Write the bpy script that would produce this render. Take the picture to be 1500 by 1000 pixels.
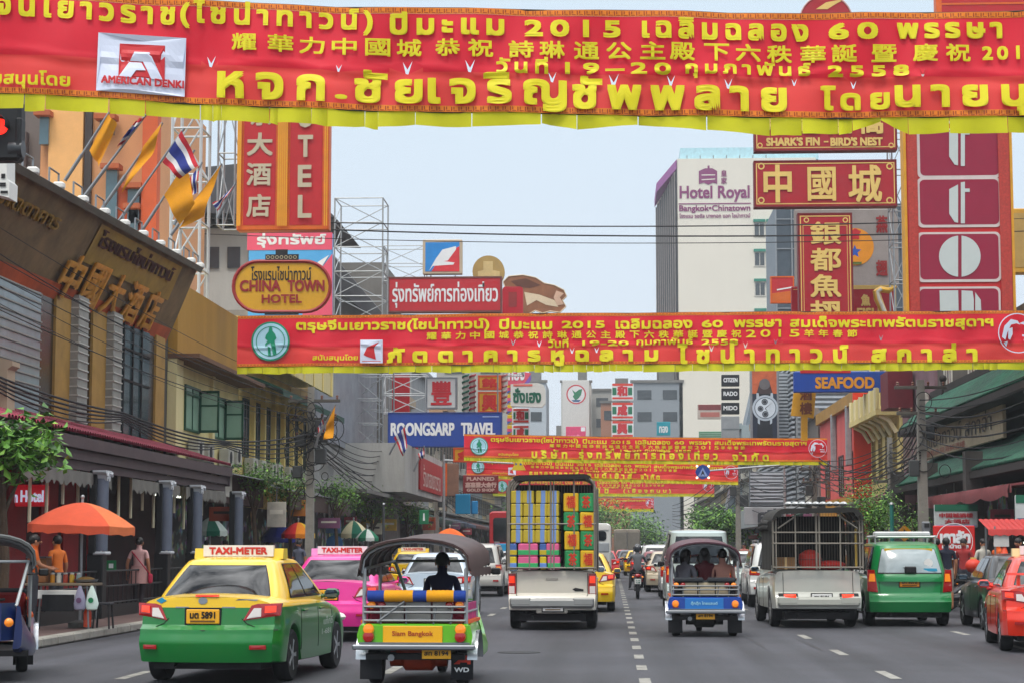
import bpy, bmesh, math, random
from mathutils import Vector, Matrix
from mathutils.geometry import delaunay_2d_cdt
R = math.radians
sc = bpy.context.scene
for o in list(bpy.data.objects):
 bpy.data.objects.remove(o)
COL = sc.collection
# ---------------------------------------------------------------- camera, sky, sun, exposure
CAM_H = 1.6
YAW, PITCH, LENS = R(2.84), R(5.92), 70.0
FPX = LENS / 36.0 * 1500.0
cd = bpy.data.cameras.new("camera")
cam = bpy.data.objects.new("camera", cd)
COL.objects.link(cam)
cd.lens, cd.sensor_width, cd.clip_start, cd.clip_end = LENS, 36.0, 0.1, 4000
cam.location = (0, 0, CAM_H)
cam.rotation_euler = (R(90) + PITCH, 0, YAW)
sc.camera = cam
SUN_EL, SUN_AZ = R(62), R(200)          # azimuth measured clockwise from +Y: behind the camera, slightly left
world = bpy.data.worlds.new("World")
sc.world = world
world.use_nodes = True
wn, wl = world.node_tree.nodes, world.node_tree.links
bg = wn["Background"]
bg.inputs[1].default_value = 0.1
sky = wn.new("ShaderNodeTexSky")
sky.sky_type = 'NISHITA'
sky.sun_disc = False
sky.sun_elevation = SUN_EL
sky.sun_rotation = SUN_AZ
sky.air_density, sky.dust_density, sky.ozone_density = 1.0, 2.0, 1.0
tc = wn.new("ShaderNodeTexCoord")
sep = wn.new("ShaderNodeSeparateXYZ")
wl.new(tc.outputs["Generated"], sep.inputs[0])
nz = wn.new("ShaderNodeTexNoise"); nz.inputs["Scale"].default_value = 3.0; nz.inputs["Detail"].default_value = 5
wl.new(tc.outputs["Generated"], nz.inputs["Vector"])
ad = wn.new("ShaderNodeMath"); ad.operation = 'MULTIPLY_ADD'
wl.new(nz.outputs[0], ad.inputs[0]); ad.inputs[1].default_value = 0.16
wl.new(sep.outputs[2], ad.inputs[2])
rp = wn.new("ShaderNodeValToRGB")       # overcast veil: pale at the horizon, brighter towards the zenith
rp.color_ramp.elements[0].position = 0.06; rp.color_ramp.elements[0].color = (0.73, 0.78, 0.87, 1)
rp.color_ramp.elements[1].position = 0.42; rp.color_ramp.elements[1].color = (0.66, 0.81, 0.92, 1)
e = rp.color_ramp.elements.new(0.9); e.color = (1.0, 1.0, 1.0, 1)
wl.new(ad.outputs[0], rp.inputs[0])
rise = wn.new("ShaderNodeMapRange"); rise.inputs[1].default_value = 0.30; rise.inputs[2].default_value = 1.0
rise.inputs[3].default_value = 9.6; rise.inputs[4].default_value = 26.0
wl.new(sep.outputs[2], rise.inputs[0])
n3 = wn.new("ShaderNodeTexNoise"); n3.inputs["Scale"].default_value = 4.5; n3.inputs["Detail"].default_value = 6; n3.inputs["Roughness"].default_value = 0.6
wl.new(tc.outputs["Generated"], n3.inputs["Vector"])
cl_ = wn.new("ShaderNodeMapRange"); cl_.inputs[1].default_value = 0.32; cl_.inputs[2].default_value = 0.68; cl_.inputs[3].default_value = 0.15; cl_.inputs[4].default_value = 1.8
wl.new(n3.outputs[0], cl_.inputs[0])
hi = wn.new("ShaderNodeMapRange"); hi.inputs[1].default_value = 0.28; hi.inputs[2].default_value = 0.5
wl.new(sep.outputs[2], hi.inputs[0])
cm = wn.new("ShaderNodeMixRGB"); cm.inputs[1].default_value = (1, 1, 1, 1)      # cloud contrast added overhead, out of view, to vary reflections in glass
wl.new(hi.outputs[0], cm.inputs[0]); wl.new(cl_.outputs[0], cm.inputs[2])
mm = wn.new("ShaderNodeMixRGB"); mm.blend_type = 'MULTIPLY'; mm.inputs[0].default_value = 1.0
wl.new(rp.outputs[0], mm.inputs[1]); wl.new(cm.outputs[0], mm.inputs[2])
vm = wn.new("ShaderNodeVectorMath"); vm.operation = 'SCALE'
wl.new(mm.outputs[0], vm.inputs[0]); wl.new(rise.outputs[0], vm.inputs["Scale"])
mx = wn.new("ShaderNodeMixRGB"); mx.inputs[0].default_value = 0.86
wl.new(sky.outputs[0], mx.inputs[1]); wl.new(vm.outputs[0], mx.inputs[2])
wl.new(mx.outputs[0], bg.inputs[0])
sd = bpy.data.lights.new("sun", 'SUN')
sd.energy, sd.angle, sd.color = 1.5, R(14), (1.0, 0.95, 0.88)
sun = bpy.data.objects.new("sun", sd)
COL.objects.link(sun)
sdir = Vector((math.sin(SUN_AZ) * math.cos(SUN_EL), math.cos(SUN_AZ) * math.cos(SUN_EL), math.sin(SUN_EL)))
sun.rotation_euler = sdir.to_track_quat('Z', 'Y').to_euler()
sun.location = sdir * 60
vs = sc.view_settings
vs.view_transform, vs.look, vs.gamma, vs.exposure = 'Standard', 'None', 1.0, 0.26
sc.render.resolution_x, sc.render.resolution_y = 1024, 682
try:
 sc.cycles.max_bounces = 6
 sc.cycles.diffuse_bounces = 3
 sc.cycles.glossy_bounces = 3
 sc.cycles.use_denoising = True
except Exception:
 pass
# ---------------------------------------------------------------- picture to place
_rot = cam.rotation_euler.to_matrix()
def ray(px, py):
 return _rot @ Vector(((px - 750) / FPX, -(py - 500) / FPX, -1.0))
def W(px, py, Y):                        # the point at distance Y down the road seen at that place of the photograph
 d = ray(px, py)
 return Vector((0, 0, CAM_H)) + d * (Y / d.y)
def G(px, py, z=0.0):
 d = ray(px, py)
 return Vector((0, 0, CAM_H)) + d * ((z - CAM_H) / d.z)
def WX(px, py, X):                       # the point on the plane x = X
 d = ray(px, py)
 return Vector((0, 0, CAM_H)) + d * (X / d.x)
# ---------------------------------------------------------------- materials
_mats = {}
def lin(h):
 if isinstance(h, (tuple, list)):
  return tuple(h)[:3]
 h = h.lstrip('#')
 v = [int(h[i:i + 2], 16) / 255 for i in (0, 2, 4)]
 return tuple(c / 12.92 if c <= 0.04045 else ((c + 0.055) / 1.055) ** 2.4 for c in v)
def mat(h, rough=0.6, metal=0.0, var=0.18, scale=2.0, bump=0.0, dirt=0.0, streak=False, ior=1.45, coat=0.0, two=None, emit=0.0, sheen=0.0, bscale=None):
 """h: colour. two=(hex, z, soft): a second paint below the height z. dirt: grime patches, streak: run downwards."""
 key = (h, rough, metal, var, scale, bump, dirt, streak, ior, coat, two, emit, bscale)
 if key in _mats:
  return _mats[key]
 m = bpy.data.materials.new("mat_%03d" % len(_mats))
 _mats[key] = m
 m.use_nodes = True
 n, l = m.node_tree.nodes, m.node_tree.links
 b = n["Principled BSDF"]
 b.inputs["Roughness"].default_value = rough
 b.inputs["Metallic"].default_value = metal
 b.inputs["IOR"].default_value = ior
 if coat:
  b.inputs["Coat Weight"].default_value = coat
  b.inputs["Coat Roughness"].default_value = 0.06
 c = lin(h)
 t = n.new("ShaderNodeTexCoord")
 col = None
 base = n.new("ShaderNodeRGB"); base.outputs[0].default_value = (*c, 1)
 col = base.outputs[0]
 if two:
  s = n.new("ShaderNodeSeparateXYZ"); l.new(t.outputs["Object"], s.inputs[0])
  cp = n.new("ShaderNodeMath"); cp.operation = 'LESS_THAN'; l.new(s.outputs[2], cp.inputs[0]); cp.inputs[1].default_value = two[1]
  x = n.new("ShaderNodeMixRGB"); l.new(cp.outputs[0], x.inputs[0]); l.new(col, x.inputs[1]); x.inputs[2].default_value = (*lin(two[0]), 1)
  col = x.outputs[0]
 if var or dirt or bump:
  mp = n.new("ShaderNodeMapping"); l.new(t.outputs["Object"], mp.inputs[0])
  if streak:
   mp.inputs["Scale"].default_value = (1, 1, 0.18)
  nt = n.new("ShaderNodeTexNoise"); nt.inputs["Scale"].default_value = scale; nt.inputs["Detail"].default_value = 7; nt.inputs["Roughness"].default_value = 0.62
  l.new(mp.outputs[0], nt.inputs["Vector"])
 if var:
  mr = n.new("ShaderNodeMapRange"); mr.inputs[1].default_value = 0.25; mr.inputs[2].default_value = 0.75
  mr.inputs[3].default_value = 1 - var; mr.inputs[4].default_value = 1 + var
  l.new(nt.outputs[0], mr.inputs[0])
  v = n.new("ShaderNodeVectorMath"); v.operation = 'SCALE'
  l.new(col, v.inputs[0]); l.new(mr.outputs[0], v.inputs["Scale"])
  col = v.outputs[0]
 if dirt:
  n2 = n.new("ShaderNodeTexNoise"); n2.inputs["Scale"].default_value = scale * 0.55; n2.inputs["Detail"].default_value = 9; n2.inputs["Roughness"].default_value = 0.7
  l.new(mp.outputs[0], n2.inputs["Vector"])
  r2 = n.new("ShaderNodeMapRange"); r2.inputs[1].default_value = 0.48; r2.inputs[2].default_value = 0.72; r2.inputs[4].default_value = dirt
  l.new(n2.outputs[0], r2.inputs[0])
  x = n.new("ShaderNodeMixRGB"); l.new(r2.outputs[0], x.inputs[0]); l.new(col, x.inputs[1])
  x.inputs[2].default_value = (c[0] * .22 + .012, c[1] * .2 + .01, c[2] * .18 + .008, 1)
  col = x.outputs[0]
 l.new(col, b.inputs["Base Color"])
 if bump:
  bt = n.new("ShaderNodeTexNoise"); bt.inputs["Scale"].default_value = bscale or scale * 6; bt.inputs["Detail"].default_value = 4
  l.new(t.outputs["Object"], bt.inputs["Vector"])
  bp = n.new("ShaderNodeBump"); bp.inputs["Strength"].default_value = bump; bp.inputs["Distance"].default_value = 0.03
  l.new(bt.outputs[0], bp.inputs["Height"]); l.new(bp.outputs[0], b.inputs["Normal"])
 if emit:
  b.inputs["Emission Color"].default_value = (*c, 1)
  b.inputs["Emission Strength"].default_value = emit
 return m
def paint(h, two=None):
 return mat(h, rough=0.28, var=0.05, scale=1.5, coat=0.6, two=two, dirt=0.12)
def wallm(h, dirt=0.45):
 return mat(h, rough=0.85, var=0.14, scale=0.9, bump=0.25, dirt=dirt, streak=True, bscale=9)
def plastic(h):
 return mat(h, rough=0.4, var=0.08, scale=3)
def cloth(h):
 return mat(h, rough=0.9, var=0.12, scale=4, bump=0.15)
def metalm(h, rough=0.4):
 return mat(h, rough=rough, metal=0.75, var=0.12, scale=4, dirt=0.2)
CHROME = mat('#8d9094', rough=0.3, metal=0.9, var=0.1)
STEEL = metalm('#8e9092')
GALV = mat('#9da1a3', rough=0.5, metal=0.5, var=0.2, scale=3, dirt=0.25)
RUBBER = mat('#16161a', rough=0.85, var=0.2, scale=8)
BLACK = mat('#0d0d10', rough=0.55, var=0.15)
DARK = mat('#1c1a1c', rough=0.7, var=0.25, scale=2)
GLASS = mat('#0a1016', rough=0.05, var=0.0, ior=1.5)
SHOPGLASS = mat('#141a1f', rough=0.1, var=0.3, scale=0.6, ior=1.8)
WHITE = mat('#d8d6d0', rough=0.5, var=0.08, dirt=0.15)
def goods(seed=1.0):
 """dark shop interior: shelves of many small coloured goods"""
 m = bpy.data.materials.new("mat_goods"); m.use_nodes = True
 n, l = m.node_tree.nodes, m.node_tree.links; b = n["Principled BSDF"]; b.inputs["Roughness"].default_value = .85
 t = n.new("ShaderNodeTexCoord"); mp = n.new("ShaderNodeMapping"); l.new(t.outputs["Object"], mp.inputs[0]); mp.inputs["Scale"].default_value = (1.7, 1, 2.6); mp.inputs["Location"].default_value = (seed * 3.1, seed, seed * 1.7)
 v = n.new("ShaderNodeTexVoronoi"); v.inputs["Scale"].default_value = 1.9; l.new(mp.outputs[0], v.inputs["Vector"])
 h = n.new("ShaderNodeHueSaturation"); h.inputs["Saturation"].default_value = .75; h.inputs["Value"].default_value = .55; l.new(v.outputs["Color"], h.inputs["Color"])
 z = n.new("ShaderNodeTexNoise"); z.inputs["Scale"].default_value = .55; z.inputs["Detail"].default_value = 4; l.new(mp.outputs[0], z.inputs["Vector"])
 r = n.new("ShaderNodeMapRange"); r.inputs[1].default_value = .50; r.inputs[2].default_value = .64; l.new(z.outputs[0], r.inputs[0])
 x = n.new("ShaderNodeMixRGB"); l.new(r.outputs[0], x.inputs[0]); x.inputs[1].default_value = (.018, .015, .014, 1); l.new(h.outputs[0], x.inputs[2])  # near-black between the goods: the interior's shade put into the colour
 l.new(x.outputs[0], b.inputs["Base Color"])
 return m
# ---------------------------------------------------------------- mesh builder
class MB:
 def __init__(self):
  self.v, self.f, self.m, self.s, self.mats = [], [], [], [], []
  self.cur = 0
  self.smooth = False
 def use(self, m, smooth=None):
  if m not in self.mats:
   self.mats.append(m)
  self.cur = self.mats.index(m)
  if smooth is not None:
   self.smooth = smooth
  return self
 def add(self, vs, fs, smooth=None):
  b = len(self.v)
  self.v += [Vector(p) for p in vs]
  for f in fs:
   self.f.append([b + i for i in f]); self.m.append(self.cur)
   self.s.append(self.smooth if smooth is None else smooth)
  return self
 def box(self, c, s, rot=None, bev=0.0):
  x, y, z = s[0] / 2, s[1] / 2, s[2] / 2
  c = Vector(c)
  if bev <= 0:
   vs = [Vector((i * x, j * y, k * z)) for i in (-1, 1) for j in (-1, 1) for k in (-1, 1)]
   fs = [(0, 1, 3, 2), (4, 6, 7, 5), (0, 4, 5, 1), (2, 3, 7, 6), (0, 2, 6, 4), (1, 5, 7, 3)]
  else:
   b = min(bev, x * .9, y * .9, z * .9)
   vs, fs, idx = [], [], {}
   for i in (-1, 1):
    for j in (-1, 1):
     for k in (-1, 1):
      for a in range(3):
       p = [i * (x - b), j * (y - b), k * (z - b)]
       p[a] = (i * x, j * y, k * z)[a]
       idx[i, j, k, a] = len(vs); vs.append(Vector(p))
   q = lambda *t: fs.append([idx[u] for u in t])
   for s_ in (-1, 1):
    q((s_, -1, -1, 0), (s_, 1, -1, 0), (s_, 1, 1, 0), (s_, -1, 1, 0))
    q((-1, s_, -1, 1), (1, s_, -1, 1), (1, s_, 1, 1), (-1, s_, 1, 1))
    q((-1, -1, s_, 2), (1, -1, s_, 2), (1, 1, s_, 2), (-1, 1, s_, 2))
    for t_ in (-1, 1):
     q((s_, t_, -1, 0), (s_, t_, 1, 0), (s_, t_, 1, 1), (s_, t_, -1, 1))
     q((s_, -1, t_, 0), (s_, 1, t_, 0), (s_, 1, t_, 2), (s_, -1, t_, 2))
     q((-1, s_, t_, 1), (1, s_, t_, 1), (1, s_, t_, 2), (-1, s_, t_, 2))
     for u_ in (-1, 1):
      q((s_, t_, u_, 0), (s_, t_, u_, 1), (s_, t_, u_, 2))
  if rot is not None:
   vs = [rot @ p for p in vs]
  return self.add([p + c for p in vs], fs, False)
 def tube(self, pts, r, n=8, cap=True, smooth=True):
  pts = [Vector(p) for p in pts]
  rs = r if isinstance(r, (list, tuple)) else [r] * len(pts)
  rings = []
  up = None
  for i, p in enumerate(pts):
   d = (pts[min(i + 1, len(pts) - 1)] - pts[max(i - 1, 0)])
   d = d.normalized() if d.length > 1e-9 else Vector((0, 0, 1))
   if up is None:
    up = Vector((0, 0, 1)) if abs(d.z) < .9 else Vector((1, 0, 0))
   a = d.cross(up).normalized(); b_ = a.cross(d).normalized(); up = b_
   rings.append([p + (a * math.cos(2 * math.pi * k / n) + b_ * math.sin(2 * math.pi * k / n)) * rs[i] for k in range(n)])
  return self.loft(rings, closed=True, cap=cap, smooth=smooth)
 def loft(self, rings, closed=True, cap=False, smooth=None):
  n = len(rings[0]); vs = [p for r in rings for p in r]; fs = []
  for i in range(len(rings) - 1):
   for k in range(n if closed else n - 1):
    a, b_ = i * n + k, i * n + (k + 1) % n
    fs.append((a, b_, b_ + n, a + n))
  self.add(vs, fs, smooth)
  if cap:
   b0 = len(self.v) - len(vs)
   self.f.append([b0 + k for k in range(n)][::-1]); self.f.append([b0 + (len(rings) - 1) * n + k for k in range(n)])
   self.m += [self.cur] * 2; self.s += [False] * 2
  return self
 def lathe(self, prof, c=(0, 0, 0), n=16, axis='z', smooth=True):
  c = Vector(c); rings = []
  for r, h in prof:
   ring = []
   for k in range(n):
    a = 2 * math.pi * k / n
    if axis == 'z': p = Vector((r * math.cos(a), r * math.sin(a), h))
    elif axis == 'x': p = Vector((h, r * math.cos(a), r * math.sin(a)))
    else: p = Vector((r * math.cos(a), h, r * math.sin(a)))
    ring.append(c + p)
   rings.append(ring)
  return self.loft(rings, True, True, smooth)
 def prism(self, pts, axis, a, b):
  """polygon (2d) extruded along an axis from a to b"""
  def P(p, h):
   return {'x': Vector((h, p[0], p[1])), 'y': Vector((p[0], h, p[1])), 'z': Vector((p[0], p[1], h))}[axis]
  return self.loft([[P(p, a) for p in pts], [P(p, b) for p in pts]], True, True, False)
 def quad(self, a, b, c, d):
  return self.add([a, b, c, d], [(0, 1, 2, 3)], False)
 def sphere(self, c, r, n=12, m=8):
  rx, ry, rz = r if isinstance(r, (tuple, list)) else (r, r, r)
  rings = [[Vector(c) + Vector((rx * math.sin(math.pi * i / m) * math.cos(2 * math.pi * k / n), ry * math.sin(math.pi * i / m) * math.sin(2 * math.pi * k / n), rz * math.cos(math.pi * i / m))) for k in range(n)] for i in range(m + 1)]
  rings[0] = [p + Vector((0, 0, 1e-4 * k)) * 0 for k, p in enumerate(rings[0])]
  return self.loft(rings, True, False, True)
 def mesh(self, angle=35):
  me = bpy.data.meshes.new("mesh")
  me.from_pydata([tuple(p) for p in self.v], [], self.f)
  for m in self.mats:
   me.materials.append(m)
  me.polygons.foreach_set("material_index", self.m)
  me.polygons.foreach_set("use_smooth", self.s)
  me.validate()
  bm = bmesh.new(); bm.from_mesh(me)
  bmesh.ops.remove_doubles(bm, verts=bm.verts, dist=1e-5)
  bmesh.ops.recalc_face_normals(bm, faces=bm.faces)
  bm.to_mesh(me); bm.free()
  if any(self.s):
   me.set_sharp_from_angle(angle=R(angle))
  return me
 def obj(self, name, parent=None, loc=None, rz=None):
  o = bpy.data.objects.new(name, self.mesh())
  COL.objects.link(o)
  if parent is not None: o.parent = parent
  if loc is not None: o.location = loc
  if rz is not None: o.rotation_euler = (0, 0, rz)
  return o
def tag(o, label=None, cat=None, group=None, kind=None):
 if label: o["label"] = label
 if cat: o["category"] = cat
 if group: o["group"] = group
 if kind: o["kind"] = kind
 return o
def thing(name, label, cat, loc=(0, 0, 0), rz=0.0, group=None):
 o = bpy.data.objects.new(name, None)
 COL.objects.link(o)
 o.empty_display_size = 0.3
 o.location = loc; o.rotation_euler = (0, 0, rz)
 return tag(o, label, cat, group)
def copy_thing(root, label, loc, rz=0.0, group=None):
 def cp(o, p):
  c = o.copy(); COL.objects.link(c)
  if p is not None: c.parent = p
  for ch in o.children: cp(ch, c)
  return c
 r = cp(root, None)
 r.location = loc; r.rotation_euler = (0, 0, rz); r["label"] = label
 if group: r["group"] = group
 return r
def bx(name, parent, m, *boxes, bev=0.0):
 q = MB().use(m)
 for c, s in boxes:
  q.box(c, s, bev=bev)
 return q.obj(name, parent)
# ---------------------------------------------------------------- lettering
_txt = {}
def glyphs(s):
 if s not in _txt:
  c = bpy.data.curves.new("t", 'FONT'); c.body = s; c.size = 1; c.resolution_u = 3
  o = bpy.data.objects.new("t", c)
  COL.objects.link(o)
  me = o.to_mesh()
  vs = [Vector((v.co.x, v.co.y)) for v in me.vertices]; fs = [tuple(p.vertices) for p in me.polygons]
  o.to_mesh_clear(); bpy.data.objects.remove(o); bpy.data.curves.remove(c)
  x0 = min(v.x for v in vs); x1 = max(v.x for v in vs); y0 = min(v.y for v in vs); y1 = max(v.y for v in vs)
  _txt[s] = ([((v.x - x0) / (x1 - x0), (v.y - y0) / max(1e-6, y1 - y0)) for v in vs], fs)
 return _txt[s]
def put_text(q, s, x0, z0, x1, z1, y, bold=0.0, fn=None, slant=0.0):
 """s fills the rectangle x0..x1, z0..z1 of a plane facing -y; bold: extra stroke width in metres; fn bends the plane"""
 vs, fs = glyphs(s)
 b2 = bold * .4
 offs = [(0, 0)] + ([] if bold <= 0 else [(-b2, -b2), (b2, -b2), (b2, b2), (-b2, b2)]) + ([] if bold < .04 else [(-b2, 0), (b2, 0), (0, b2), (0, -b2)])
 for i, (dx, dz) in enumerate(offs):
  P = []
  for u, v in vs:
   X, Z, Yy = x0 + u * (x1 - x0) + dx + slant * v * (z1 - z0), z0 + v * (z1 - z0) + dz, y - 0.0015 * i
   if fn:
    d = fn(X, Z); X, Yy, Z = X + d[0], Yy + d[1], Z + d[2]
   P.append((X, Yy, Z))
  q.add(P, [f[::-1] for f in fs], False)
def in_poly(p, poly):
 ins = False
 for i in range(len(poly)):
  a, b = poly[i], poly[i - 1]
  if (a[1] > p[1]) != (b[1] > p[1]) and p[0] < (b[0] - a[0]) * (p[1] - a[1]) / (b[1] - a[1]) + a[0]:
   ins = not ins
 return ins
def put_poly(q, pts, y, th=0.0, fn=None):
 """flat outline (any simple polygon) facing -y"""
 pts = [Vector(p) for p in pts]
 n = len(pts)
 ex = []
 if fn:                                  # inner points so that the shape follows the bent cloth
  a0, a1, b0, b1 = min(p.x for p in pts), max(p.x for p in pts), min(p.y for p in pts), max(p.y for p in pts)
  st = max(.05, max(a1 - a0, b1 - b0) / 14)
  ex = [Vector((a0 + st * (i + .5), b0 + st * (j + .5))) for i in range(int((a1 - a0) / st)) for j in range(int((b1 - b0) / st))]
  ex = [p for p in ex if in_poly(p, pts)]
 vs, _, fs, *_r = delaunay_2d_cdt(pts + ex, [(i, (i + 1) % n) for i in range(n)], [list(range(n))], 0 if ex else 1, 1e-6)
 if ex: fs = [f for f in fs if in_poly(sum((vs[i] for i in f), Vector((0, 0))) / len(f), pts)]
 V = [(v.x, y, v.y) for v in vs]
 if fn:
  V = [(x + fn(x, z)[0], yy + fn(x, z)[1], z + fn(x, z)[2]) for x, yy, z in V]
 q.add(V, [tuple(f) for f in fs], False)
 if th:
  b = [(p.x, y, p.y) for p in pts]; c = [(p.x, y + th, p.y) for p in pts]
  q.loft([b, c], True, False, False)
  q.add([(v.x, y + th, v.y) for v in vs], [tuple(f)[::-1] for f in fs], False)
def circ(cx, cz, r, n=28, rz=None):
 return [(cx + r * math.cos(2 * math.pi * k / n), cz + (rz or r) * math.sin(2 * math.pi * k / n)) for k in range(n)]
def rrect(x0, z0, x1, z1, r, n=5):
 P = []
 for cx, cz, a in ((x1 - r, z1 - r, 0), (x0 + r, z1 - r, 90), (x0 + r, z0 + r, 180), (x1 - r, z0 + r, 270)):
  P += [(cx + r * math.cos(R(a + 90 * k / n)), cz + r * math.sin(R(a + 90 * k / n))) for k in range(n + 1)]
 return P
def put_ring(q, cx, cz, r0, r1, y, n=32):
 a = [(cx + r0 * math.cos(2 * math.pi * k / n), y, cz + r0 * math.sin(2 * math.pi * k / n)) for k in range(n)]
 b = [(cx + r1 * math.cos(2 * math.pi * k / n), y, cz + r1 * math.sin(2 * math.pi * k / n)) for k in range(n)]
 q.loft([a, b], True, False, False)
# a sign board that faces down the road; everything on it is given in the photograph's pixels
def sign(name, label, cat, box, Y, th, ground, items=(), frame=None, fw=0.06, group=None, shape=None, brackets=(), bm=None):
 x0, y0, x1, y1 = box
 A, B = W(x0, y1, Y), W(x1, y0, Y)
 w, h = B.x - A.x, B.z - A.z
 cx = (A.x + B.x) / 2
 L = lambda px, py: (lambda p: (p.x - cx, p.z - A.z))(W(px, py, Y))
 root = thing(name, label, cat, (cx, Y, A.z), 0, group)
 q = MB().use(ground)
 if shape:
  put_poly(q, [L(*p) for p in shape], 0.0, th)
 else:
  q.box((0, th / 2, h / 2), (w, th, h), bev=min(0.03, th / 4))
 q.obj("panel", root)
 if frame:
  if shape:
   q = MB().use(frame)
   P = [L(*p) for p in shape]
   q.tube([(a, -0.01, b) for a, b in P + P[:1]], fw / 2, 6)
  else:
   q = MB().use(frame)
   for c, s in (((0, th / 2, h - fw / 2 + .004), (w + .01, th + .05, fw)), ((0, th / 2, fw / 2 - .004), (w + .01, th + .05, fw)), ((-w / 2 + fw / 2 - .004, th / 2, h / 2), (fw, th + .046, h - 2 * fw)), ((w / 2 - fw / 2 + .004, th / 2, h / 2), (fw, th + .046, h - 2 * fw))):
    q.box(c, s)
  q.obj("frame", root)
 lay = {}
 JOIN = ('lettering', 'logo', 'emblem', 'orange_scene', 'strap', 'figure', 'dial', 'red_lettering', 'white_bird')
 dep = -0.012
 for it in items:
  pn, kind, m = it[0], it[1], it[2]
  q = lay.setdefault(pn if pn in JOIN else (pn, len(lay)), MB()).use(m)
  dep -= 0.003
  if kind == 't':
   (a, b, c, d), s = it[3], it[4]
   p, r = L(a, d), L(c, b)
   put_text(q, s, p[0], p[1], r[0], r[1], dep, it[5] if len(it) > 5 else 0.0, None, it[6] if len(it) > 6 else 0)
   dep -= 0.006
  elif kind == 'r':
   a, b, c, d = it[3]
   p, r = L(a, d), L(c, b)
   rad = it[4] if len(it) > 4 else 0
   put_poly(q, rrect(p[0], p[1], r[0], r[1], rad) if rad else [p, (r[0], p[1]), r, (p[0], r[1])], dep)
  elif kind == 'p':
   put_poly(q, [L(*p) for p in it[3]], dep)
  elif kind == 'c':
   a, b, rr = it[3]
   p = L(a, b); rad = L(a + rr, b)[0] - p[0]
   put_poly(q, circ(p[0], p[1], rad, 36), dep)
  elif kind == 'o':
   a, b, r0, r1 = it[3]
   p = L(a, b)
   put_ring(q, p[0], p[1], L(a + r0, b)[0] - p[0], L(a + r1, b)[0] - p[0], dep)
  elif kind == 'l':                # outline of a rectangle, line width in metres
   a, b, c, d = it[3]; lw = it[4]
   p, r = L(a, d), L(c, b)
   for (u0, v0, u1, v1) in ((p[0], p[1], r[0], p[1] + lw), (p[0], r[1] - lw, r[0], r[1]), (p[0], p[1] + lw, p[0] + lw, r[1] - lw), (r[0] - lw, p[1] + lw, r[0], r[1] - lw)):
    put_poly(q, [(u0, v0), (u1, v0), (u1, v1), (u0, v1)], dep)
 for pn, q in lay.items():
  q.obj(pn if isinstance(pn, str) else pn[0], root)
 if brackets:
  q = MB().use(bm or STEEL)
  for a, b in brackets:
   p, r = L(*a), L(*b)
   q.tube([(p[0], th + .06, p[1]), (r[0], th + .06, r[1])], 0.04, 6)
  q.obj("bracket", root)
 return root
# ---------------------------------------------------------------- ground, road, pavements
def bend(Y):
 return -max(0.0, Y - 190) ** 2 / 7000
def strip(name, edges, z, m, Ys):
 q = MB().use(m)
 q.loft([[Vector((x + bend(Y), Y, z)) for x in edges] for Y in Ys], closed=False)
 return tag(q.obj(name), kind='structure')
YS = [-30, 0, 20, 40, 60, 90, 120, 160, 190, 220, 260, 300, 360, 430]
ASPH = mat('#3d3d43', rough=0.72, var=0.22, scale=0.35, bump=0.5, dirt=0.30, bscale=60)
def tracks(m):                            # darker wheel tracks and oil runs along the lanes
 n, l = m.node_tree.nodes, m.node_tree.links; b = n["Principled BSDF"]
 src = b.inputs["Base Color"].links[0].from_socket
 t = n.new("ShaderNodeTexCoord"); mp = n.new("ShaderNodeMapping"); l.new(t.outputs["Object"], mp.inputs[0]); mp.inputs["Scale"].default_value = (1.0, .035, 1)
 z = n.new("ShaderNodeTexNoise"); z.inputs["Scale"].default_value = 1.3; z.inputs["Detail"].default_value = 6; l.new(mp.outputs[0], z.inputs["Vector"])
 r = n.new("ShaderNodeMapRange"); r.inputs[1].default_value = .35; r.inputs[2].default_value = .68; r.inputs[3].default_value = .62; r.inputs[4].default_value = 1.22; l.new(z.outputs[0], r.inputs[0])
 v = n.new("ShaderNodeVectorMath"); v.operation = 'SCALE'; l.new(src, v.inputs[0]); l.new(r.outputs[0], v.inputs["Scale"]); l.new(v.outputs[0], b.inputs["Base Color"])
tracks(ASPH)
q = MB().use(mat('#4a4843', rough=0.9, var=0.2, scale=0.2))
q.quad((-900, -60, -0.03), (900, -60, -0.03), (900, 2500, -0.03), (-900, 2500, -0.03))
tag(q.obj("ground"), kind='structure')
strip("road", [-9.2, 9.45], 0.0, ASPH, YS)
PAVE = mat('#5a443f', rough=0.85, var=0.25, scale=1.5, bump=0.4, dirt=0.4, bscale=20)
strip("pavement", [-16, -9.4], 0.15, PAVE, YS)
strip("pavement", [9.65, 16], 0.15, PAVE, YS)
def kerb(x0, x1, paint_from):
 q = MB()
 a, b = mat('#8b877e', rough=0.9, dirt=0.5, scale=3), mat('#c9c5bb', rough=0.8, dirt=0.45, scale=3)
 c = mat('#d8a417', rough=0.8, dirt=0.4, scale=3)
 Y, k = 2.0, 0
 while Y < 190:
  q.use(a if Y < paint_from else (c if k % 2 == 0 else b))
  q.box(((x0 + x1) / 2, Y + 0.495, 0.085), (x1 - x0, 0.98, 0.15), bev=0.025)
  if Y >= paint_from: k += 1
  Y += 1.0
 return tag(q.obj("kerb"), kind='structure')
kerb(-9.42, -9.18, 40.6)
kerb(9.43, 9.67, 60)
q = MB().use(mat('#88867f', rough=0.8, var=0.35, scale=6, dirt=0.85))
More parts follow.
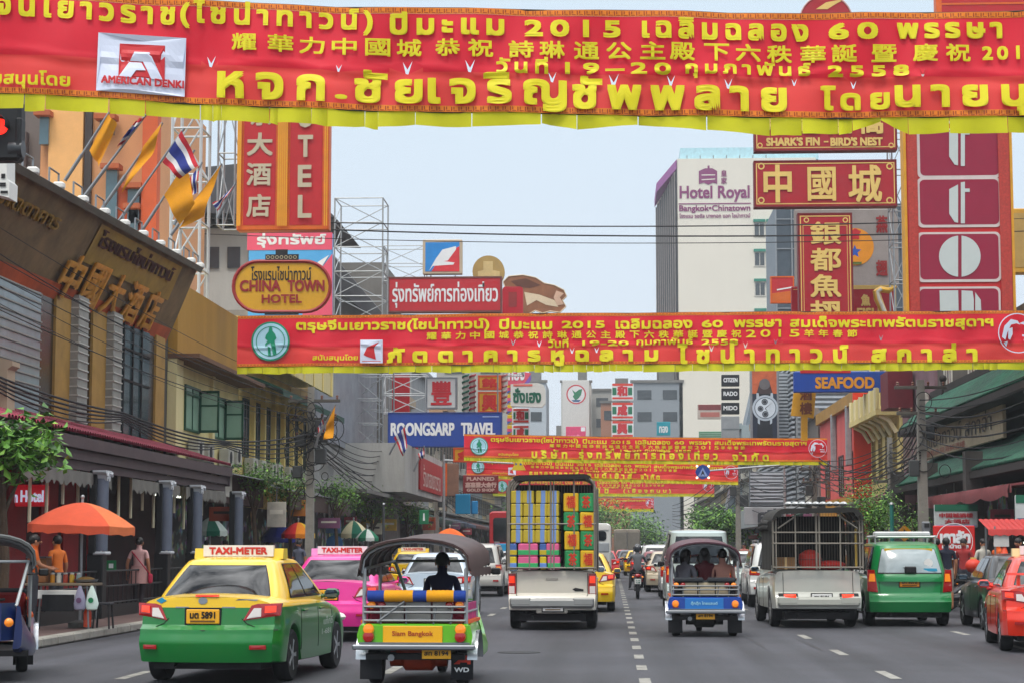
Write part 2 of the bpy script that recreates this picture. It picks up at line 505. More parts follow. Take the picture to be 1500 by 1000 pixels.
for X, off in ((-2.9, 2.2), (0.40, 0.4), (3.5, 1.5), (-6.05, 1.0), (6.6, 3.2)):
 Y = 18 + off
 while Y < 190:
  q.quad((X - .07, Y, 0.004), (X + .07, Y, 0.004), (X + .07, Y + (1.1 if X == 0.4 else 1.6), 0.004), (X - .07, Y + (1.1 if X == 0.4 else 1.6), 0.004))
  Y += 2.75 if X == 0.4 else 5.5
tag(q.obj("lane_marking"), kind='structure')
# tar seams and old patches in the asphalt
q = MB().use(mat('#26262a', rough=0.6, var=0.2, scale=3, bump=0.3))
rnd = random.Random(3)
for k in range(26):
 X, Y = rnd.uniform(-9, 9), rnd.uniform(21, 120)
 l, w = rnd.uniform(0.6, 4.5), rnd.choice((0.05, 0.06, rnd.uniform(.3, .9)))
 if abs(X - .4) < .9: X += 1.6
 P = [(X + w * math.cos(a) * rnd.uniform(.8, 1), Y + l * math.sin(a) * rnd.uniform(.8, 1)) for a in [2 * math.pi * i / 12 for i in range(12)]]
 q.add([(a, b, 0.002 + k * 2e-5) for a, b in P], [tuple(range(12))], False)
tag(q.obj("tar_patch"), kind='structure')
q = MB().use(mat('#2b2b2d', rough=0.6, metal=0.5, var=0.3, scale=12, bump=0.5))
q.lathe([(0.33, 0.001), (0.33, 0.006), (0.28, 0.008)], G(760, 955), 20, 'z', False)
tag(q.obj("manhole_cover"), "round dark iron manhole cover set flush in the road", "manhole cover")
# ---------------------------------------------------------------- banners across the street
RED = mat('#d8122c', rough=0.55, var=0.10, scale=0.8)
RED2 = mat('#dd3a34', rough=0.55, var=0.10, scale=0.8)
YEL = mat('#e3d410', rough=0.5, var=0.06)
FRINGE = mat('#c4c009', rough=0.7, var=0.16, scale=1.3)
GOLD = mat('#e07c12', rough=0.5, var=0.25, scale=14)
OCHRE = mat('#9a3410', rough=0.6, var=0.2)
PALE = mat('#d3d9ea', rough=0.5, var=0.05)
GREEN = mat('#0a8a67', rough=0.5, var=0.1)
LOGO = mat('#c8262c', rough=0.5, var=0.05)
def banner(label, Y, x0, x1, hpx, cpx, items, vents=(), torn=None, fine=0.25, seam=True, fr=24, seed=1):
 """cloth banner: red cloth with gold borders and a yellow valance; cpx(x): picture row of the lower edge of the red cloth"""
 s = Y / FPX
 Lx = lambda px: W(px, 500, Y).x
 X0, X1 = Lx(x0), Lx(x1)
 H = hpx * s
 cx, z0 = (X0 + X1) / 2, W((x0 + x1) / 2, cpx((x0 + x1) / 2), Y).z
 root = thing("street_banner", label, "banner", (cx, Y, z0), 0, "red festival banners hung across the street")
 rn = random.Random(seed)
 ph = [rn.uniform(0, 6.28) for _ in range(6)]
 def pxof(X):
  return x0 + (X + cx - X0) / (X1 - X0) * (x1 - x0)
 def fn(X, Z):
  px = pxof(X)
  dz = W(px, cpx(px), Y).z - z0
  v = Z / H
  puff = 0.05 * math.sin(X * 0.9 + ph[0]) + 0.035 * math.sin(X * 2.3 + v * 2 + ph[1]) + 0.02 * math.sin(X * 5.1 - v * 5 + ph[2])
  y = puff
  if seam:
   ds = (v - 0.40 - 0.035 * math.sin(X * 3.6 + ph[3]))       # a crease along the middle where the cloth sags
   y += -0.018 * math.exp(-(ds / 0.03) ** 2) + 0.014 * math.exp(-((ds + .07) / 0.05) ** 2)
  return (0, y, dz)
 bw = 0.08
 def grid(xa, xb, za, zb, nz_, y, holes=()):
  n = max(2, int((xb - xa) / fine))
  pts = [Vector((xa + (xb - xa) * i / n, za + (zb - za) * j / nz_)) for i in range(n + 1) for j in range(nz_ + 1)]
  edges = []
  for h in holes:
   b = len(pts); pts += [Vector(p) for p in h]
   edges += [(b + i, b + (i + 1) % len(h)) for i in range(len(h))]
  if holes:
   vs_, _, fs_, *_r = delaunay_2d_cdt(pts, edges, [], 0, 1e-5)
   fs_ = [f for f in fs_ if not any(in_poly(sum((vs_[i] for i in f), Vector((0, 0))) / len(f), h) for h in holes)]
  else:
   vs_ = pts
   fs_ = [(i * (nz_ + 1) + j, (i + 1) * (nz_ + 1) + j, (i + 1) * (nz_ + 1) + j + 1, i * (nz_ + 1) + j + 1) for i in range(n) for j in range(nz_)]
  out = []
  for v in vs_:
   d = fn(v.x, v.y)
   out.append((v.x + d[0], y + d[1], v.y + d[2]))
  return out, [tuple(f) for f in fs_]
 holes = []
 V = lambda px, py: (W(px, 500, Y).x - cx, (cpx(px) - py) * s)
 for (px, py, k) in vents:
  holes.append([V(px - 7 * k, py - 9 * k), V(px, py + 3 * k), V(px + 7.5 * k, py - 10 * k), V(px + 1.2 * k, py + 10 * k), V(px - 2.6 * k, py + 9 * k)])
 q = MB().use(RED, True)
 v_, f_ = grid(X0 - cx, X1 - cx, bw, H - bw, 22, 0.0, holes)
 q.add(v_, f_)
 # the cloth below the crease takes a paler red
 for i, f in enumerate(q.f):
  if sum((q.v[k].z - fn(q.v[k].x, 0.5)[2]) for k in f) / len(f) < H * 0.39:
   if RED2 not in q.mats: q.mats.append(RED2)
   q.m[i] = q.mats.index(RED2)
 o = q.obj("cloth", root)
 q = MB().use(GOLD, True)
 q.add(*grid(X0 - cx, X1 - cx, 0, bw, 1, -0.004)); q.add(*grid(X0 - cx, X1 - cx, H - bw, H, 1, -0.004))
 if Y < 60:
  q.use(OCHRE, False)
  st = 0.095
  for zz in (0.012, H - bw + .012):
   k = 0
   X = X0 - cx
   while X < X1 - cx - st:
    for a, b, c, d in ((0, 0, .012, .055), (.03, .02, .042, .055), (.03, .0, .08, .008)):
     P = [(X + a, zz + b), (X + c, zz + b), (X + c, zz + d), (X + a, zz + d)]
     q.add([(x, -0.012 + fn(x, z)[1], z + fn(x, z)[2]) for x, z in P], [(0, 1, 2, 3)], False)
    X += st
 q.obj("border", root)
 # valance: strips of cloth with slits and uneven lower edge
 q = MB().use(FRINGE, True)
 X = X0 - cx
 fh = fr * s
 while X < X1 - cx - 0.05:
  w = min(rn.choice((rn.uniform(.10, .3), rn.uniform(.3, .9))), X1 - cx - X)
  a = torn(pxof(X + .01)) if torn else 1.0
  b = torn(pxof(X + w - .01)) if torn else 1.0
  a *= rn.uniform(.86, 1.08); b *= rn.uniform(.86, 1.08)
  g = []
  for t in (0, .25, .5, .75, .985):
   xx = X + w * t
   yy = 0.02 * math.sin(t * 5 + X)
   hh = fh * (a + (b - a) * t)
   g.append([Vector((xx, fn(xx, 0)[1] + 0.012, 0.01 + fn(xx, 0)[2])), Vector((xx, fn(xx, 0)[1] + 0.012 + yy * .6, -hh / 2 + fn(xx, 0)[2])), Vector((xx, fn(xx, 0)[1] + .012 + yy * 1.5, -hh + fn(xx, 0)[2]))])
  q.loft(g, closed=False)
  X += w
 q.obj("valance", root)
 lay = {}
 dep = -0.02
 for it in items:
  pn, kind, m = it[:3]
  qq = lay.setdefault(pn, MB()).use(m)
  bump_y = dep - (0.012 if seam else 0)
  dep -= 0.007 if kind != 't' else 0.0004
  if kind == 't':
   a, b, c, d = it[3]
   mid = (a + c) / 2
   z1, z2 = (cpx(mid) - d) * s, (cpx(mid) - b) * s
   put_text(qq, it[4], Lx(a) - cx, z1, Lx(c) - cx, z2, bump_y, (it[5] if len(it) > 5 else 0) * (.7 if Y < 90 else .45), fn)
  elif kind == 'p':
   put_poly(qq, [V(*p) for p in it[3]], bump_y, 0, fn)
  elif kind == 'c':
   a, b, r = it[3]
   c = V(a, b); put_poly(qq, circ(c[0], c[1], r * s, 32), bump_y, 0, fn)
  elif kind == 'o':
   a, b, r, r2 = it[3]
   c = V(a, b)
   P = [circ(c[0], c[1], k * s, 36) for k in (r, r2)]
   qq.loft([[Vector((x + fn(x, z)[0], bump_y + fn(x, z)[1], z + fn(x, z)[2])) for x, z in pp] for pp in P], True, False, False)
 for pn, qq in lay.items():
  qq.obj(pn, root)
 # ropes along both edges to the posts
 q = MB().use(mat('#3a3530', rough=0.9))
 for zz in (0.0, H):
  q.tube([(x, 0.02 + fn(x, zz)[1] , zz + fn(x, zz)[2]) for x in [(X0 - cx) + (X1 - X0) * i / 30 for i in range(31)]], 0.012, 5)
 q.obj("rope", root)
 return root
def cjk_row(txt, xs, y0f, w, h, bold):
 return [("lettering", 't', YEL, (x, y0f(x), x + w, y0f(x) + h), ch, bold) for ch, x in zip(txt, xs)]
c1 = lambda x: 137 + 0.055 * x - 2.2e-5 * x * x
LET = []
def spaced(s, k=1):                       # letterspaced Thai: a thin space between the letter clusters
 out = ''
 for i, ch in enumerate(s):
  comb = ch == '\u0e31' or '\u0e34' <= ch <= '\u0e3a' or '\u0e47' <= ch <= '\u0e4e'
  out += ('' if i == 0 or comb else '\u2009' * k) + ch
 return out
T = lambda s, b, bold: LET.append(("lettering", 't', YEL, b, spaced(s), bold))
T('ตรุษจีนเยาวราช', (-118, -14, 247, 32), .055); T('(ไชน่าทาวน์)', (258, -2, 541, 40), .05); T('ปีมะแม', (570, 15, 737, 46), .06)
T('2015', (770, 27, 910, 50), .05); T('เฉลิมฉลอง', (945, 25, 1190, 54), .055); T('60', (1223, 31, 1293, 53), .05); T('พรรษา', (1325, 31, 1478, 52), .06); T('สมเด็จ', (1525, 20, 1650, 52), .05)
LET += cjk_row('耀華力中國城恭祝詩琳通公主殿下六秩華誕暨慶祝', [334, 388, 434, 482, 532, 579, 637, 686, 746, 792, 843, 891, 941, 985, 1036, 1083, 1130, 1180, 1226, 1285, 1346, 1395], lambda x: c1(x) - 108 + (0 if x > 700 else 0), 36, 25, .022)
T('2015', (1450, 66, 1530, 85), .03)
T('วันที่', (728, 83, 803, 107), .03); T('19–20', (830, 92, 985, 108), .03); T('กุมภาพันธ์', (1008, 89, 1193, 114), .03); T('2558', (1220, 95, 1338, 110), .035)
T('หจก', (315, 107, 470, 143), .085); T('.', (488, 138, 505, 144), .02); T('ชัย', (518, 103, 615, 148), .085); T('เจริญ', (628, 109, 829, 162), .08)
T('ชัพพลาย', (842, 115, 1155, 161), .085); T('โดย', (1210, 126, 1308, 159), .06); T('นายบุญ', (1320, 126, 1590, 168), .08)
LET.append(("lettering", 't', YEL, (-58, 104, 97, 131), 'สนับสนุนโดย', .022))
L1 = [("logo", 'p', PALE, [(137, 45), (266, 52), (264, 141), (136, 135)]),
      ("logo", 'p', LOGO, [(168, 61), (235, 64), (235, 117), (168, 113)]),
      ("logo", 'p', PALE, [(190, 74), (213, 75), (232, 116), (216, 116), (203, 89), (184, 88)]),
      ("logo", 'p', PALE, [(183, 90), (201, 91), (208, 103), (194, 103), (187, 114), (169, 113)]),
      ("logo", 't', LOGO, (144, 115, 263, 126), 'AMERICAN DENKI', .02)]
import bisect
_tp = [(-200, 1), (480, 1), (495, 1.05), (560, 1.1), (605, .85), (640, .7), (670, 1.0), (785, 1.05), (800, .75), (830, .55), (834, .95), (850, .9), (880, .85), (955, .62), (975, .8), (1060, .95), (1140, 1.05), (1255, 1.0), (1285, .55), (1313, .15), (1316, 1.05), (1380, 1.0), (1400, .45), (1402, 1.0), (1450, 1.0), (1470, .45), (1474, 1.05), (1800, 1.0)]
def torn1(px):
 for (a, u), (b, v) in zip(_tp, _tp[1:]):
  if a <= px <= b: return u + (v - u) * (px - a) / (b - a)
 return 1.0
banner("nearest and largest red banner across the street, with a white logo panel", 25, -215, 1740, 158, c1, LET + L1,
       [(302, 86, .9), (492, 96, .62), (594, 95, 1.0), (688, 95, 1.0), (810, 112, .8), (901, 117, 1.0), (986, 117, .8), (1071, 122, .8), (1170, 117, .55), (1258, 121, .6), (1360, 105, .7)], torn1, 0.22, True, 25, 5)
def seal(cx, cy, r):                         # round green and pale blue seal with a standing figure
 k = r / 29.0
 P = lambda pts: [(cx + a * k, cy + b * k) for a, b in pts]
 return [("emblem", 'c', GREEN, (cx, cy, r)), ("emblem", 'c', mat('#a9d3e2', rough=.5, var=.05), (cx, cy, r * .91)), ("emblem", 'o', GREEN, (cx, cy, r * .76, r * .72)),
   ("emblem", 'p', GREEN, P([(-2, -21), (2, -21), (3, -15), (7, -10), (9, -4), (6, -1), (8, 8), (9, 20), (4, 20), (2, 9), (0, 2), (-4, 4), (-7, 8), (-8, 4), (-4, -1), (-8, -4), (-7, -9), (-3, -14)])),
   ("emblem", 'p', GREEN, P([(-4, 7), (0, 9), (1, 21), (-3, 21)]))]
def goat(cx, cy, r, m=PALE):                  # thin white ring with a sketched animal head
 k = r / 29.0
 P = lambda pts: [(cx + a * k, cy + b * k) for a, b in pts]
 return [("emblem", 'o', m, (cx, cy, r, r * .95)), ("emblem", 'p', m, P([(-24, 6), (-20, -10), (-10, -20), (0, -18), (4, -12), (-2, -14), (-10, -12), (-16, 0), (-19, 10)])),
   ("emblem", 'p', m, P([(-14, -6), (-8, -8), (-8, 2), (-12, 10), (-15, 8)])), ("emblem", 'p', m, P([(2, -14), (12, -18), (20, -8), (14, 0), (15, -8), (10, -12)])),
   ("emblem", 'p', m, P([(6, 2), (22, 4), (22, 6), (6, 5)])), ("emblem", 'p', m, P([(8, 9), (23, 10), (22, 12), (8, 12)])), ("emblem", 'p', m, P([(-22, 14), (-16, 12), (-18, 20)]))]
def small_banner(label, Y, x0, x1, h, c, main, logo, seed, fr=10, vents=()):
 k = (x1 - x0) / 1172.0
 X = lambda x: x0 + (x - 348) * k
 r0 = h / 75.0                             # vertical scale
 yy = lambda px, v: c(px) - v * r0          # v: height over the lower edge, in the pixels of the second banner
 I = []
 def t(s, a, b, v0, v1, bold):
  m = (X(a) + X(b)) / 2
  I.append(("lettering", 't', YEL, (X(a), yy(m, v1), X(b), yy(m, v0)), s, bold))
 t('ตรุษจีนเยาวราช(ไชน่าทาวน์)', 435, 716, 49, 69, .05); t('ปีมะแม', 732, 808, 52, 67, .05); t('2015', 823, 885, 53, 63, .04); t('เฉลิมฉลอง', 902, 1013, 52, 66, .05)
 t('60', 1028, 1058, 53, 63, .04); t('พรรษา', 1075, 1143, 53, 63, .05); t('สมเด็จพระเทพรัตนราชสุดาฯ', 1157, 1453, 48, 68, .045)
 tx = '耀華力中國城恭祝詩琳通公主殿下六秩華誕暨慶祝2015羊年春節'
 for i, ch in enumerate(tx):
  a = 625 + i * (1262 - 625) / len(tx)
  t(ch, a + (5 if ch == '1' else 0), a + (8 if ch == '1' else 14), 38, 48.5, .02)
 t('วันที่', 803, 832, 25, 38, .03); t('19-20', 853, 920, 27, 34, .03); t('กุมภาพันธ์', 932, 1014, 25, 38, .025); t('2558', 1027, 1080, 27, 35, .03)
 for s, a, b, v0, v1 in main: t(spaced(s, 2), a, b, v0, v1, .11)
 t('สนับสนุนโดย', 459, 524, 6, 17, .02)
 I += seal(X(397), c(X(397)) - 37 * r0, 29 * r0)
 I += goat(X(1489), c(X(1489)) - 42 * r0, 29 * r0)
 if logo:
  a = X(528); v = lambda px, u: (X(px), c(a) - u * r0)
  I += [("logo", 'p', PALE, [v(528, 38), v(561, 38), v(561, 4), v(528, 4)]), ("logo", 'p', LOGO, [v(556, 35), v(548, 26), v(551, 9), v(537, 14), v(533, 16), v(538, 27)]), ("logo", 'p', LOGO, [v(531, 7), v(558, 7), v(558, 6), v(531, 6)])]
 return banner(label, Y, x0, x1, h, c, I, vents, None, 0.3, True, fr, seed)
small_banner("second red banner from the camera, with a white sail logo beside its green seal", 55, 348, 1521, 75, lambda x: 537 - (x - 348) * .0055 + 3.0e-6 * (x - 930) ** 2 - 1.0, [('ภัตตาคารหูฉลาม', 568, 962, -1, 25), ('ไชน่าทาวน์', 993, 1240, 1, 28), ('สกาล่า', 1277, 1428, 2, 27)], True, 8, 11,
             [(752, 501, .5), (790, 503, .5), (838, 513, .45), (874, 512, .45), (1042, 510, .5), (1092, 505, .45), (1136, 500, .4), (1291, 494, .45)])
small_banner("third red banner down the street, hanging under the watch billboard", 93.2, 680, 1209, 34, lambda x: 669 + (x - 680) * .024 - 2.2e-5 * (x - 680) ** 2, [('บริษัท', 568, 680, 2, 30), ('รุ่งทรัพย์การท่องเที่ยว', 720, 1165, -2, 32), ('จำกัด', 1215, 1330, 2, 28)], False, 12, 5)
small_banner("fourth red banner down the street, just under the third", 112, 684, 1079, 25, lambda x: 695 + (x - 684) * .027, [('ธนาคารแลนด์', 620, 830, 2, 28), ('แอนด์เฮ้าส์', 840, 1060, 2, 28), ('จำกัด', 1100, 1180, 2, 26)], True, 14, 4)
small_banner("fifth red banner down the street, partly behind the caged pickup roof", 195, 722, 1044, 21, lambda x: 722 + (x - 722) * .003, [('เยาวราช', 700, 960, 2, 28), ('(เยื้องถนน)', 1040, 1290, 2, 28)], False, 17, 4)
small_banner("farthest red banner down the street, lowest of the row", 250, 740, 956, 16, lambda x: 745, [('ห้างทองเยาวราช', 600, 1200, 2, 28)], False, 21, 4)
GOODS = [goods(k + .5) for k in range(4)]
# ---------------------------------------------------------------- buildings
class House:
 """a street front in its own frame: local x runs along the street, -y faces the street, z up; side -1 left, +1 right"""
 def __init__(s, name, label, cat, side, X, y0, y1, group=None):
  s.w = y1 - y0; s.side = side; s.y0 = y0; s.y1 = y1; s.X = X
  s.root = thing(name, label, cat, (X, y0 if side < 0 else y1, 0), R(90) if side < 0 else R(-90), group)
 def lx(s, Y):                                      # local x of a distance down the road
  return Y - s.y0 if s.side < 0 else s.y1 - Y
 def lv(s, p):                                      # a world point in the local frame
  p = Vector(p)
  return Vector((s.lx(p.y), (s.X - p.x) * (-1 if s.side > 0 else 1), p.z))
 def block(s, z0, z1, m, name="wall", d=9.0, x0=0, x1=None, y=0.0):
  x1 = s.w if x1 is None else x1
  q = MB().use(m); q.box(((x0 + x1) / 2, y + d / 2, (z0 + z1) / 2), (x1 - x0, d, z1 - z0))
  return q.obj(name, s.root)
 def part(s, name, m, *boxes, bev=0.0):
  for b in boxes:
   o = bx(name, s.root, m, b, bev=bev)
  return o
 def window(s, x, z, w, h, fm, gm, name="window", bars=(1, 1), sill=None, dep=0.06):
  q = MB().use(fm); t = 0.07
  for c, sz in (((x, -dep / 2, z + h - t / 2), (w, dep, t)), ((x, -dep / 2, z + t / 2), (w, dep, t)), ((x - w / 2 + t / 2, -dep / 2, z + h / 2), (t, dep, h - 2 * t)), ((x + w / 2 - t / 2, -dep / 2, z + h / 2), (t, dep, h - 2 * t))):
   q.box(c, sz)
  for i in range(1, bars[0] + 1):
   q.box((x - w / 2 + w * i / (bars[0] + 1), -dep / 2 + .004, z + h / 2), (.045, dep - .012, h - 2 * t))
  for i in range(1, bars[1] + 1):
   q.box((x, -dep / 2 + .006, z + h * i / (bars[1] + 1)), (w - 2 * t, dep - .02, .04))
  if sill: q.use(sill).box((x, -.1, z - .05), (w + .2, .2, .09))
  f = q.obj(name, s.root)
  q = MB().use(gm); q.box((x, -.012, z + h / 2), (w - .1, .02, h - .1)); q.obj("pane", f)
  return f
 def ac(s, x, z):
  q = MB().use(mat('#b5b2a8', rough=.6, dirt=.4, scale=3)); q.box((x, -.22, z + .28), (.8, .34, .56), bev=.03)
  q.use(DARK).lathe([(.2, -.395), (.2, -.40), (.02, -.402)], (x - .12, 0, z + .28), 14, 'y', False)
  q.use(STEEL).box((x - .3, -.2, z - .03), (.05, .42, .05)); q.box((x + .3, -.2, z - .03), (.05, .42, .05))
  q.obj("air_conditioner", s.root)
 def awning(s, x0, x1, z, drop, out, m, name="awning", stripes=None):
  q = MB().use(m)
  q.loft([[Vector((x, 0, z)), Vector((x, -out * .5, z - drop * .42)), Vector((x, -out, z - drop)), Vector((x, -out, z - drop - .22)), Vector((x, -out + .03, z - drop - .22)), Vector((x, -out + .03, z - drop - .05)), Vector((x, 0, z - .06))] for x in ([x0 + (x1 - x0) * i / 8 for i in range(9)])], True, True)
  return q.obj(name, s.root)
def tiled_roof(q, x0, x1, zt, zb, yt, yb, pitch=0.22):
 """barrel tiles running down the slope from (yt,zt) to (yb,zb)"""
 n = int((x1 - x0) / pitch)
 for i in range(n):
  x = x0 + (i + .5) * pitch
  rows = []
  for t in (0, .25, .26, .5, .51, .75, .76, 1.0):
   k = .02 if int(t * 100) in (25, 50, 75, 100) else 0
   rows.append([Vector((x + pitch * .5 * math.cos(a), yt + (yb - yt) * t, zt + (zb - zt) * t + pitch * .42 * math.sin(a) + k)) for a in [math.pi * j / 5 for j in range(6)]])
  q.loft(rows, False, False, True)
# --- China Town hotel front (left)
H1 = House("hotel_building", "dark hotel front with maroon tiled awning and a leaning sign parapet, left edge", "hotel", -1, -12.5, 36.0, 55.5)
H1.block(0, 9.0, wallm('#4a4640'), d=5)
q = MB().use(mat('#2a0c0d', rough=.85, var=.5, scale=1.3)); q.box((9.75, -.02, 2.0), (19.5, .04, 3.6)); q.obj("shop_front", H1.root)
for x in (1.0, 3.4, 5.2, 7.6, 9.4, 11.6): bx("red_panel", H1.root, mat('#86161a', rough=.8, var=.25, scale=2), ((x, -.08, 1.9), (1.3, .06, 3.1)))
for i in range(15): MB().use(mat('#d9cfae', rough=.4, var=.05)).tube([(2.0 + i * 1.16, -1.3, 3.3), (2.0 + i * 1.16, -1.3, 2.1 + (i % 3) * .2)], .035, 6).obj("hanging_tube", H1.root)
def L1x(px, X=-12.5): return WX(px, 500, X).y - 36.0
cols = [(0, 55, 'glassslat'), (55, 75, 'dark'), (75, 97, 'tan'), (97, 112, 'pil'), (112, 130, 'dark'), (130, 150, 'tan'), (150, 163, 'pil'), (163, 216, 'glass'), (216, 224, 'dark'), (224, 237, 'tan2')]
TANW, PIL = mat('#a07a3a', rough=.7, var=.2, scale=2, dirt=.3), mat('#8d8b85', rough=.7, var=.15, scale=3, dirt=.3)
for a, b, k in cols:
 xa, xb = max(0, L1x(a)), min(19.5, L1x(b))
 if a == 0: xa = 0
 if k == 'glassslat':
  q = MB().use(mat('#7f9197', rough=.25, var=.2, scale=2)); q.box(((xa + xb) / 2, -.03, 5.7), (xb - xa, .06, 3.4));
  q.use(PIL)
  for i in range(17): q.box(((xa + xb) / 2, -.07, 4.1 + i * .2), (xb - xa, .05, .035))
  q.obj("slatted_glazing", H1.root)
 elif k == 'glass':
  q = MB().use(mat('#3c4c50', rough=.08, var=.35, scale=.9, ior=2.0)); q.box(((xa + xb) / 2, -.03, 5.7), (xb - xa, .06, 3.4)); q.obj("mirrored_glazing", H1.root)
  q = MB().use(DARK)
  for i in range(1, 4): q.box((xa + (xb - xa) * i / 4, -.08, 5.7), (.05, .05, 3.4))
  for z in (4.9, 5.9, 6.7): q.box(((xa + xb) / 2, -.075, z), (xb - xa, .05, .05))
  q.obj("glazing_bar", H1.root)
 elif k == 'dark':
  H1.part("recess_panel", mat('#23211f', rough=.25, var=.25), (((xa + xb) / 2, -.02, 5.7), (xb - xa, .04, 3.4)))
 elif k in ('tan', 'tan2'):
  H1.part("side_wall", TANW, (((xa + xb) / 2, -.05, 5.7), (xb - xa, .1, 3.4)))
 else:
  q = MB().use(PIL); q.box(((xa + xb) / 2, -.14, 5.7), (xb - xa, .28, 3.4))
  q.use(mat('#b7b5ae', rough=.7, dirt=.3))
  for i in range(17): q.box(((xa + xb) / 2, -.15, 4.1 + i * .2), (xb - xa + .02, .31, .03))
  q.obj("pilaster", H1.root)
# leaning parapet with the big sign
PT0, PT1, PB1 = H1.lv(WX(8, 236, -11.35)), H1.lv(WX(290, 393, -11.45)), H1.lv(W(236, 520, 55.4))
PB0 = Vector((PT0.x, PB1.y, PB1.z - .35))
q = MB().use(mat('#705a3c', rough=.75, var=.5, scale=1.1, dirt=.75, bump=.2))
th = Vector((0, .35, 0))
def PP(u, v): return (PB0 * (1 - u) + PB1 * u) * (1 - v) + (PT0 * (1 - u) + PT1 * u) * v
n0 = (PB1 - PB0).cross(PT0 - PB0).normalized()
if n0.y > 0: n0 = -n0
q.loft([[PP(u, v) for v in (0, 1)] + [PP(u, v) + th for v in (1, 0)] for u in (0, .25, .5, .75, 1)], True, True)
par = q.obj("sign_parapet", H1.root)
def on_parapet(q, u0, v0, u1, v1, off=.02, th=0.0):
 a, b, c, d = PP(u0, v0), PP(u1, v0), PP(u1, v1), PP(u0, v1)
 if th: q.loft([[a + n0 * (off + th), b + n0 * (off + th), c + n0 * (off + th), d + n0 * (off + th)], [p + n0 * off for p in (a, b, c, d)]], True, True)
 else: q.quad(*[p + n0 * off for p in (a, b, c, d)])
q = MB().use(mat('#a8481f', rough=.7, var=.4, scale=1.2, dirt=.3)); on_parapet(q, 0.0, .02, .99, .30); q.obj("faded_red_band", H1.root)
q = MB().use(mat('#94742c', rough=.7, var=.35, scale=1.5, dirt=.3)); on_parapet(q, .42, .56, .90, .93); q.obj("faded_gold_panel", H1.root)
q = MB().use(mat('#5a5348', rough=.8, dirt=.4))
on_parapet(q, 0, .97, 1, 1.03, -.02, .16); on_parapet(q, 0, -.01, 1, .03, -.02, .14); q.obj("parapet_cornice", H1.root)
GILT = mat('#d8981c', rough=.35, metal=.45, var=.25, scale=5)
def parapet_text(s, u0, v0, u1, v1, m, off, bold, nm, th=.08):
 vs_, fs_ = glyphs(s)
 q = MB().use(m)
 for k in range(5):
  bo = ((0, 0), (-bold, 0), (bold, 0), (0, bold), (0, -bold))[k]
  o = off + (th if k else th * 1.02)
  q.add([PP(u0 + (u1 - u0) * a + bo[0], v0 + (v1 - v0) * b + bo[1] * 3) + n0 * (o - .002 * k) for a, b in vs_], [f for f in fs_], False)
  if k < 4: q.add([PP(u0 + (u1 - u0) * a + bo[0], v0 + (v1 - v0) * b + bo[1] * 3) + n0 * (off + .02 * k) for a, b in vs_], [f for f in fs_], False)
 q.obj(nm, par)
for i, ch in enumerate('中國大酒店'):
 u = .36 + i * .105
 parapet_text(ch, u, .2, u + .080, .60, GILT, .05, .004, "gilt_character", .05)
parapet_text('โรงแรมไชน่าทาวน์', .44, .74, .86, .9, mat('#4a1d16', rough=.7), .01, .001, "painted_lettering", .02)
parapet_text('ภัตตาคาร', .04, .70, .26, .84, mat('#8d6a1c', rough=.6), .02, .002, "painted_lettering", .03)
# tiled awning, fascia, columns and railing
zr = 3.9
q = MB().use(mat('#86243a', rough=.6, var=.3, scale=3, dirt=.3)); tiled_roof(q, -1.0, 20.2, 4.45, zr, .0, -1.75, .2); q.obj("tiled_awning", H1.root)
q = MB().use(mat('#4b3d40', rough=.65, var=.2, scale=2, dirt=.3))
q.box((9.6, -1.7, zr - .16), (21.2, .12, .24)); q.box((9.6, -1.6, zr - .40), (21.2, .1, .2)); q.box((9.6, -1.52, zr - .6), (21.2, .08, .18)); q.box((9.6, -.8, zr - .05), (21.2, 1.6, .06)); q.box((20.15, -.85, zr - .3), (.1, 1.7, .5)); q.obj("fascia", H1.root)
q = MB().use(mat('#66625c', rough=.9, var=.15, scale=3))
for a, b in ((.0, 6.6), (8.5, 13.5), (14.2, 19.4)):
 q.loft([[Vector((x, -1.35, zr - .7)), Vector((x, -1.72, zr - .74)), Vector((x, -1.74 + .02 * math.sin(x * 9), zr - 1.02 + .05 * math.sin(x * 14)))] for x in [a + (b - a) * i / 60 for i in range(61)]], False, False, True)
q.obj("canvas_blind", H1.root)
COLM, CAPM = mat('#5c6270', rough=.35, var=.12, scale=3), mat('#b9bcc0', rough=.5, var=.1)
for px in (-40, 141, 237, 282, 343):
 Y = WX(px, 760, -10.75).y
 x = Y - 36.0
 q = MB().use(BLACK); q.box((x, -1.72, 2.35), (.40, .16, 1.75), bev=.02)
 q.use(COLM, True); q.tube([(x - .02, -1.86, 1.55), (x - .02, -1.86, 3.05)], .15, 12)
 o = q.obj("column", H1.root)
 q = MB().use(CAPM);
 q.loft([[Vector((x + s_ * a, -1.86 + b, z)) for s_, b in ((-1, -.14), (1, -.14), (1, .14), (-1, .14))] for a, z in ((.12, 3.0), (.15, 3.05), (.17, 3.12), (.26, 3.18), (.26, 3.22))], True, True)
 q.box((x, -1.88, 1.5), (.40, .30, .07), bev=.02)
 for s_ in (-1, 1): q.tube([(x + s_ * .08, -2.02, 3.14), (x + s_ * .16, -2.03, 3.17), (x + s_ * .2, -2.02, 3.1)], .025, 6)
 q.obj("capital", o)
 q = MB().use(CAPM); q.tube([(x + .23, -1.8, 1.5), (x + .23, -1.8, 3.15)], .022, 6); q.obj("white_tube", o)
 q = MB().use(BLACK); q.box((x, -1.78, .82), (.34, .34, 1.34), bev=.02); q.obj("pedestal", o)
q = MB().use(BLACK)
for z in (.45, .8, 1.12): q.tube([(1, -1.82, z), (19.8, -1.82, z)], .022, 6)
for i in range(48): q.tube([(1 + i * .4, -1.82, .2), (1 + i * .4, -1.82, 1.12)], .012, 5)
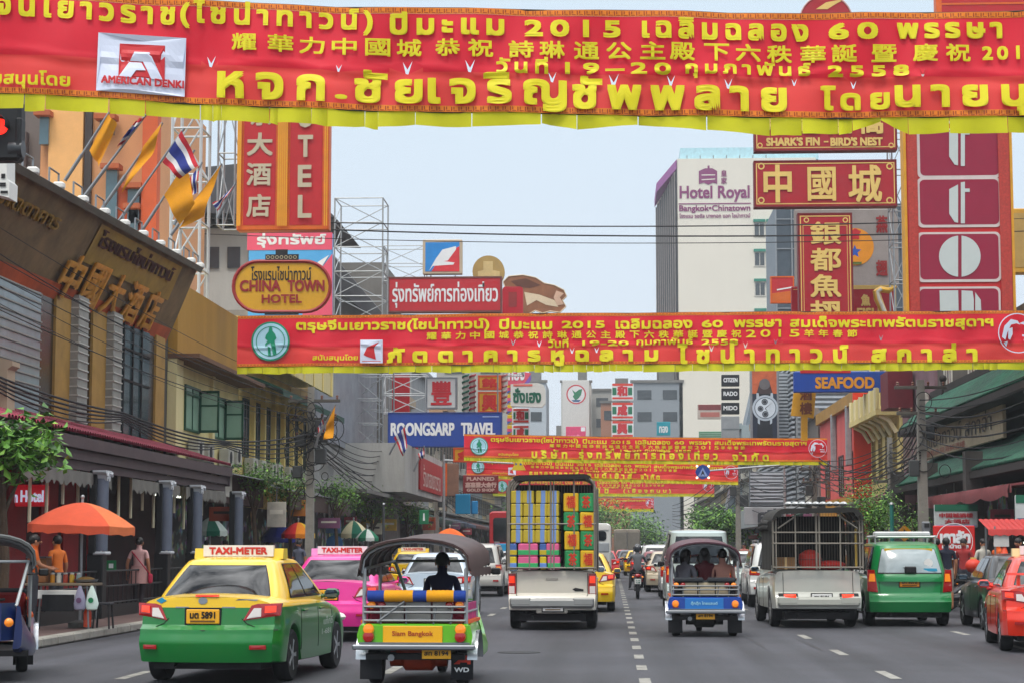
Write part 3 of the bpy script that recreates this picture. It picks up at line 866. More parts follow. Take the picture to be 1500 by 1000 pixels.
q.box((10.4, -1.7, .28), (18.8, .3, .26)); q.obj("railing", H1.root)
q = MB().use(mat('#d9e0d0', rough=.3, emit=3.0, var=0)); q.tube([(15.5, -.6, 3.0), (16.6, -.6, 3.0)], .03, 6); q.tube([(17.2, -.7, 3.0), (18.2, -.7, 3.0)], .03, 6); q.obj("strip_lamp", H1.root)
for i in range(10):
 q = MB().use(STEEL)
 x = 2.0 + i * 1.9
 u = (x - PT0.x) / (PT1.x - PT0.x)
 p = PP(min(1, max(0, u)), 1.0)
 q.tube([p + Vector((0, .15, 0)), p + Vector((0, .15, .45)), p + Vector((.7, .15, .45)), p + Vector((.7, .15, 0))], .022, 6)
 q.use(WHITE).box(p + Vector((.05, -.05, .08)), (.2, .22, .14), bev=.03)
 q.obj("flag_bracket", H1.root)
# --- cream shophouse with green windows
CREAM = wallm('#d9c98e', .3)
H2 = House("shophouse", "cream shophouse with open green windows under a mustard parapet, next to the dark hotel", "house", -1, -12.5, 55.6, 66.2)
H2.block(0, 7.0, CREAM, d=8)
H2.block(7.0, 9.15, wallm('#a67c30', .3), "parapet", d=.4, y=-.25)
H2.part("eave", mat('#6b4a35', rough=.8, dirt=.4), ((5.3, -.45, 7.02), (10.7, .9, .12)))
H2.part("corner_pier", wallm('#dccd98', .2), ((.45, -.12, 5.5), (.9, .24, 2.9)), ((6.0, -.06, 5.5), (.35, .12, 2.9)))
GRN, GPANE = mat('#0e4a34', rough=.5, var=.15), mat('#8fae98', rough=.25, var=.15, scale=1)
for xx in (3.2, 7.2):
 f = H2.window(xx, 5.05, 2.1, 1.35, GRN, GPANE, bars=(1, 0))
 q = MB().use(GRN)
 for s_ in (1,):
  for k in range(2):
   q.box((xx + .95, -.35, 5.12 + k * 1.2), (.05, .6, .08)); q.box((xx + .95, -.08 - k * .54, 5.72), (.05, .06, 1.28))
  q.box((xx + .95, -.35, 5.9), (.05, .5, .05))
 q.use(GPANE).box((xx + .95, -.35, 5.72), (.02, .5, 1.15)); q.obj("open_sash", f)
 q = MB().use(GRN); q.box((xx, -.04, 6.15), (2.0, .07, .06)); q.obj("transom", f)
for xx, z in ((2.9, 4.25), (4.4, 4.2), (7.6, 4.2), (9.0, 4.3)): H2.ac(xx, z)
H2.block(2.95, 3.9, mat('#4b2f2b', rough=.8, dirt=.4), "fascia", d=.3, y=-.9)
q = MB().use(mat('#777b7d', rough=.5, metal=.3, var=.3, scale=1, dirt=.5))
q.loft([[Vector((x, .0, 4.05 + .03 * (i % 2))), Vector((x, -1.7, 3.7 + .03 * (i % 2)))] for i, x in enumerate([i * .12 for i in range(89)])], False, False, False); q.obj("corrugated_canopy", H2.root)
H2.part("shop_front", GOODS[2], ((5.3, -.03, 1.6), (10, .06, 2.9)))
H2.part("signboard", mat('#b4b0a6', rough=.6, dirt=.2), ((1.4, -1.3, 3.5), (2.6, .1, .8)))
# --- yellow shophouse with green awning
H3 = House("shophouse", "yellow shophouse row with long green awning and shuttered windows, left of the utility pole", "house", -1, -12.5, 66.3, 82.0)
H3.block(0, 9.4, wallm('#dcc57c', .35), d=8)
H3.part("balcony", wallm('#cdbd88', .3), ((8, -.5, 8.9), (15.4, 1.0, .35)), ((8, -.95, 8.3), (15.4, .1, .9)))
for i in range(7): bx("balcony_post", H3.root, wallm('#dcc57c', .2), ((.6 + i * 2.4, -.98, 8.3), (.25, .12, .95)))
H3.awning(.1, 15.5, 7.5, .55, 1.5, mat('#0d3d30', rough=.8, var=.25, scale=1.5, dirt=.3), "green_awning")
for i in range(7):
 x = 1.2 + i * 2.15
 H3.window(x, 4.7, 1.1, 2.0, mat('#1d3b33', rough=.5), mat('#3b4a48', rough=.2, var=.3), bars=(1, 2))
 H3.part("pier", wallm('#dcc57c', .2), ((x + 1.07, -.08, 5.8), (.28, .16, 2.9)))
for x in (1.3, 3.0, 5.2, 6.6, 9.0, 11.2, 13.0): H3.ac(x, 4.1)
q = MB().use(mat('#6f6f70', rough=.5, metal=.3, var=.3, scale=1, dirt=.5))
q.loft([[Vector((x, .0, 3.95 + .03 * (i % 2))), Vector((x, -1.8, 3.5 + .03 * (i % 2)))] for i, x in enumerate([i * .12 for i in range(130)])], False, False, False); q.obj("corrugated_canopy", H3.root)
H3.part("shop_front", GOODS[3], ((7.8, -.03, 1.55), (15.2, .06, 2.9)))
H3.part("fascia", mat('#3d2b28', rough=.8, dirt=.4), ((7.8, -1.7, 3.2), (15.4, .12, .55)))
# --- grey corrugated building and the white boxed canopy with a red sign beyond the utility pole
H4 = House("shop_building", "grey corrugated shop building behind the scaffold, past the yellow shophouses", "shop", -1, -12.4, 82.1, 112.0)
H4.block(0, 11.5, wallm('#8d8c8a'), d=9)
q = MB().use(mat('#8c9096', rough=.45, metal=.4, var=.2, scale=1, dirt=.3))
q.loft([[Vector((x, -.10 - .07 * (i % 2), 6.2)), Vector((x, -.10 - .07 * (i % 2), 11.4))] for i, x in enumerate([i * .28 for i in range(100)])], False, False, False); q.obj("cladding", H4.root)
H4.block(4.2, 6.45, wallm('#a9a7a2'), "canopy_box", d=2.9, x0=9.5, x1=29.8, y=-2.9)
H4.part("red_signboard", mat('#a81c1e', rough=.6, var=.2, scale=2), ((22.5, -2.96, 5.3), (13.0, .1, 1.6)))
H4.part("canopy_slab", wallm('#6f6d6a'), ((8, -1.1, 4.0), (14, 2.2, .16)))
H4.part("shop_front", GOODS[0], ((14.9, -.03, 1.9), (29, .06, 3.6)))
q = MB().use(mat('#d8cfc4', rough=.6));
put = glyphs('ร้านทองเยาวราช')
q.add([(17.5 + a * 10.0, -3.02, 4.7 + b * 1.1) for a, b in put[0]], [f for f in put[1]], False); q.obj("lettering", H4.root)
# --- the rest of the left row
rnd = random.Random(11)
cl = ['#a08f78', '#8a8c8d', '#b6aa92', '#9b7d63', '#a8a39a', '#7f8a8d', '#b09a72', '#94897d']
desc = ['grey plastered', 'tan', 'pale concrete', 'brownish', 'weathered cream', 'blue grey', 'yellowed', 'dusty grey']
def row_house(side, X, y0, y1, h, col, label, floors=3):
 hh = House("shophouse", label, "house", side, X, y0, y1, "shophouses along the far part of the street")
 hh.block(0, h, wallm(col), d=10)
 w = hh.w
 hh.part("parapet", wallm(col, .2), ((w / 2, -.12, h - .1), (w + .02, .36, .5)))
 z = 4.2
 while z < h - 2.4:
  n = max(2, int(w / 2.6))
  for i in range(n):
   hh.window(w * (i + .5) / n, z + .5, w / n * .6, 1.5, mat('#5a5854', rough=.6), SHOPGLASS, bars=(1, 1))
  hh.part("ledge", wallm('#8f8b82'), ((w / 2, -.3, z - .05), (w, .6, .14)))
  if rnd.random() < .8: hh.ac(w * .3, z - .0 + .1)
  z += 3.2
 hh.part("shop_front", GOODS[1], ((w / 2, -.03, 1.8), (w * .96, .06, 3.3)))
 hh.awning(.2, w - .2, 3.9, .5, 1.6, mat(rnd.choice(['#5a2a25', '#2c4a3d', '#39445a', '#6a5a38', '#4b4b4e']), rough=.8, var=.3, dirt=.4))
 return hh
Y = 112.2
spec = [(10, 10.5), (12, 13.0), (11, 10.0), (13, 12.0), (15, 11), (17, 13.5), (20, 12), (24, 14), (30, 12)]
place = ['first past the boxed canopy', 'second past the boxed canopy', 'beside the third banner', 'beside the fourth banner', 'near the red bus', 'before the far banners', 'beside the fifth banner', 'beside the farthest banner', 'last before the street bends']
for i, (w, h) in enumerate(spec):
 row_house(-1, -12.3 + bend(Y), Y, Y + w, h, cl[i % 8], "%s left-hand shophouse, %s" % (desc[i % 8], place[i]))
 Y += w + .1
# --- right side, near to far
H5 = House("restaurant_building", "restaurant with two tiers of green tiled roof and a tan Thai sign, right edge", "restaurant", 1, 12.4, 50.0, 76.0)
H5.block(0, 8.9, wallm('#5d564f'), d=8)
for i in range(5): H5.window(2.5 + i * 5, 7.45, 1.6, 1.1, mat('#c9c6be', rough=.6), SHOPGLASS, bars=(2, 0))
GT = mat('#1a5640', rough=.6, var=.6, scale=4, dirt=.75)
q = MB().use(GT); tiled_roof(q, 0, 26.0, 7.3, 6.0, -.1, -1.5, .22); o = q.obj("tiled_roof", H5.root)
q = MB().use(GT); tiled_roof(q, 0, 26.0, 5.0, 3.8, -.1, -2.0, .22); o = q.obj("tiled_roof", H5.root)
TRIM = mat('#2a2523', rough=.8, var=.3)
H5.part("roof_trim", TRIM, ((13, -1.45, 5.9), (26.1, .2, .2)), ((13, -.75, 5.82), (26.1, 1.4, .06)), ((13, -1.95, 3.7), (26.1, .2, .2)), ((13, -1.0, 3.64), (26.1, 1.8, .06)), ((13, -.05, 7.35), (26.1, .5, .25)))
q = MB().use(mat('#ab9a80', rough=.7, var=.2, dirt=.3)); q.box((9.4, -.9, 5.36), (15.6, .12, 1.1), bev=.02); sg = q.obj("signboard", H5.root)
g = glyphs('ไชน่าทาวน์ สกาล่า'); q = MB().use(mat('#3a3330', rough=.6))
for d in (0, .05): q.add([(3.0 + a * 12.6 + d, -.98 - d * .1, 5.15 + b * .68) for a, b in g[0]], [f for f in g[1]], False)
q.obj("lettering", sg)
g = glyphs('銀都魚翅海鮮酒樓'); q = MB().use(mat('#8f2a20', rough=.6)); q.add([(3.0 + a * 8 + d, -.98, 4.86 + b * .22) for a, b in g[0]], [f for f in g[1]], False); q.obj("red_lettering", sg)
H5.awning(12, 25.9, 3.5, .3, 2.5, mat('#6e3234', rough=.85, var=.2, scale=2), "pink_awning")  # pink darkened in the colour to stand for deep shade
q = MB().use(mat('#7c3a3c', rough=.85, var=.2))  # valance colour darkened for the same shade
q.loft([[Vector((x, -2.51, 3.2)), Vector((x, -2.52 - .05 * abs(math.sin(x * 1.0)), 3.05)), Vector((x, -2.53, 2.92 - .10 * abs(math.sin(x * 1.0))))] for x in [12 + i * .1 for i in range(139)]], False, False, True)
q.obj("awning_valance", H5.root)
H5.part("shop_front", GOODS[2], ((13, -.03, 1.9), (25.4, .06, 3.7)))
H5.part("street_pier", mat('#4c4845', rough=.8, dirt=.4), ((2.0, -1.9, 2.2), (.5, .5, 4.4)), ((9.5, -1.9, 2.2), (.5, .5, 4.4)), ((17.5, -1.9, 2.2), (.5, .5, 4.4)))
for x in (3.0, 13.0, 23.0): q = MB().use(TRIM); q.box((x, -.3, 7.4), (.14, .14, .5)); q.sphere((x, -.3, 7.75), .14); q.obj("finial", H5.root)
H6 = House("shophouse", "mauve pink shophouse with a lit lattice front, between green roof and yellow balcony", "house", 1, 12.3, 76.1, 84.6)
H6.block(0, 9.2, wallm('#8a6a72'), d=8)
for i in range(3): H6.window(1.5 + i * 2.7, 4.9, 1.9, 1.6, mat('#a9a196', rough=.6), mat('#7d4a45', rough=.3, var=.4), bars=(3, 3))
H6.part("signboard", mat('#6b1622', rough=.6, var=.2), ((2.6, -.6, 8.0), (2.2, 1.0, 1.5)))
H6.awning(.3, 8.2, 4.1, .5, 1.9, mat('#8f3a55', rough=.8, var=.2)); H6.part("ledge", wallm('#a8a094'), ((4.2, -.35, 4.35), (8.4, .7, .2)))
H6.part("shop_front", GOODS[3], ((4.2, -.03, 1.7), (8.2, .06, 3.3)))
for x in (2.5, 7): H6.ac(x, 7.0)
H7 = House("shophouse", "pale yellow shophouse with a rounded balcony and tall slim windows, right-hand row", "house", 1, 12.2, 84.7, 94.3)
YW = wallm('#dccb88', .25)
H7.block(0, 10.4, YW, d=8)
H7.part("balcony", YW, ((4.8, -.5, 7.35), (9.5, 1.0, .25)), ((4.8, -.9, 7.9), (9.5, .12, .9)))
for i in range(6): bx("balcony_post", H7.root, wallm('#e2d8b0', .2), ((.5 + i * 1.75, -.95, 7.9), (.3, .14, .96))); MB().use(wallm('#e2d8b0', .2)).tube([(.5 + i * 1.75, -.1, 6.5), (.5 + i * 1.75, -.4, 7.0), (.5 + i * 1.75, -.8, 7.22)], .1, 6).obj("balcony_bracket", H7.root)
for i in range(4): H7.window(1.2 + i * 2.3, 4.6, .95, 2.3, mat('#a08d50', rough=.6), mat('#2c2a22', rough=.2, var=.4), bars=(1, 3))
for i in range(3): H7.window(1.6 + i * 3.0, 8.0, 1.2, 1.7, mat('#a08d50', rough=.6), SHOPGLASS, bars=(1, 1))
H7.awning(.3, 9.3, 4.0, .5, 1.8, mat('#4a4438', rough=.8, var=.3)); H7.part("shop_front", GOODS[3], ((4.8, -.03, 1.7), (9.2, .06, 3.3)))
H8 = House("shophouse", "coral pink shop building with a bright orange end wall and two white pipes", "house", 1, 12.0, 94.5, 115.0)
CORAL = wallm('#d95f5a', .12)
H8.block(0, 8.7, CORAL, d=7)
q = MB().use(mat('#d4361a', rough=.6, var=.06)); q.box((20.7, 3.2, 5.9), (.3, 7.6, 6.2)); q.obj("orange_end_wall", H8.root)
H8.part("tan_coping", mat('#a57a2c', rough=.7, dirt=.3), ((10.3, 1.5, 8.9), (20.4, 3.5, .6)))
for x, z in ((4.0, 5.2), (10.5, 5.2), (16.5, 5.2)): H8.window(x, 4.3, 2.0, 2.1, mat('#4a1d1c', rough=.6), SHOPGLASS, bars=(1, 2))
H8.part("white_duct", GALV, ((8.3, -.15, 7.2), (.4, .3, 3.0)), ((15.0, -.15, 7.2), (.4, .3, 3.0)), bev=.05)
H8.part("yellow_signboard", mat('#b9861a', rough=.6, var=.2, dirt=.3), ((10, -.4, 3.2), (18, .2, 1.8)))
H8.awning(.3, 20, 2.9, .4, 1.8, mat('#7d2530', rough=.8, var=.3)); H8.part("shop_front", GOODS[3], ((10, -.03, 1.2), (20, .06, 2.2)))
H9 = House("shop_building", "grey louvred shop building with a white shop sign, carrying the watch billboard", "shop", 1, 11.2, 121.0, 150.0)
H9.block(0, 14.5, wallm('#8f9396'), d=9)
q = MB().use(mat('#a7adb3', rough=.5, metal=.3, var=.15, dirt=.25))
for i in range(34): q.box((14.5, -.16, 4.4 + i * .3), (28.8, .18, .14))
q.obj("louvre", H9.root)
# the end wall that looks up the street towards the camera carries louvres too
q = MB().use(mat('#a7adb3', rough=.5, metal=.3, var=.15, dirt=.25))
for i in range(34): q.box((29.1, 2.2, 4.4 + i * .3), (.18, 4.2, .14))
q.obj("louvre", H9.root)
H9.part("shop_front", GOODS[0], ((14.5, -.03, 1.5), (28, .06, 2.8)))
H9.part("shop_sign", mat('#a2a5a8', rough=.5, var=.1), ((14.5, -.9, 3.65), (28.8, 1.8, 1.25)))
row_house(1, 11.9, 115.2, 120.8, 9.5, '#77706a', 'narrow grey right-hand shophouse between the coral building and the louvred shop')
Y = 150.2
spec = [(13, 11.5), (14, 10.0), (16, 12.5), (18, 11), (22, 13), (40, 11)]
place = ['next after the louvred shop', 'second after the louvred shop', 'beside the fifth banner end', 'before the white hotel tower', 'below the white hotel tower', 'last of the row']
for i, (w, h) in enumerate(spec):
 row_house(1, 11.6 + bend(Y), Y, Y + w, h, cl[(i + 3) % 8], "%s right-hand shophouse, %s" % (desc[(i + 3) % 8], place[i]))
 Y += w + .1
# ---------------------------------------------------------------- big buildings behind
def block_px(name, label, cat, box, Y, depth, m, roof=None, zb=0.0):
 """a building whose front faces the camera: picture box of its front, at distance Y"""
 x0, y0, x1, y1 = box
 A, B = W(x0, y0, Y), W(x1, y0, Y)
 root = thing(name, label, cat, ((A.x + B.x) / 2, Y, zb))
 w, h = B.x - A.x, A.z - zb
 q = MB().use(m); q.box((0, depth / 2, h / 2), (w, depth, h)); q.obj("wall", root)
 return root, w, h
# white hotel tower with a ribbed flank
a = W(992, 233, 300); b = W(1137, 233, 300); c = W(962, 310, 335)
root = thing("hotel_tower", "tall white hotel tower with a purple rooftop name and crown emblem, right of the sky", "hotel", (a.x, 300, 0))
hw, hh = b.x - a.x + 6, a.z
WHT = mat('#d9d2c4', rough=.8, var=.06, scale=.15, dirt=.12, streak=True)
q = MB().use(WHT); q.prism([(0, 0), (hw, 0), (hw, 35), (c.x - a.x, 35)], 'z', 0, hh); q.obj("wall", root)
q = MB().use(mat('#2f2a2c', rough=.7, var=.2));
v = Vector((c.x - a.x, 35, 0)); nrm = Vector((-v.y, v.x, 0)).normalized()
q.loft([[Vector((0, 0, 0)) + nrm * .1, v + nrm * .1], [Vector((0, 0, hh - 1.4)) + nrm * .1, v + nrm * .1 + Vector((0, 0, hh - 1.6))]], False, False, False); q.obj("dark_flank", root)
q = MB().use(mat('#8d8580', rough=.8))
for i in range(10):
 p = v * ((i + .5) / 10) + nrm * .3
 q.box(p + Vector((.0, 0, (hh - 1.8) / 2)), (.12, .7, hh - 1.8))
q.obj("flank_rib", root)
q = MB().use(mat('#8f2f86', rough=.6)); q.prism([(-.1, -.1), (-.1, 4), (c.x - a.x - .38, 35), (c.x - a.x - .38, 20)], 'z', hh - 1.5, hh - .1); q.obj("purple_trim", root)
q = MB().use(mat('#a9cfd8', rough=.4)); q.box((hw / 2 + .5, 8, hh + .9), (hw, 14, 1.9)); q.obj("roof_screen", root)
q = MB().use(STEEL)
for i in range(7): q.tube([(1.5 + i * 2, .2, hh - .5), (1.5 + i * 2, .1, hh + .5)], .08, 5)
q.obj("roof_bracket", root)
TEAL = mat('#1d7a66', rough=.5)
def tx(px): return W(px, 400, 300).x - a.x
for r_ in range(9):
 zz = W(1115, 326 + 43.5 * r_, 300).z
 for px in (1113, 1132):
  x = tx(px)
  q = MB().use(mat('#c9c4ba', rough=.7));
  q.box((x, -.06, zz - 1.0), (1.7, .14, 2.4)); f = q.obj("window", root)
  q = MB().use(mat('#1f2a2c', rough=.1, ior=1.8)); q.box((x - .38, -.15, zz - 1.1), (.64, .03, 1.9)); q.box((x + .38, -.15, zz - 1.1), (.64, .03, 1.9)); q.obj("pane", f)
  q = MB().use(TEAL); q.box((x, -.25, zz + .22), (1.8, .5, .4)); q.obj("hood", f)
PUR = mat('#7d2360', rough=.5)
def tz(py): return W(1045, py, 300).z
q = MB().use(PUR)
put_text(q, 'Hotel Royal', tx(997), tz(296), tx(1099), tz(273), -.08, .15)
put_poly(q, [(tx(995), tz(299.5)), (tx(1101), tz(299.5)), (tx(1101), tz(298)), (tx(995), tz(298))], -.08)
put_text(q, 'Bangkok•Chinatown', tx(996), tz(312), tx(1100), tz(301), -.08, .08)
put_text(q, 'โรงแรม รอยัล บางกอก แอท ไชน่าทาวน์', tx(996), tz(319.5), tx(1100), tz(313), -.08, .05)
q.obj("lettering", root)
q = MB().use(PUR)
P = lambda pts: [(tx(u), tz(w)) for u, w in pts]
put_poly(q, P([(1025, 270), (1025, 251), (1034, 247), (1038, 247), (1038, 243), (1041, 243), (1041, 247), (1045, 247), (1052, 251), (1052, 270), (1046, 268), (1039, 271), (1032, 268)]), -.08)
q.use(WHT); put_poly(q, P([(1029, 256), (1049, 256), (1049, 257.5), (1029, 257.5)]), -.1); put_poly(q, P([(1029, 263), (1049, 262), (1049, 263.5), (1029, 264.5)]), -.1)
q.use(PUR); put_text(q, '皇', tx(1058), tz(259), tx(1066), tz(250), -.08, .06); put_text(q, '家', tx(1058), tz(270), tx(1066), tz(261), -.08, .06)
q.obj("crown_emblem", root)
# dark glass building right of the tower, behind the restaurant signs
root, w, h = block_px("office_building", "dark steel and glass office block between the white tower and the restaurant signs", "office", (1136, 300, 1320, 640), 185, 12, mat('#3d4750', rough=.4, var=.2))
q = MB().use(STEEL)
for i in range(9): q.box((-w / 2 + w * i / 8, -.1, h / 2), (.12, .2, h))
for i in range(12): q.box((0, -.08, h * (i + .5) / 12), (w, .15, .1))
q.obj("mullion", root)
q = MB().use(mat('#6a747c', rough=.4)); q.prism([(-w / 2 - 6, 0), (-w / 2, 0), (-w / 2, h * .62), (-w / 2 - 1.2, h * .62)], 'y', .5, 6); q.obj("sloped_bay", root)
# peach and orange tower on the left, behind the hotel front
root, w, h = block_px("apartment_tower", "peach and orange apartment tower rising behind the dark hotel front, top left", "apartment building", (62, 120, 236, 340), 78, 9, mat('#c98f63', rough=.8, var=.1, scale=.4, dirt=.15))
X = lambda px: W(px, 300, 78).x - root.location.x
q = MB().use(mat('#e0a86a', rough=.8, var=.08)); q.box(((X(72) + X(122)) / 2, -.15, h / 2), (X(122) - X(72), .3, h)); q.obj("pale_panel", root)
q = MB().use(mat('#3b3230', rough=.6)); q.box(((X(124) + X(134)) / 2, -.1, h / 2), (X(134) - X(124), .2, h)); q.obj("dark_shaft", root)
q = MB().use(mat('#c2552c', rough=.8, var=.1)); q.box(((X(212) + X(234)) / 2, -.3, h / 2), (X(234) - X(212), .6, h)); q.box(((X(160) + X(212)) / 2, -.12, W(180, 272, 78).z - 2), (X(212) - X(160), .2, 4)); q.obj("orange_panel", root)
for (x0, y0, x1, y1) in ((62, 175, 76, 215), (158, 252, 176, 330), (190, 280, 208, 330), (192, 310, 206, 340), (150, 180, 170, 200)):
 p, r_ = W(x0, y1, 78), W(x1, y0, 78)
 q = MB().use(mat('#44606a', rough=.15, ior=1.8, var=.2)); q.box(((p.x + r_.x) / 2 - root.location.x, -.3, (p.z + r_.z) / 2), (r_.x - p.x, .3, r_.z - p.z)); f = q.obj("window", root)
 q = MB().use(mat('#a8552f', rough=.7)); q.box(((p.x + r_.x) / 2 - root.location.x, -.5, r_.z + .1), (r_.x - p.x + .3, .7, .2)); q.obj("hood", f)
root, w, h = block_px("apartment_tower", "brown grey block behind the hotel front at the top left corner", "apartment building", (-120, 100, 62, 340), 84, 9, wallm('#6d625c'))
for i in range(3):
 q = MB().use(mat('#4d3d38', rough=.7)); q.box((-w / 2 + 1.2 + i * 1.7, -.2, 17), (.8, .4, 5)); q.obj("balcony_recess", root)
# white building with a dark roof behind the oval sign
root, w, h = block_px("white_building", "white building with a dark pitched roof behind the oval hotel sign", "house", (288, 335, 372, 470), 92, 8, wallm('#b8b5ad', .3))
q = MB().use(mat('#4b4c50', rough=.7, var=.2)); q.prism([(-w / 2 - .6, h + .6), (w / 2 + 4, h + .3), (w / 2 + 1.2, h + 3.0), (-w / 2 - .6, h + 2.6)], 'y', -1.2, 8.5); q.obj("roof", root)
q = MB().use(STEEL)
for i in range(8): q.tube([(-w / 2 + i * w / 7, -.6, h), (-w / 2 + i * w / 7, -.6, h + .7)], .03, 5)
q.obj("railing", root)
for i in range(3):
 q = MB().use(mat('#39424a', rough=.2, ior=1.8)); q.box((-w / 2 + .8 + i * 1.0, -.05, h - 1.4), (.6, .1, 1.0)); q.obj("window", root)
# grey roofed building behind the yellow shophouses
root, w, h = block_px("concrete_building", "concrete building with a slanting roof slab behind the long red travel sign", "building", (484, 385, 562, 600), 104, 9, wallm('#75726d'))
q = MB().use(mat('#57575a', rough=.8, var=.2)); q.prism([(-w / 2 - .2, h - 1.2), (w / 2 + .4, h - 3.6), (w / 2 + .4, h - 3.2), (-w / 2 - .2, h + .8)], 'y', -2.0, 4); q.obj("roof_slab", root)
# far end of the street
far = [((640, 470, 745, 640), 225, '#9a9892', "pale grey block behind the stacked left-hand signs, far end"), ((742, 560, 800, 640), 300, '#a9b0b6', "hazy blue grey block behind the green lettered sign"), ((822, 560, 866, 650), 330, '#c6c4bd', "slim white block that carries the round bank emblem"),
       ((866, 572, 930, 650), 345, '#a3a19c', "grey far block beside the bank emblem"), ((925, 560, 1000, 660), 300, '#858b90', "blue grey far block left of the white tower"), ((795, 640, 830, 700), 380, '#8c8f90', "low hazy block at the end of the street"), ((880, 590, 922, 660), 318, '#a8745a', "orange far block behind the green framed characters"),  # orange block: distance haze put into its muted colour
       ((985, 565, 1062, 700), 340, '#c9c4b6', "cream block with small ledges under the white hotel tower")]
for i, (b_, Y, c_, lb) in enumerate(far):
 root, w, h = block_px("far_building", lb, "building", b_, Y, 14, mat(c_, rough=.85, var=.1, scale=.1, dirt=.25, streak=True))
 nx, nz_ = max(2, int(w / 3.2)), max(2, int(h / 3.3))
 for r_ in range(nz_ - max(1, nz_ - 6), nz_):
  q = MB().use(mat('#3c4246', rough=.25, var=.2))
  for k in range(nx): q.box((-w / 2 + w * (k + .5) / nx, -.03, h * (r_ + .45) / nz_), (w / nx * .55, .1, h / nz_ * .42))
  q.obj("window_row", root)
 q = MB().use(mat('#6e6c68', rough=.8)); q.box((0, 0, h + .2), (w + .4, .5, .4)); q.box((w * .2, 4, h + 1.2), (w * .3, 3, 2.4)); q.obj("roof_edge", root)
# ---------------------------------------------------------------- signboards (facing the camera, projecting over the street)
SR = mat('#b5161c', rough=.5, var=.1, dirt=.15); SRD = mat('#a30f1f', rough=.5, var=.1, dirt=.12); ORG = mat('#cf5a0d', rough=.5, var=.15)
AMB = mat('#d7901a', rough=.5, var=.12); CREAMT = mat('#e2cf98', rough=.5, var=.06); GREYT = mat('#b8a98e', rough=.5, var=.06); WT = mat('#dedede', rough=.5, var=.05)
BLU = mat('#1c4f9e', rough=.5, var=.08); MAG = mat('#8c0a30', rough=.4, var=.08); LG = mat('#b9bfbb', rough=.4, var=.05); SKYB = mat('#4f9fd6', rough=.5, var=.05)
GD = mat('#d9b765', rough=.45, var=.1)
def tx_(m, b, s, bold=.03, slant=0): return ("lettering", 't', m, b, s, bold, slant)
S = "signs over the left pavement"
# tall hotel sign
h = sign("hotel_sign", "tall red and orange double hotel sign with grey letters over the left pavement", "sign", (346, 60, 484, 338), 62, .5, ORG,
     [("red_field", 'r', SR, (356, 66, 406, 330)), ("red_field", 'r', SR, (424, 66, 474, 330)),
      tx_(GREYT, (368, 110, 397, 142), '國', .04), tx_(GREYT, (368, 152, 397, 184), '京', .04), tx_(GREYT, (363, 196, 399, 228), '大', .06), tx_(GREYT, (362, 240, 397, 272), '酒', .05), tx_(GREYT, (362, 286, 396, 318), '店', .05),
      tx_(GREYT, (437, 110, 457, 141), 'H', .06), tx_(GREYT, (437, 154, 459, 187), 'O', .06), tx_(GREYT, (438, 200, 458, 230), 'T', .07), tx_(GREYT, (438, 244, 456, 274), 'E', .07), tx_(GREYT, (438, 288, 456, 319), 'L', .07)]
     + [("gold_line", 'r', AMB, (a, 64, a + .8, 332)) for a in (350, 353, 409, 412, 415, 418, 421, 477, 480)] + [("gold_line", 'r', AMB, (354, a, 474, a + .8)) for a in (333, 336)])
# oval hotel sign
def oval(x0, y0, x1, y1):
 r = (y1 - y0) / 2; P = []
 for k in range(15): a = R(90 + 180 * k / 14); P.append((x0 + r + r * math.cos(a), (y0 + y1) / 2 - r * math.sin(a)))
 for k in range(15): a = R(-90 + 180 * k / 14); P.append((x1 - r + r * math.cos(a), (y0 + y1) / 2 - r * math.sin(a)))
 return P
MAR = mat('#8c1a1a', rough=.5, var=.1)
sign("oval_hotel_sign", "mustard oval hotel sign with maroon letters hanging under the tall red sign", "sign", (342, 383, 484, 457), 61.5, .35, mat('#c79416', rough=.5, var=.12, dirt=.12),
     [tx_(BLACK, (368, 390, 456, 411), 'โรงแรมไชน่าทาวน์', .012), tx_(MAR, (352, 411, 411, 427), 'CHINA', .035), tx_(MAR, (422, 411, 475, 427), 'TOWN', .035), tx_(MAR, (384, 432, 442, 444), 'HOTEL', .03),
      ("scroll_crest", 'r', DARK, (389, 373, 438, 382)), ("scroll_crest", 'r', DARK, (404, 366, 422, 374)), ("scroll_crest", 'r', DARK, (388, 457, 438, 462))] + [("crest_curl", 'o', mat('#a89a7a', rough=.6), (393 + i * 6.6, 377.5, 2.6, 1.7)) for i in range(7)],
     frame=MAR, fw=.12, shape=oval(342, 383, 484, 457))
sign("travel_sign", "pink and sky blue sign with slanted white Thai letters, behind the oval hotel sign", "sign", (362, 341, 487, 520), 75, .3, SKYB,
     [("pink_field", 'r', mat('#d8526b', rough=.5, var=.06), (362, 341, 487, 367)), tx_(WT, (377, 342, 477, 363), 'รุ่งทรัพย์', .05), ("white_bird", 'p', mat('#d8526b', rough=.5, var=.06), [(487, 372), (470, 395), (455, 430), (440, 470), (487, 470)]), ("white_bird", 'p', WT, [(482, 374), (466, 384), (458, 400), (470, 394)])])
sign("long_travel_sign", "long red signboard with white Thai letters above the blue one, left of centre", "sign", (568, 405, 735, 458), 95, .5, mat('#b51f28', rough=.5, var=.08),
     [tx_(WT, (575, 413, 729, 451), 'รุ่งทรัพย์การท่องเที่ยว', .035)], frame=mat('#6d3a34'), fw=.08, brackets=[((575, 458), (575, 610)), ((728, 458), (728, 610))])
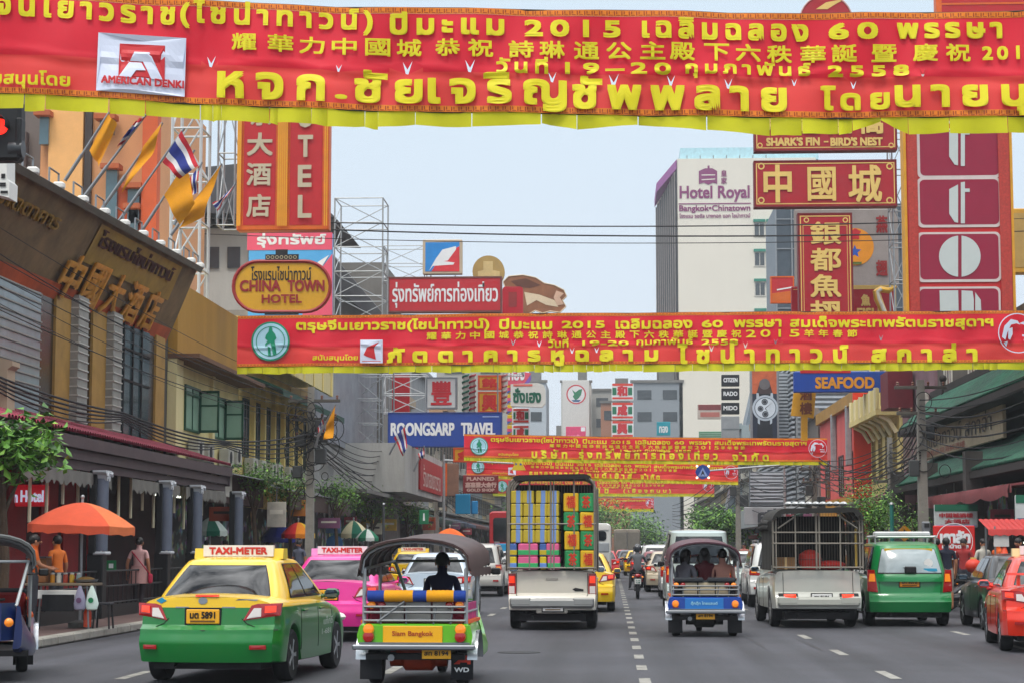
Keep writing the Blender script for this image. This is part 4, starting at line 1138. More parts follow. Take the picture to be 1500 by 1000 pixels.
sign("travel_signboard", "long blue signboard with white capital letters, left of centre over the pavement", "sign", (568, 603, 735, 654), 95, .5, mat('#1f3f8f', rough=.5, var=.1, dirt=.1),
     [tx_(WT, (573, 619, 665, 637), 'ROONGSARP', .06), tx_(WT, (676, 619, 725, 637), 'TRAVEL', .06), ("small_print", 'r', mat('#8fa2cf'), (707, 609, 731, 610.5))], frame=mat('#1a3474'), fw=.06)
sign("square_logo_sign", "small square blue and red sign with a white pennant above the long red sign", "sign", (619, 351, 677, 402), 95, .4, mat('#b9a58c', rough=.6, var=.1),
     [("blue_field", 'r', mat('#1f7fc6'), (623, 355, 673, 398)), ("red_field", 'p', mat('#cf2f38'), [(673, 361), (652, 372), (640, 385), (632, 398), (673, 398)]), ("pennant", 'p', WT, [(668, 361), (648, 366), (638, 380), (628, 398), (634, 390), (664, 388), (666, 385), (650, 383), (656, 382), (668, 366)])], brackets=[((630, 402), (630, 412)), ((666, 402), (666, 412))])
sign("white_character_sign", "white lightbox with one red Chinese character, behind the left scaffold", "sign", (624, 552, 669, 598), 97, .5, mat('#cdc9c4', rough=.5, var=.06),
     [("lettering", 't', mat('#c4242c'), (632, 558, 661, 592), '豐', .07)], frame=STEEL, fw=.07)
for y0, y1, ch, lb in ((462, 486, '金', "topmost yellow lightbox with a red edge, peeping out above the second banner"), (549, 570, '銘', "yellow lightbox with red character just under the second banner"), (573, 604, '興', "yellow lightbox with one red character right above the blue signboard"), (655, 676, '金', "lowest yellow lightbox in the column, under the blue signboard")):
 x0 = 700 if y0 < 650 else 664
 sign("yellow_character_sign", lb, "sign", (x0, y0, x0 + 34, y1), 98, .4, mat('#e0a010', rough=.5, var=.08), [("lettering", 't', mat('#d32415'), (x0 + 7, y0 + 5, x0 + 27, y1 - 4), ch, .09)], frame=mat('#d8521a'), fw=.09, group="yellow character signs in a column")
sign("round_tan_sign", "round tan disc sign with a raised cross shape above the long red signboard", "sign", (692, 374, 739, 436), 97, .4, mat('#a68a4f', rough=.6, var=.15),
     [("motif", 'p', mat('#c5ad76'), [(708, 383), (722, 383), (722, 396), (732, 398), (732, 406), (720, 408), (720, 425), (710, 425), (710, 408), (700, 406), (700, 398), (708, 396)])], shape=[(715.5 + 23.5 * math.cos(R(a)), 398 + 23.5 * math.sin(R(a))) for a in range(0, 360, 12)], brackets=[((708, 420), (708, 440)), ((724, 420), (724, 440))])
# seafood cut-out
fish = [(737, 413), (745, 405), (766, 403), (785, 407), (797, 415), (812, 418), (826, 425), (830, 434), (824, 440), (829, 449), (820, 458), (806, 456), (795, 459), (784, 455), (775, 460), (769, 466), (752, 460), (741, 462), (748, 445), (742, 428)]
sign("fish_shaped_sign", "brown fish shaped cut-out sign against the sky, left of centre", "sign", (737, 403, 830, 466), 104, .35, mat('#8a5a3c', rough=.6, var=.35, scale=1.5),
     [("belly", 'p', mat('#d3bfa0', rough=.6, var=.1), [(768, 428), (790, 432), (812, 440), (818, 450), (800, 447), (786, 440), (772, 448)]), ("fin", 'p', mat('#5d3626', rough=.6), [(748, 412), (770, 408), (792, 418), (776, 422), (758, 420)]), ("tail", 'p', mat('#c9a58c', rough=.6), [(815, 426), (826, 430), (820, 436), (826, 446), (816, 448), (811, 436)])], frame=mat('#d3bfa0'), fw=.06, shape=fish, brackets=[((760, 455), (760, 480)), ((800, 450), (800, 480))])
sign("red_square_sign", "small rounded red sign left of the fish shaped cut-out", "sign", (736, 420, 766, 466), 99, .4, mat('#b3182a', rough=.5, var=.1), [("motif", 'r', mat('#8f2d2c'), (745, 428, 757, 450))], shape=[(p[0], p[1]) for p in rrect(736, 420, 766, 466, 5)])
# right-hand stack of left pavement: green lettered sign and its boxes
sign("green_letter_sign", "white sign with green Thai letters under the second banner, left of the sky gap", "sign", (748, 560, 799, 596), 112, .4, mat('#c9c9c2', rough=.5, var=.05),
     [tx_(mat('#0c5a43'), (752, 568, 792, 589), 'ซั่งเฮง', .07), ("red_print", 'r', mat('#d3675a'), (752, 562, 780, 565))], shape=[(748, 562), (788, 560), (796, 563), (799, 570), (799, 590), (794, 596), (748, 594)])
sign("pink_arrow_sign", "pink and violet arrow tip of a sign just below the second banner", "sign", (744, 540, 778, 564), 113, .3, mat('#cf4f66', rough=.5), [("stripe", 'p', mat('#7a58a8'), [(766, 564), (778, 548), (778, 556), (772, 564)]), tx_(WT, (745, 542, 768, 556), 'ทอง', .06)], shape=[(744, 540), (778, 546), (766, 564), (744, 563)])
for i, (ch, y0) in enumerate((('和', 597), ('成', 622))):
 sign("shop_character_sign", ["upper", "lower"][i] + " white box with green and red bars under the green lettered sign", "sign", (750, y0, 776, y0 + 22), 113, .4, WT, [("red_bar", 'r', mat('#cf3a2a'), (752, y0 + 1, 774, y0 + 4)), ("red_bar", 'r', mat('#cf3a2a'), (752, y0 + 18, 774, y0 + 21)), ("green_bar", 'r', mat('#0c6a48'), (752, y0 + 6, 755, y0 + 16)), ("green_bar", 'r', mat('#0c6a48'), (769, y0 + 6, 774, y0 + 16)), ("lettering", 't', mat('#c4242c'), (757, y0 + 5, 767, y0 + 17), ch, .09)], group="white framed character signs")
for i in range(5):
 y0 = 562 + i * 15
 sign("small_flag_sign", ["topmost", "second", "third", "fourth", "lowest"][i] + " small yellow, pink and blue panel left of the green lettered sign", "sign", (743, y0, 750, y0 + 14), 113.5, .2, mat('#d9b51a', rough=.6), [("pink_field", 'r', mat('#d94a7a'), (743, y0 + 5, 750, y0 + 9.5)), ("blue_field", 'p', mat('#4a5fb0'), [(743, y0 + 9.5), (750, y0 + 9.5), (743, y0 + 14)])], group="little striped panels")
# bank sign and right column in the far distance
sign("bank_sign", "white board with a round green leaf emblem in a red ring at the street end", "sign", (824, 556, 863, 642), 328, .6, mat('#d2d0cb', rough=.6, var=.05),
     [("emblem", 'c', WT, (844, 577, 15)), ("emblem", 'o', mat('#c8313a'), (844, 577, 14.5, 12.5)), ("leaf", 'p', mat('#0f7a4f'), [(838, 570), (843, 574), (848, 570), (853, 569), (851, 578), (847, 583), (843, 586), (839, 580), (841, 577)]), ("leaf", 'p', mat('#2b5a8a'), [(837, 585), (851, 585), (848, 588), (840, 588)])])
sign("pink_shop_sign", "deep pink sign with a white corner mark under the bank emblem", "sign", (829, 624, 858, 642), 300, .5, mat('#cf2f63', rough=.6), [("corner_mark", 'r', WT, (851, 625, 857, 631)), tx_(mat('#e88aa6'), (832, 636, 850, 641), 'ทองคำ', .1)])
for i, (ch, y0) in enumerate((('和', 561), ('成', 589), ('興', 616))):
 sign("shop_character_sign", ["top", "middle", "bottom"][i] + " white and green character box of the column beside the orange far block", "sign", (896, y0, 928, y0 + 25), 210, .6, WT, [("red_bar", 'r', mat('#cf3a2a'), (897, y0, 927, y0 + 3.5)), ("red_bar", 'r', mat('#cf3a2a'), (897, y0 + 20, 927, y0 + 23)), ("green_bar", 'r', mat('#0c6a48'), (897, y0 + 6, 903, y0 + 17)), ("green_bar", 'r', mat('#0c6a48'), (920, y0 + 6, 926, y0 + 17)), ("lettering", 't', mat('#c4242c'), (905, y0 + 4.5, 918, y0 + 18), ch, .18)], group="white framed character signs")
sign("teal_sign", "small teal square sign on the ribbed flank of the white tower", "sign", (962, 617, 982, 637), 205, .3, mat('#0f8f9f', rough=.5), [tx_(WT, (966, 624, 978, 633), 'ทอง', .06)])
for y0, s_, lb in ((548, 'CITIZEN', "topmost"), (568, 'RADO', "middle"), (589, 'MIDO', "lowest")):
 sign("black_watch_sign", lb + " black brand sign of the column left of the watch billboard", "sign", (1057, y0, 1083, y0 + 17), 140, .4, mat('#15171c', rough=.4), [tx_(WT, (1060, y0 + 5, 1080, y0 + 11), s_, .03)], group="black watch signs")
sign("tiled_shop_sign", "small white sign with dark red scalloped top left of the black watch signs", "sign", (1022, 591, 1057, 613), 150, .4, mat('#b9aba0', rough=.6), [("scallop", 'r', mat('#7a3a3a'), (1023, 592, 1056, 600)), ("red_print", 'r', mat('#b06a60'), (1026, 603, 1054, 610))])
sign("grey_shop_sign", "pale grey blank sign under the black watch signs", "sign", (1057, 609, 1083, 642), 140, .4, mat('#8f9294', rough=.6, var=.15), [("band", 'r', mat('#6e7476'), (1058, 627, 1082, 629))])
sign("green_slat_sign", "low green striped sign at the foot of the cream block", "sign", (1024, 631, 1058, 643), 152, .3, mat('#5f8f72', rough=.6), [("stripe", 'r', mat('#a7c4b0'), (1025, 634 + i * 3, 1057, 635 + i * 3)) for i in range(3)])
# watch billboard
P_ = lambda cx, cy, r, n=28: [(cx + r * math.cos(2 * math.pi * k / n), cy + r * math.sin(2 * math.pi * k / n)) for k in range(n)]
SIL = mat('#aab4bd', rough=.4, var=.1); DBL = mat('#1b2436', rough=.4, var=.15)
sign("watch_billboard", "tall dark blue billboard of a silver wristwatch on the right-hand side", "billboard", (1100, 540, 1140, 645), 121.9, .5, DBL,
     [("orange_scene", 'r', mat('#b5572f', rough=.5, var=.3), (1101, 541, 1139, 576)), ("orange_scene", 'p', mat('#3a2a2a'), [(1108, 576), (1112, 562), (1128, 562), (1132, 576)]), ("orange_scene", 'c', mat('#5d5a5c'), (1120, 562, 8)),
      ("strap", 'p', mat('#0e121c'), [(1111, 576), (1129, 576), (1132, 640), (1109, 640)]), ("strap", 'p', SIL, [(1108, 575), (1111, 575), (1114, 590), (1108, 592)]), ("strap", 'p', SIL, [(1129, 575), (1132, 575), (1133, 592), (1127, 590)]), ("strap", 'p', SIL, [(1110, 612), (1113, 612), (1113, 621), (1110, 619)]), ("strap", 'p', SIL, [(1128, 612), (1131, 612), (1131, 619), (1128, 621)]),
      ("dial", 'c', SIL, (1121, 597, 19)), ("dial", 'o', mat('#4d5560'), (1121, 597, 16, 15)), ("dial", 'c', mat('#c3cbd2', rough=.3), (1121, 597, 14.5)), ("subdial", 'c', mat('#20252e'), (1120, 588, 4.6)), ("subdial", 'c', mat('#20252e'), (1114, 598, 4.2)), ("subdial", 'c', mat('#20252e'), (1121, 606, 4.6)),
      ("subdial", 'o', SIL, (1120, 588, 3.2, 2.8)), ("subdial", 'o', SIL, (1121, 606, 3.2, 2.8)), ("subdial", 'o', SIL, (1114, 598, 3.0, 2.6)), ("hand", 'p', mat('#20252e'), [(1120.5, 597), (1131, 589), (1121, 598)]), ("hand", 'p', mat('#20252e'), [(1121, 597), (1126, 604), (1120.5, 598)])], frame=STEEL, fw=.12)
# seafood restaurant signs on the right
sign("seafood_sign", "long blue sign with orange capital letters just under the second banner", "sign", (1163, 543, 1312, 574), 88, .4, mat('#123f96', rough=.5, var=.1),
     [tx_(mat('#d08a1a'), (1195, 552, 1280, 568), 'SEAFOOD', .06), ("red_strip", 'r', SR, (1172, 540, 1246, 546))], brackets=[((1180, 545), (1320, 545))])
sign("yellow_restaurant_sign", "yellow panel with two dark red characters hanging below the blue seafood sign", "sign", (1160, 570, 1196, 652), 89, .3, mat('#cf951a', rough=.6, var=.15),
     [tx_(mat('#7a3a12'), (1172, 570, 1189, 585), '酒', .04), tx_(mat('#7a3a12'), (1172, 589, 1189, 606), '樓', .04)], shape=[(1164, 566), (1196, 566), (1192, 612), (1183, 610), (1183, 645), (1174, 645), (1174, 609), (1159, 608)])
sign("china_city_sign", "wide crimson sign with three gold Chinese characters, upper right", "sign", (1105, 234, 1313, 304), 75, .5, SRD,
     [("gold_line", 'l', GD, (1108, 238, 1310, 300), .035)] + [("corner_scroll", 'o', GD, (a, b, 5, 3)) for a, b in ((1115, 244), (1303, 244), (1115, 294), (1303, 294))] +
     [tx_(GD, (1120, 243, 1158, 296), '中', .09), tx_(GD, (1184, 246, 1223, 294), '國', .06), tx_(GD, (1244, 243, 1290, 296), '城', .07)], frame=mat('#6d0d16'), fw=.05)
sign("sharks_fin_sign", "crimson sign with gold English lettering half hidden by the nearest banner", "sign", (1105, 150, 1313, 222), 75, .5, SRD,
     [("gold_line", 'l', GD, (1108, 154, 1310, 218), .035), tx_(GD, (1123, 202, 1200, 214), "SHARK'S FIN", .045), tx_(GD, (1207, 207.5, 1213, 209), "-", .02), tx_(GD, (1217, 202, 1292, 214), "BIRD'S NEST", .045)] + [tx_(GD, (1120 + i * 47, 160, 1152 + i * 47, 196), ch, .08) for i, ch in enumerate('魚翅燕窩')] + [("corner_scroll", 'o', GD, (a, b, 4, 2.4)) for a, b in ((1113, 214), (1305, 214))], frame=mat('#6d0d16'), fw=.05)
sign("vertical_restaurant_sign", "vertical crimson sign with four gold characters under the wide crimson sign", "sign", (1171, 312, 1248, 480), 74, .5, SRD,
     [("gold_line", 'l', GD, (1174, 316, 1245, 478), .035), ("gold_line", 'l', GD, (1178, 330, 1241, 478), .02)] + [tx_(GD, (1188, 326 + 38.5 * i, 1231, 358 + 38.5 * i), ch, .06) for i, ch in enumerate('銀都魚翅')] + [("corner_scroll", 'o', GD, (a, 323, 4, 2.4)) for a in (1181, 1238)], frame=mat('#6d0d16'), fw=.05)
sign("grey_board_sign", "faded grey board with an orange disc and blue star behind the vertical crimson sign", "sign", (1165, 306, 1315, 420), 82, .3, mat('#8f8883', rough=.8, var=.12, dirt=.25),
     [("disc", 'c', mat('#d88a12', rough=.6, var=.1), (1252, 362, 28)), ("star", 'p', mat('#1f4fa8'), [(1252 + (10 if k % 2 == 0 else 4.5) * math.sin(k * math.pi / 5), 369 - (10 if k % 2 == 0 else 4.5) * math.cos(k * math.pi / 5)) for k in range(10)]), tx_(mat('#c4242c'), (1246, 336, 1260, 350), '會', .07), tx_(MAR, (1284, 317, 1299, 341), '燕', .05), tx_(MAR, (1284, 382, 1299, 404), '翅', .05), ("small_print", 'r', mat('#5b6a2a'), (1246, 384, 1262, 388))])
sign("small_red_sign", "small red and orange sign at the left foot of the grey board", "sign", (1129, 405, 1163, 444), 92, .3, mat('#b3262c', rough=.5, var=.15), [("orange_band", 'p', mat('#c4601c'), [(1131, 430), (1161, 426), (1161, 442), (1131, 442)]), ("white_bar", 'p', WT, [(1138, 424), (1161, 420), (1161, 422), (1138, 426)])], frame=ORG, fw=.06)
sign("gold_border_sign", "red board with gold fringe and characters right of the vertical crimson sign", "sign", (1248, 418, 1312, 480), 78, .3, SRD, [("gold_line", 'r', GD, (1249, 420, 1310, 424)), tx_(GD, (1262, 432, 1274, 448), '魚', .05), tx_(GD, (1256, 452, 1288, 464), 'FISH', .05)] , frame=GD, fw=.06)
sign("slim_red_sign", "slim maroon panel left of the vertical crimson sign, above the second banner", "sign", (1160, 420, 1171, 480), 78, .3, SRD, [("gold_line", 'r', GD, (1162, 424, 1169, 425))])
# the tall maroon letter sign
I = []
for i, y0 in enumerate((108, 188, 260, 340, 420)):
 I += [("silver_rim", 'r', mat('#c9b9b4', rough=.35, var=.1), (1344, y0, 1465, y0 + 74), .16), ("maroon_field", 'r', MAG, (1348, y0 + 3, 1462, y0 + 70), .14)]
for y0 in (176, 260):
 y = y0 + 8
 I += [("letter_shape", 'p', LG, [(1403, y + 3), (1403, y + 59), (1398, y + 58), (1390, y + 46), (1390, y + 10)]), ("letter_shape", 'p', LG, [(1407, y), (1413, y - 1), (1413, y + 9), (1420, y + 9), (1420, y + 14), (1413, y + 14), (1413, y + 60), (1407, y + 60)])]
y = 376
I += [("letter_shape", 'p', LG, [(1403 - 0, y - 30)] + [(1405 + 30 * math.cos(R(a)), y - 30 * math.sin(R(a))) for a in range(100, 261, 10)] + [(1403, y + 30)]), ("letter_shape", 'p', LG, [(1408, y - 30)] + [(1406 + 30 * math.cos(R(a)), y - 30 * math.sin(R(a))) for a in range(82, -83, -10)] + [(1408, y + 30)])]
I += [("letter_shape", 'r', LG, (1377, 426, 1403, 480)), ("letter_shape", 'p', LG, [(1408, 426), (1424, 427), (1426, 440), (1426, 480), (1408, 480)]), ("letter_shape", 'p', LG, [(1428, 429), (1436, 440), (1438, 480), (1428, 480)])]
I += [("pale_fret", 'r', mat('#a93328', rough=.6, var=.35, scale=20), (1334, 100, 1340, 490)), ("pale_fret", 'r', mat('#a93328', rough=.6, var=.35, scale=20), (1468, 100, 1474, 490))]
sign("tall_letter_sign", "tall red sign with a column of maroon rounded panels with silver letter shapes, right edge", "sign", (1329, 60, 1478, 500), 60, .6, mat('#c01a1c', rough=.5, var=.08), I, frame=mat('#d2941c'), fw=.08)
sign("round_top_sign", "top of a round crimson sign with a gold stroke, peeping above the nearest banner", "sign", (1170, -8, 1250, 70), 76, .4, SRD, [("gold_stroke", 'p', GD, [(1195, 14), (1210, 4), (1240, -2), (1225, 6), (1212, 14)])], frame=mat('#c9a09a'), fw=.06, shape=P_(1210, 32, 39, 30))
sign("top_corner_sign", "orange framed red sign at the top right corner above the nearest banner", "sign", (1372, -60, 1600, 40), 72, .5, SR, [("orange_band", 'r', ORG, (1372, 2, 1600, 8))], frame=ORG, fw=.2)
sign("yellow_edge_sign", "yellow ochre box sign at the right edge beside the tall maroon letter sign", "sign", (1482, 305, 1560, 400), 66, .6, mat('#c08f2a', rough=.6, var=.15, dirt=.2), [("pale_field", 'r', mat('#a98a4a'), (1484, 312, 1556, 392))])
sign("grey_shop_signboard", "long white shop sign with grey Thai letters left of the white caged truck", "sign", (1090, 742, 1200, 768), 118, .3, mat('#9b9ea1', rough=.5, var=.08), [tx_(mat('#3a3d42'), (1111, 745, 1150, 764), 'ศรีวิ', .1), tx_(mat('#3a3d42'), (1152, 748, 1185, 764), 'เหง', .1)])
sign("maroon_notice", "maroon notice board with small pale characters under the fourth banner", "sign", (678, 695, 730, 722), 105, .2, mat('#7a1f22', rough=.6, var=.1), [tx_(mat('#c9a59a'), (684, 698, 724, 703), 'PLANNED', .03), tx_(mat('#c9a59a'), (682, 706, 727, 713), '嘉嘉豐大金行', .04), tx_(mat('#c9a59a'), (684, 715, 724, 719), 'GOLD SHOP', .03)])
sign("orange_post_sign", "narrow orange frame sign beside the maroon notice", "sign", (650, 678, 672, 726), 108, .2, mat('#7a5a48', rough=.6, var=.3), [("orange_band", 'r', ORG, (650, 678, 655, 726))])
sign("cyan_board", "plain bright cyan board over the left pavement beyond the blue signboard", "sign", (667, 723, 689, 752), 100, .1, mat('#1597c9', rough=.5, var=.05), [("edge_line", 'r', mat('#0f7aa6'), (667, 723, 668, 752))])
sign("cyan_board", "small cyan board with a dark blue edge beside the plain one", "sign", (690, 733, 700, 752), 103, .1, mat('#1a7fb8', rough=.5, var=.05), [("edge_line", 'r', mat('#0f5a86'), (690, 733, 692, 752))])
sign("green_street_sign", "small green street sign with a white figure on the left pavement", "sign", (614, 746, 628, 767), 88, .06, mat('#0f6a42', rough=.5), [("figure", 'p', WT, [(620, 751), (622, 751), (622.5, 762), (619.5, 762)])])
sign("neon_name_sign", "red lightbox with white letters wn Hotel at the left edge above the stall", "sign", (-40, 709, 68, 741), 41, .25, mat('#c01324', rough=.4, emit=.25, var=.05), [("lettering", 't', mat('#dfe6ff', rough=.4, emit=.35, var=0), (-36, 719, 26, 735), 'China Town', .025), ("lettering", 't', mat('#dfe6ff', rough=.4, emit=.35, var=0), (31, 718, 64, 734), 'Hotel', .025)])
sign("white_ornate_bracket", "white carved eave end at the left edge under the traffic light", "eave", (-10, 210, 14, 290), 35, .5, WHITE, [("slit", 'r', DARK, (2, 255, 8, 262)), ("slit", 'r', DARK, (0, 268, 9, 274)), ("slit", 'r', DARK, (1, 280, 12, 284))], shape=[(-10, 210), (10, 214), (10, 262), (14, 266), (13, 290), (-10, 284)])
sign("column_pier", "beige moulded pier top at the left edge below the dark hotel front", "pier", (-10, 520, 16, 625), 38, .5, wallm('#a38f78'), [], shape=[(-10, 520), (18, 528), (18, 535), (11, 540), (10, 600), (14, 606), (14, 625), (-10, 625)])
sign("tan_box_sign", "plain tan box at the head of the utility pole on the left", "box", (424, 567, 457, 590), 72, .6, mat('#7d6a4a', rough=.8, var=.2), [("seam", 'r', mat('#5a4a34'), (440, 568, 441, 589))])
ST = lambda a, b, y0, y1, d, c: [("slat", 'r', c, (a, y, b, y + d * .55)) for y in [y0 + d * i for i in range(int((y1 - y0) / d))]]
LV = mat('#b9c0c6', rough=.5, metal=.2, var=.1)
sign("louvred_screen", "pale louvred screen between the watch billboard and the yellow hanging panel", "screen", (1140, 545, 1168, 656), 123.5, .4, mat('#6b7278', rough=.6), ST(1141, 1167, 547, 655, 5, LV))
sign("louvred_screen", "lower louvred screen over the grey shop sign", "screen", (1098, 690, 1152, 742), 118.6, .4, mat('#5d6368', rough=.6), ST(1099, 1151, 692, 741, 5, LV))
# mall notice at the right pavement
sign("chestnut_stall_sign", "red board with an oval and white Thai words standing on the right pavement", "sign", (1368, 769, 1428, 816), 52, .08, mat('#c8201c', rough=.5, var=.08),
     [("lettering", 'o', WT, (1398, 792, 27, 26)), tx_(WT, (1378, 777, 1420, 794), 'เกาลัด', .05), tx_(WT, (1380, 796, 1418, 802), 'คั่วน้ำตาล', .02), tx_(WT, (1384, 805, 1412, 809), 'เจ้าเก่า', .015)])
sign("tour_notice", "white notice with a green header and red characters behind the red stall board", "sign", (1369, 738, 1432, 772), 56, .1, mat('#b4b6b4', rough=.6), [("green_header", 'r', mat('#0f5a40'), (1369, 738, 1432, 748)), tx_(mat('#a32a33'), (1376, 751, 1425, 757), '中国城酒楼', .03), tx_(mat('#a32a33'), (1384, 760, 1420, 766), '大酒店', .03), ("small_print", 'r', mat('#8f9ac0'), (1371, 768, 1430, 770))])
sign("tour_notice", "white notice with a green header at the right edge above the red stall roof", "sign", (1488, 724, 1560, 770), 50, .1, mat('#b4b6b4', rough=.6), [("green_header", 'r', mat('#0f5a40'), (1488, 724, 1560, 736)), ("small_print", 'r', mat('#50567a'), (1490, 758, 1558, 764))])
sign("yellow_warning_sign", "yellow diamond walker warning sign behind the green minivan", "sign", (1313, 769, 1338, 793), 62, .04, mat('#c98410', rough=.5), [("figure", 'p', BLACK, [(1324, 774), (1327, 777), (1329, 788), (1326, 783), (1322, 788), (1323, 779)])], shape=[(1325, 768), (1338, 780), (1325, 793), (1312, 780)])
sign("meter_box", "grey electric meter cabinet on a post on the right pavement", "meter box", (1352, 763, 1363, 782), 55, .25, mat('#77797c', rough=.5, metal=.3), [("dial_window", 'r', DARK, (1354, 766, 1361, 772))], brackets=[((1357, 780), (1357, 825))])
# small hanging road signs on mast arms
def mast(name, label, base, top, arm_px, Y, extra):
 b = W(base[0], 800, Y); b.z = .15
 t = W(base[0], top, Y)
 root = thing(name, label, "street light", (b.x, Y, .15))
 q = MB().use(GALV); q.tube([(0, 0, 0), (0, 0, t.z - .15)], [.09, .06], 8); q.obj("pole", root)
 e_ = W(arm_px[0], arm_px[1], Y)
 q = MB().use(GALV); q.tube([(0, 0, t.z - .45), ((e_.x - b.x), 0, e_.z - .15)], [.06, .04], 8); q.obj("arm", root)
 return root
mast("sign_mast", "grey mast arm that carries the blue round sign over the right lanes", (1150, 0), 672, (1024, 690), 110, None)
mast("sign_mast", "grey mast arm that carries the yellow triangle over the left lanes", (650, 0), 665, (752, 678), 104, None)
sign("blue_crossing_sign", "blue crossing sign with four small lamps hanging over the right lanes", "road sign", (1019, 681, 1040, 700), 109.6, .15, mat('#173f8c', rough=.5), [("triangle", 'p', mat('#7f97c9'), [(1029.5, 684), (1037, 697), (1022, 697)]), ("figure", 'p', BLACK, [(1029, 688), (1031, 691), (1033, 697), (1029.5, 693), (1026, 697)])] + [("lamp", 'c', mat('#f4ecc0', emit=1.5, var=0), (a, b, 1.7)) for a, b in ((1021, 682), (1038, 682), (1021, 699), (1038, 699))], shape=P_(1029.5, 690.5, 11, 8))
sign("yellow_triangle_sign", "yellow triangle sign hanging before the fourth banner on the left", "road sign", (749, 674, 770, 688), 103.6, .15, mat('#e0c31a', rough=.5), [("figure", 'p', mat('#3a5fa0'), [(755, 677), (758, 679), (755, 681)]), ("figure", 'p', mat('#3a5fa0'), [(762, 677), (765, 680), (761, 681)])], shape=[(756, 675), (764, 675), (770, 688), (749, 688)])
# ---------------------------------------------------------------- lattice towers and scaffolds
def lattice(name, label, pts, Y, depth, step=1.2, r=.035, m=GALV, hx=None, rails=True):
 """pts: (px left, px right, py top, py bottom): a four-post lattice with cross braces"""
 x0, x1, yt, yb = pts
 A, B = W(x0, yb, Y), W(x1, yt, Y)
 root = thing(name, label, "scaffold", ((A.x + B.x) / 2, Y, A.z))
 w, h = B.x - A.x, B.z - A.z
 for sx in (-1, 1):
  for sy in (0, 1):
   q = MB().use(m); q.tube([(sx * w / 2, sy * depth, 0), (sx * w / 2, sy * depth, h)], r, 6); q.obj("post", root)
 q = MB().use(m)
 n = max(2, int(h / step))
 for i in range(n + 1):
  z = h * i / n
  for sy in (0, 1):
   q.tube([(-w / 2, sy * depth, z), (w / 2, sy * depth, z)], r * .75, 5)
  for sx in (-1, 1): q.tube([(sx * w / 2, 0, z), (sx * w / 2, depth, z)], r * .75, 5)
  if i < n:
   z2 = h * (i + 1) / n
   a = 1 if i % 2 else -1
   q.tube([(-a * w / 2, 0, z), (a * w / 2, 0, z2)], r * .6, 5); q.tube([(a * w / 2, depth, z), (-a * w / 2, depth, z2)], r * .6, 5)
   q.tube([(-w / 2, 0, z), (-w / 2, depth, z2)], r * .6, 5)
 q.obj("brace", root)
 return root
lattice("sign_tower", "white lattice tower that holds the tall hotel sign above the dark hotel front", (248, 296, 120, 462), 62.6, 1.4, 1.5, .055, mat('#b9bcbd', rough=.5, var=.1))
lattice("sign_tower", "lattice post between the white tower and the tall red hotel sign", (318, 346, 120, 330), 63.0, 1.0, 1.8, .035)
lattice("scaffold", "tall open scaffold against the sky right of the tall hotel sign", (489, 561, 290, 470), 84, 2.0, 1.0, .035)
lattice("scaffold", "scaffold left of the white lightbox under the second banner", (512, 556, 548, 655), 96, 1.5, 1.0, .035)
lattice("scaffold", "scaffold carrying the square logo sign above the long red signboard", (562, 622, 360, 412), 96, 1.2, .6, .03)
lattice("scaffold", "scaffold frame behind the white lightbox and red panels", (560, 624, 548, 604), 98, 1.2, .9, .04, mat('#c5c7c8', rough=.5))
lattice("scaffold", "scaffold between the grey corrugated wall and the blue signboard", (478, 570, 548, 652), 101, 1.5, 1.3, .035)
lattice("scaffold", "steel frame right of the crimson signs holding them to the tall letter sign", (1311, 1330, 195, 465), 76, 1.2, 1.2, .035)
lattice("scaffold", "lattice frame behind the faded grey board on the right", (1262, 1306, 306, 425), 83, .8, 1.6, .03, mat('#c9cacb', rough=.5))
lattice("scaffold", "low lattice frame behind the fish shaped sign", (738, 766, 465, 548), 106, 1.0, 1.0, .04)
for (x0, x1, y0, y1, lb) in ((574, 600, 548, 603, "upper"), (590, 612, 610, 688, "lower")):
 sign("red_panel_sign", lb + " plain red panel behind the scaffold left of the white lightbox", "sign", (x0, y0, x1, y1), 99.6, .2, mat('#b01622', rough=.6, var=.12), [("seam", 'r', mat('#7d1018'), (x0 + 1, (y0 + y1) / 2, x1 - 1, (y0 + y1) / 2 + 1.5))])
# twisted barber strips beside the yellow boxes
for x, c_, lb in ((682, '#0c5a43', "green twisted neon column left of the yellow lightboxes"), (692, '#9a2030', "dark red twisted neon column beside the green one"), (738, '#8f4a4a', "brownish twisted column right of the yellow lightboxes")):
 A, B = W(x, 604, 98.4), W(x, 548, 98.4)
 root = thing("twisted_column", lb, "sign", (A.x, 98.4, A.z))
 q = MB().use(mat('#b9b0a4', rough=.5)); q.tube([(0, 0, 0), (0, 0, B.z - A.z)], .13, 10); q.obj("core", root)
 q = MB().use(mat(c_, rough=.4)); q.tube([(.15 * math.cos(t * 2.2), .15 * math.sin(t * 2.2), (B.z - A.z) * t / 20) for t in [i * .25 for i in range(81)]], .055, 5); q.obj("twist", root)
# gilt dragon arm right of the vertical sign
pts = [W(x, y, 76.5) for x, y in ((1300, 470), (1292, 452), (1286, 438), (1284, 428), (1290, 424), (1302, 426), (1313, 420))]
root = thing("gilt_arm", "gilt bent arm ornament right of the vertical crimson sign", "ornament", pts[0])
q = MB().use(mat('#c79a3c', rough=.35, metal=.5)); q.tube([p - pts[0] for p in pts], [.12, .14, .16, .16, .14, .12, .05], 10); q.obj("arm", root)
q = MB().use(mat('#b9b4a8', rough=.35)); q.tube([(p - pts[0]) + Vector((.02, -.1, 0)) for p in pts[:5]], .08, 8); q.obj("silver_band", root)
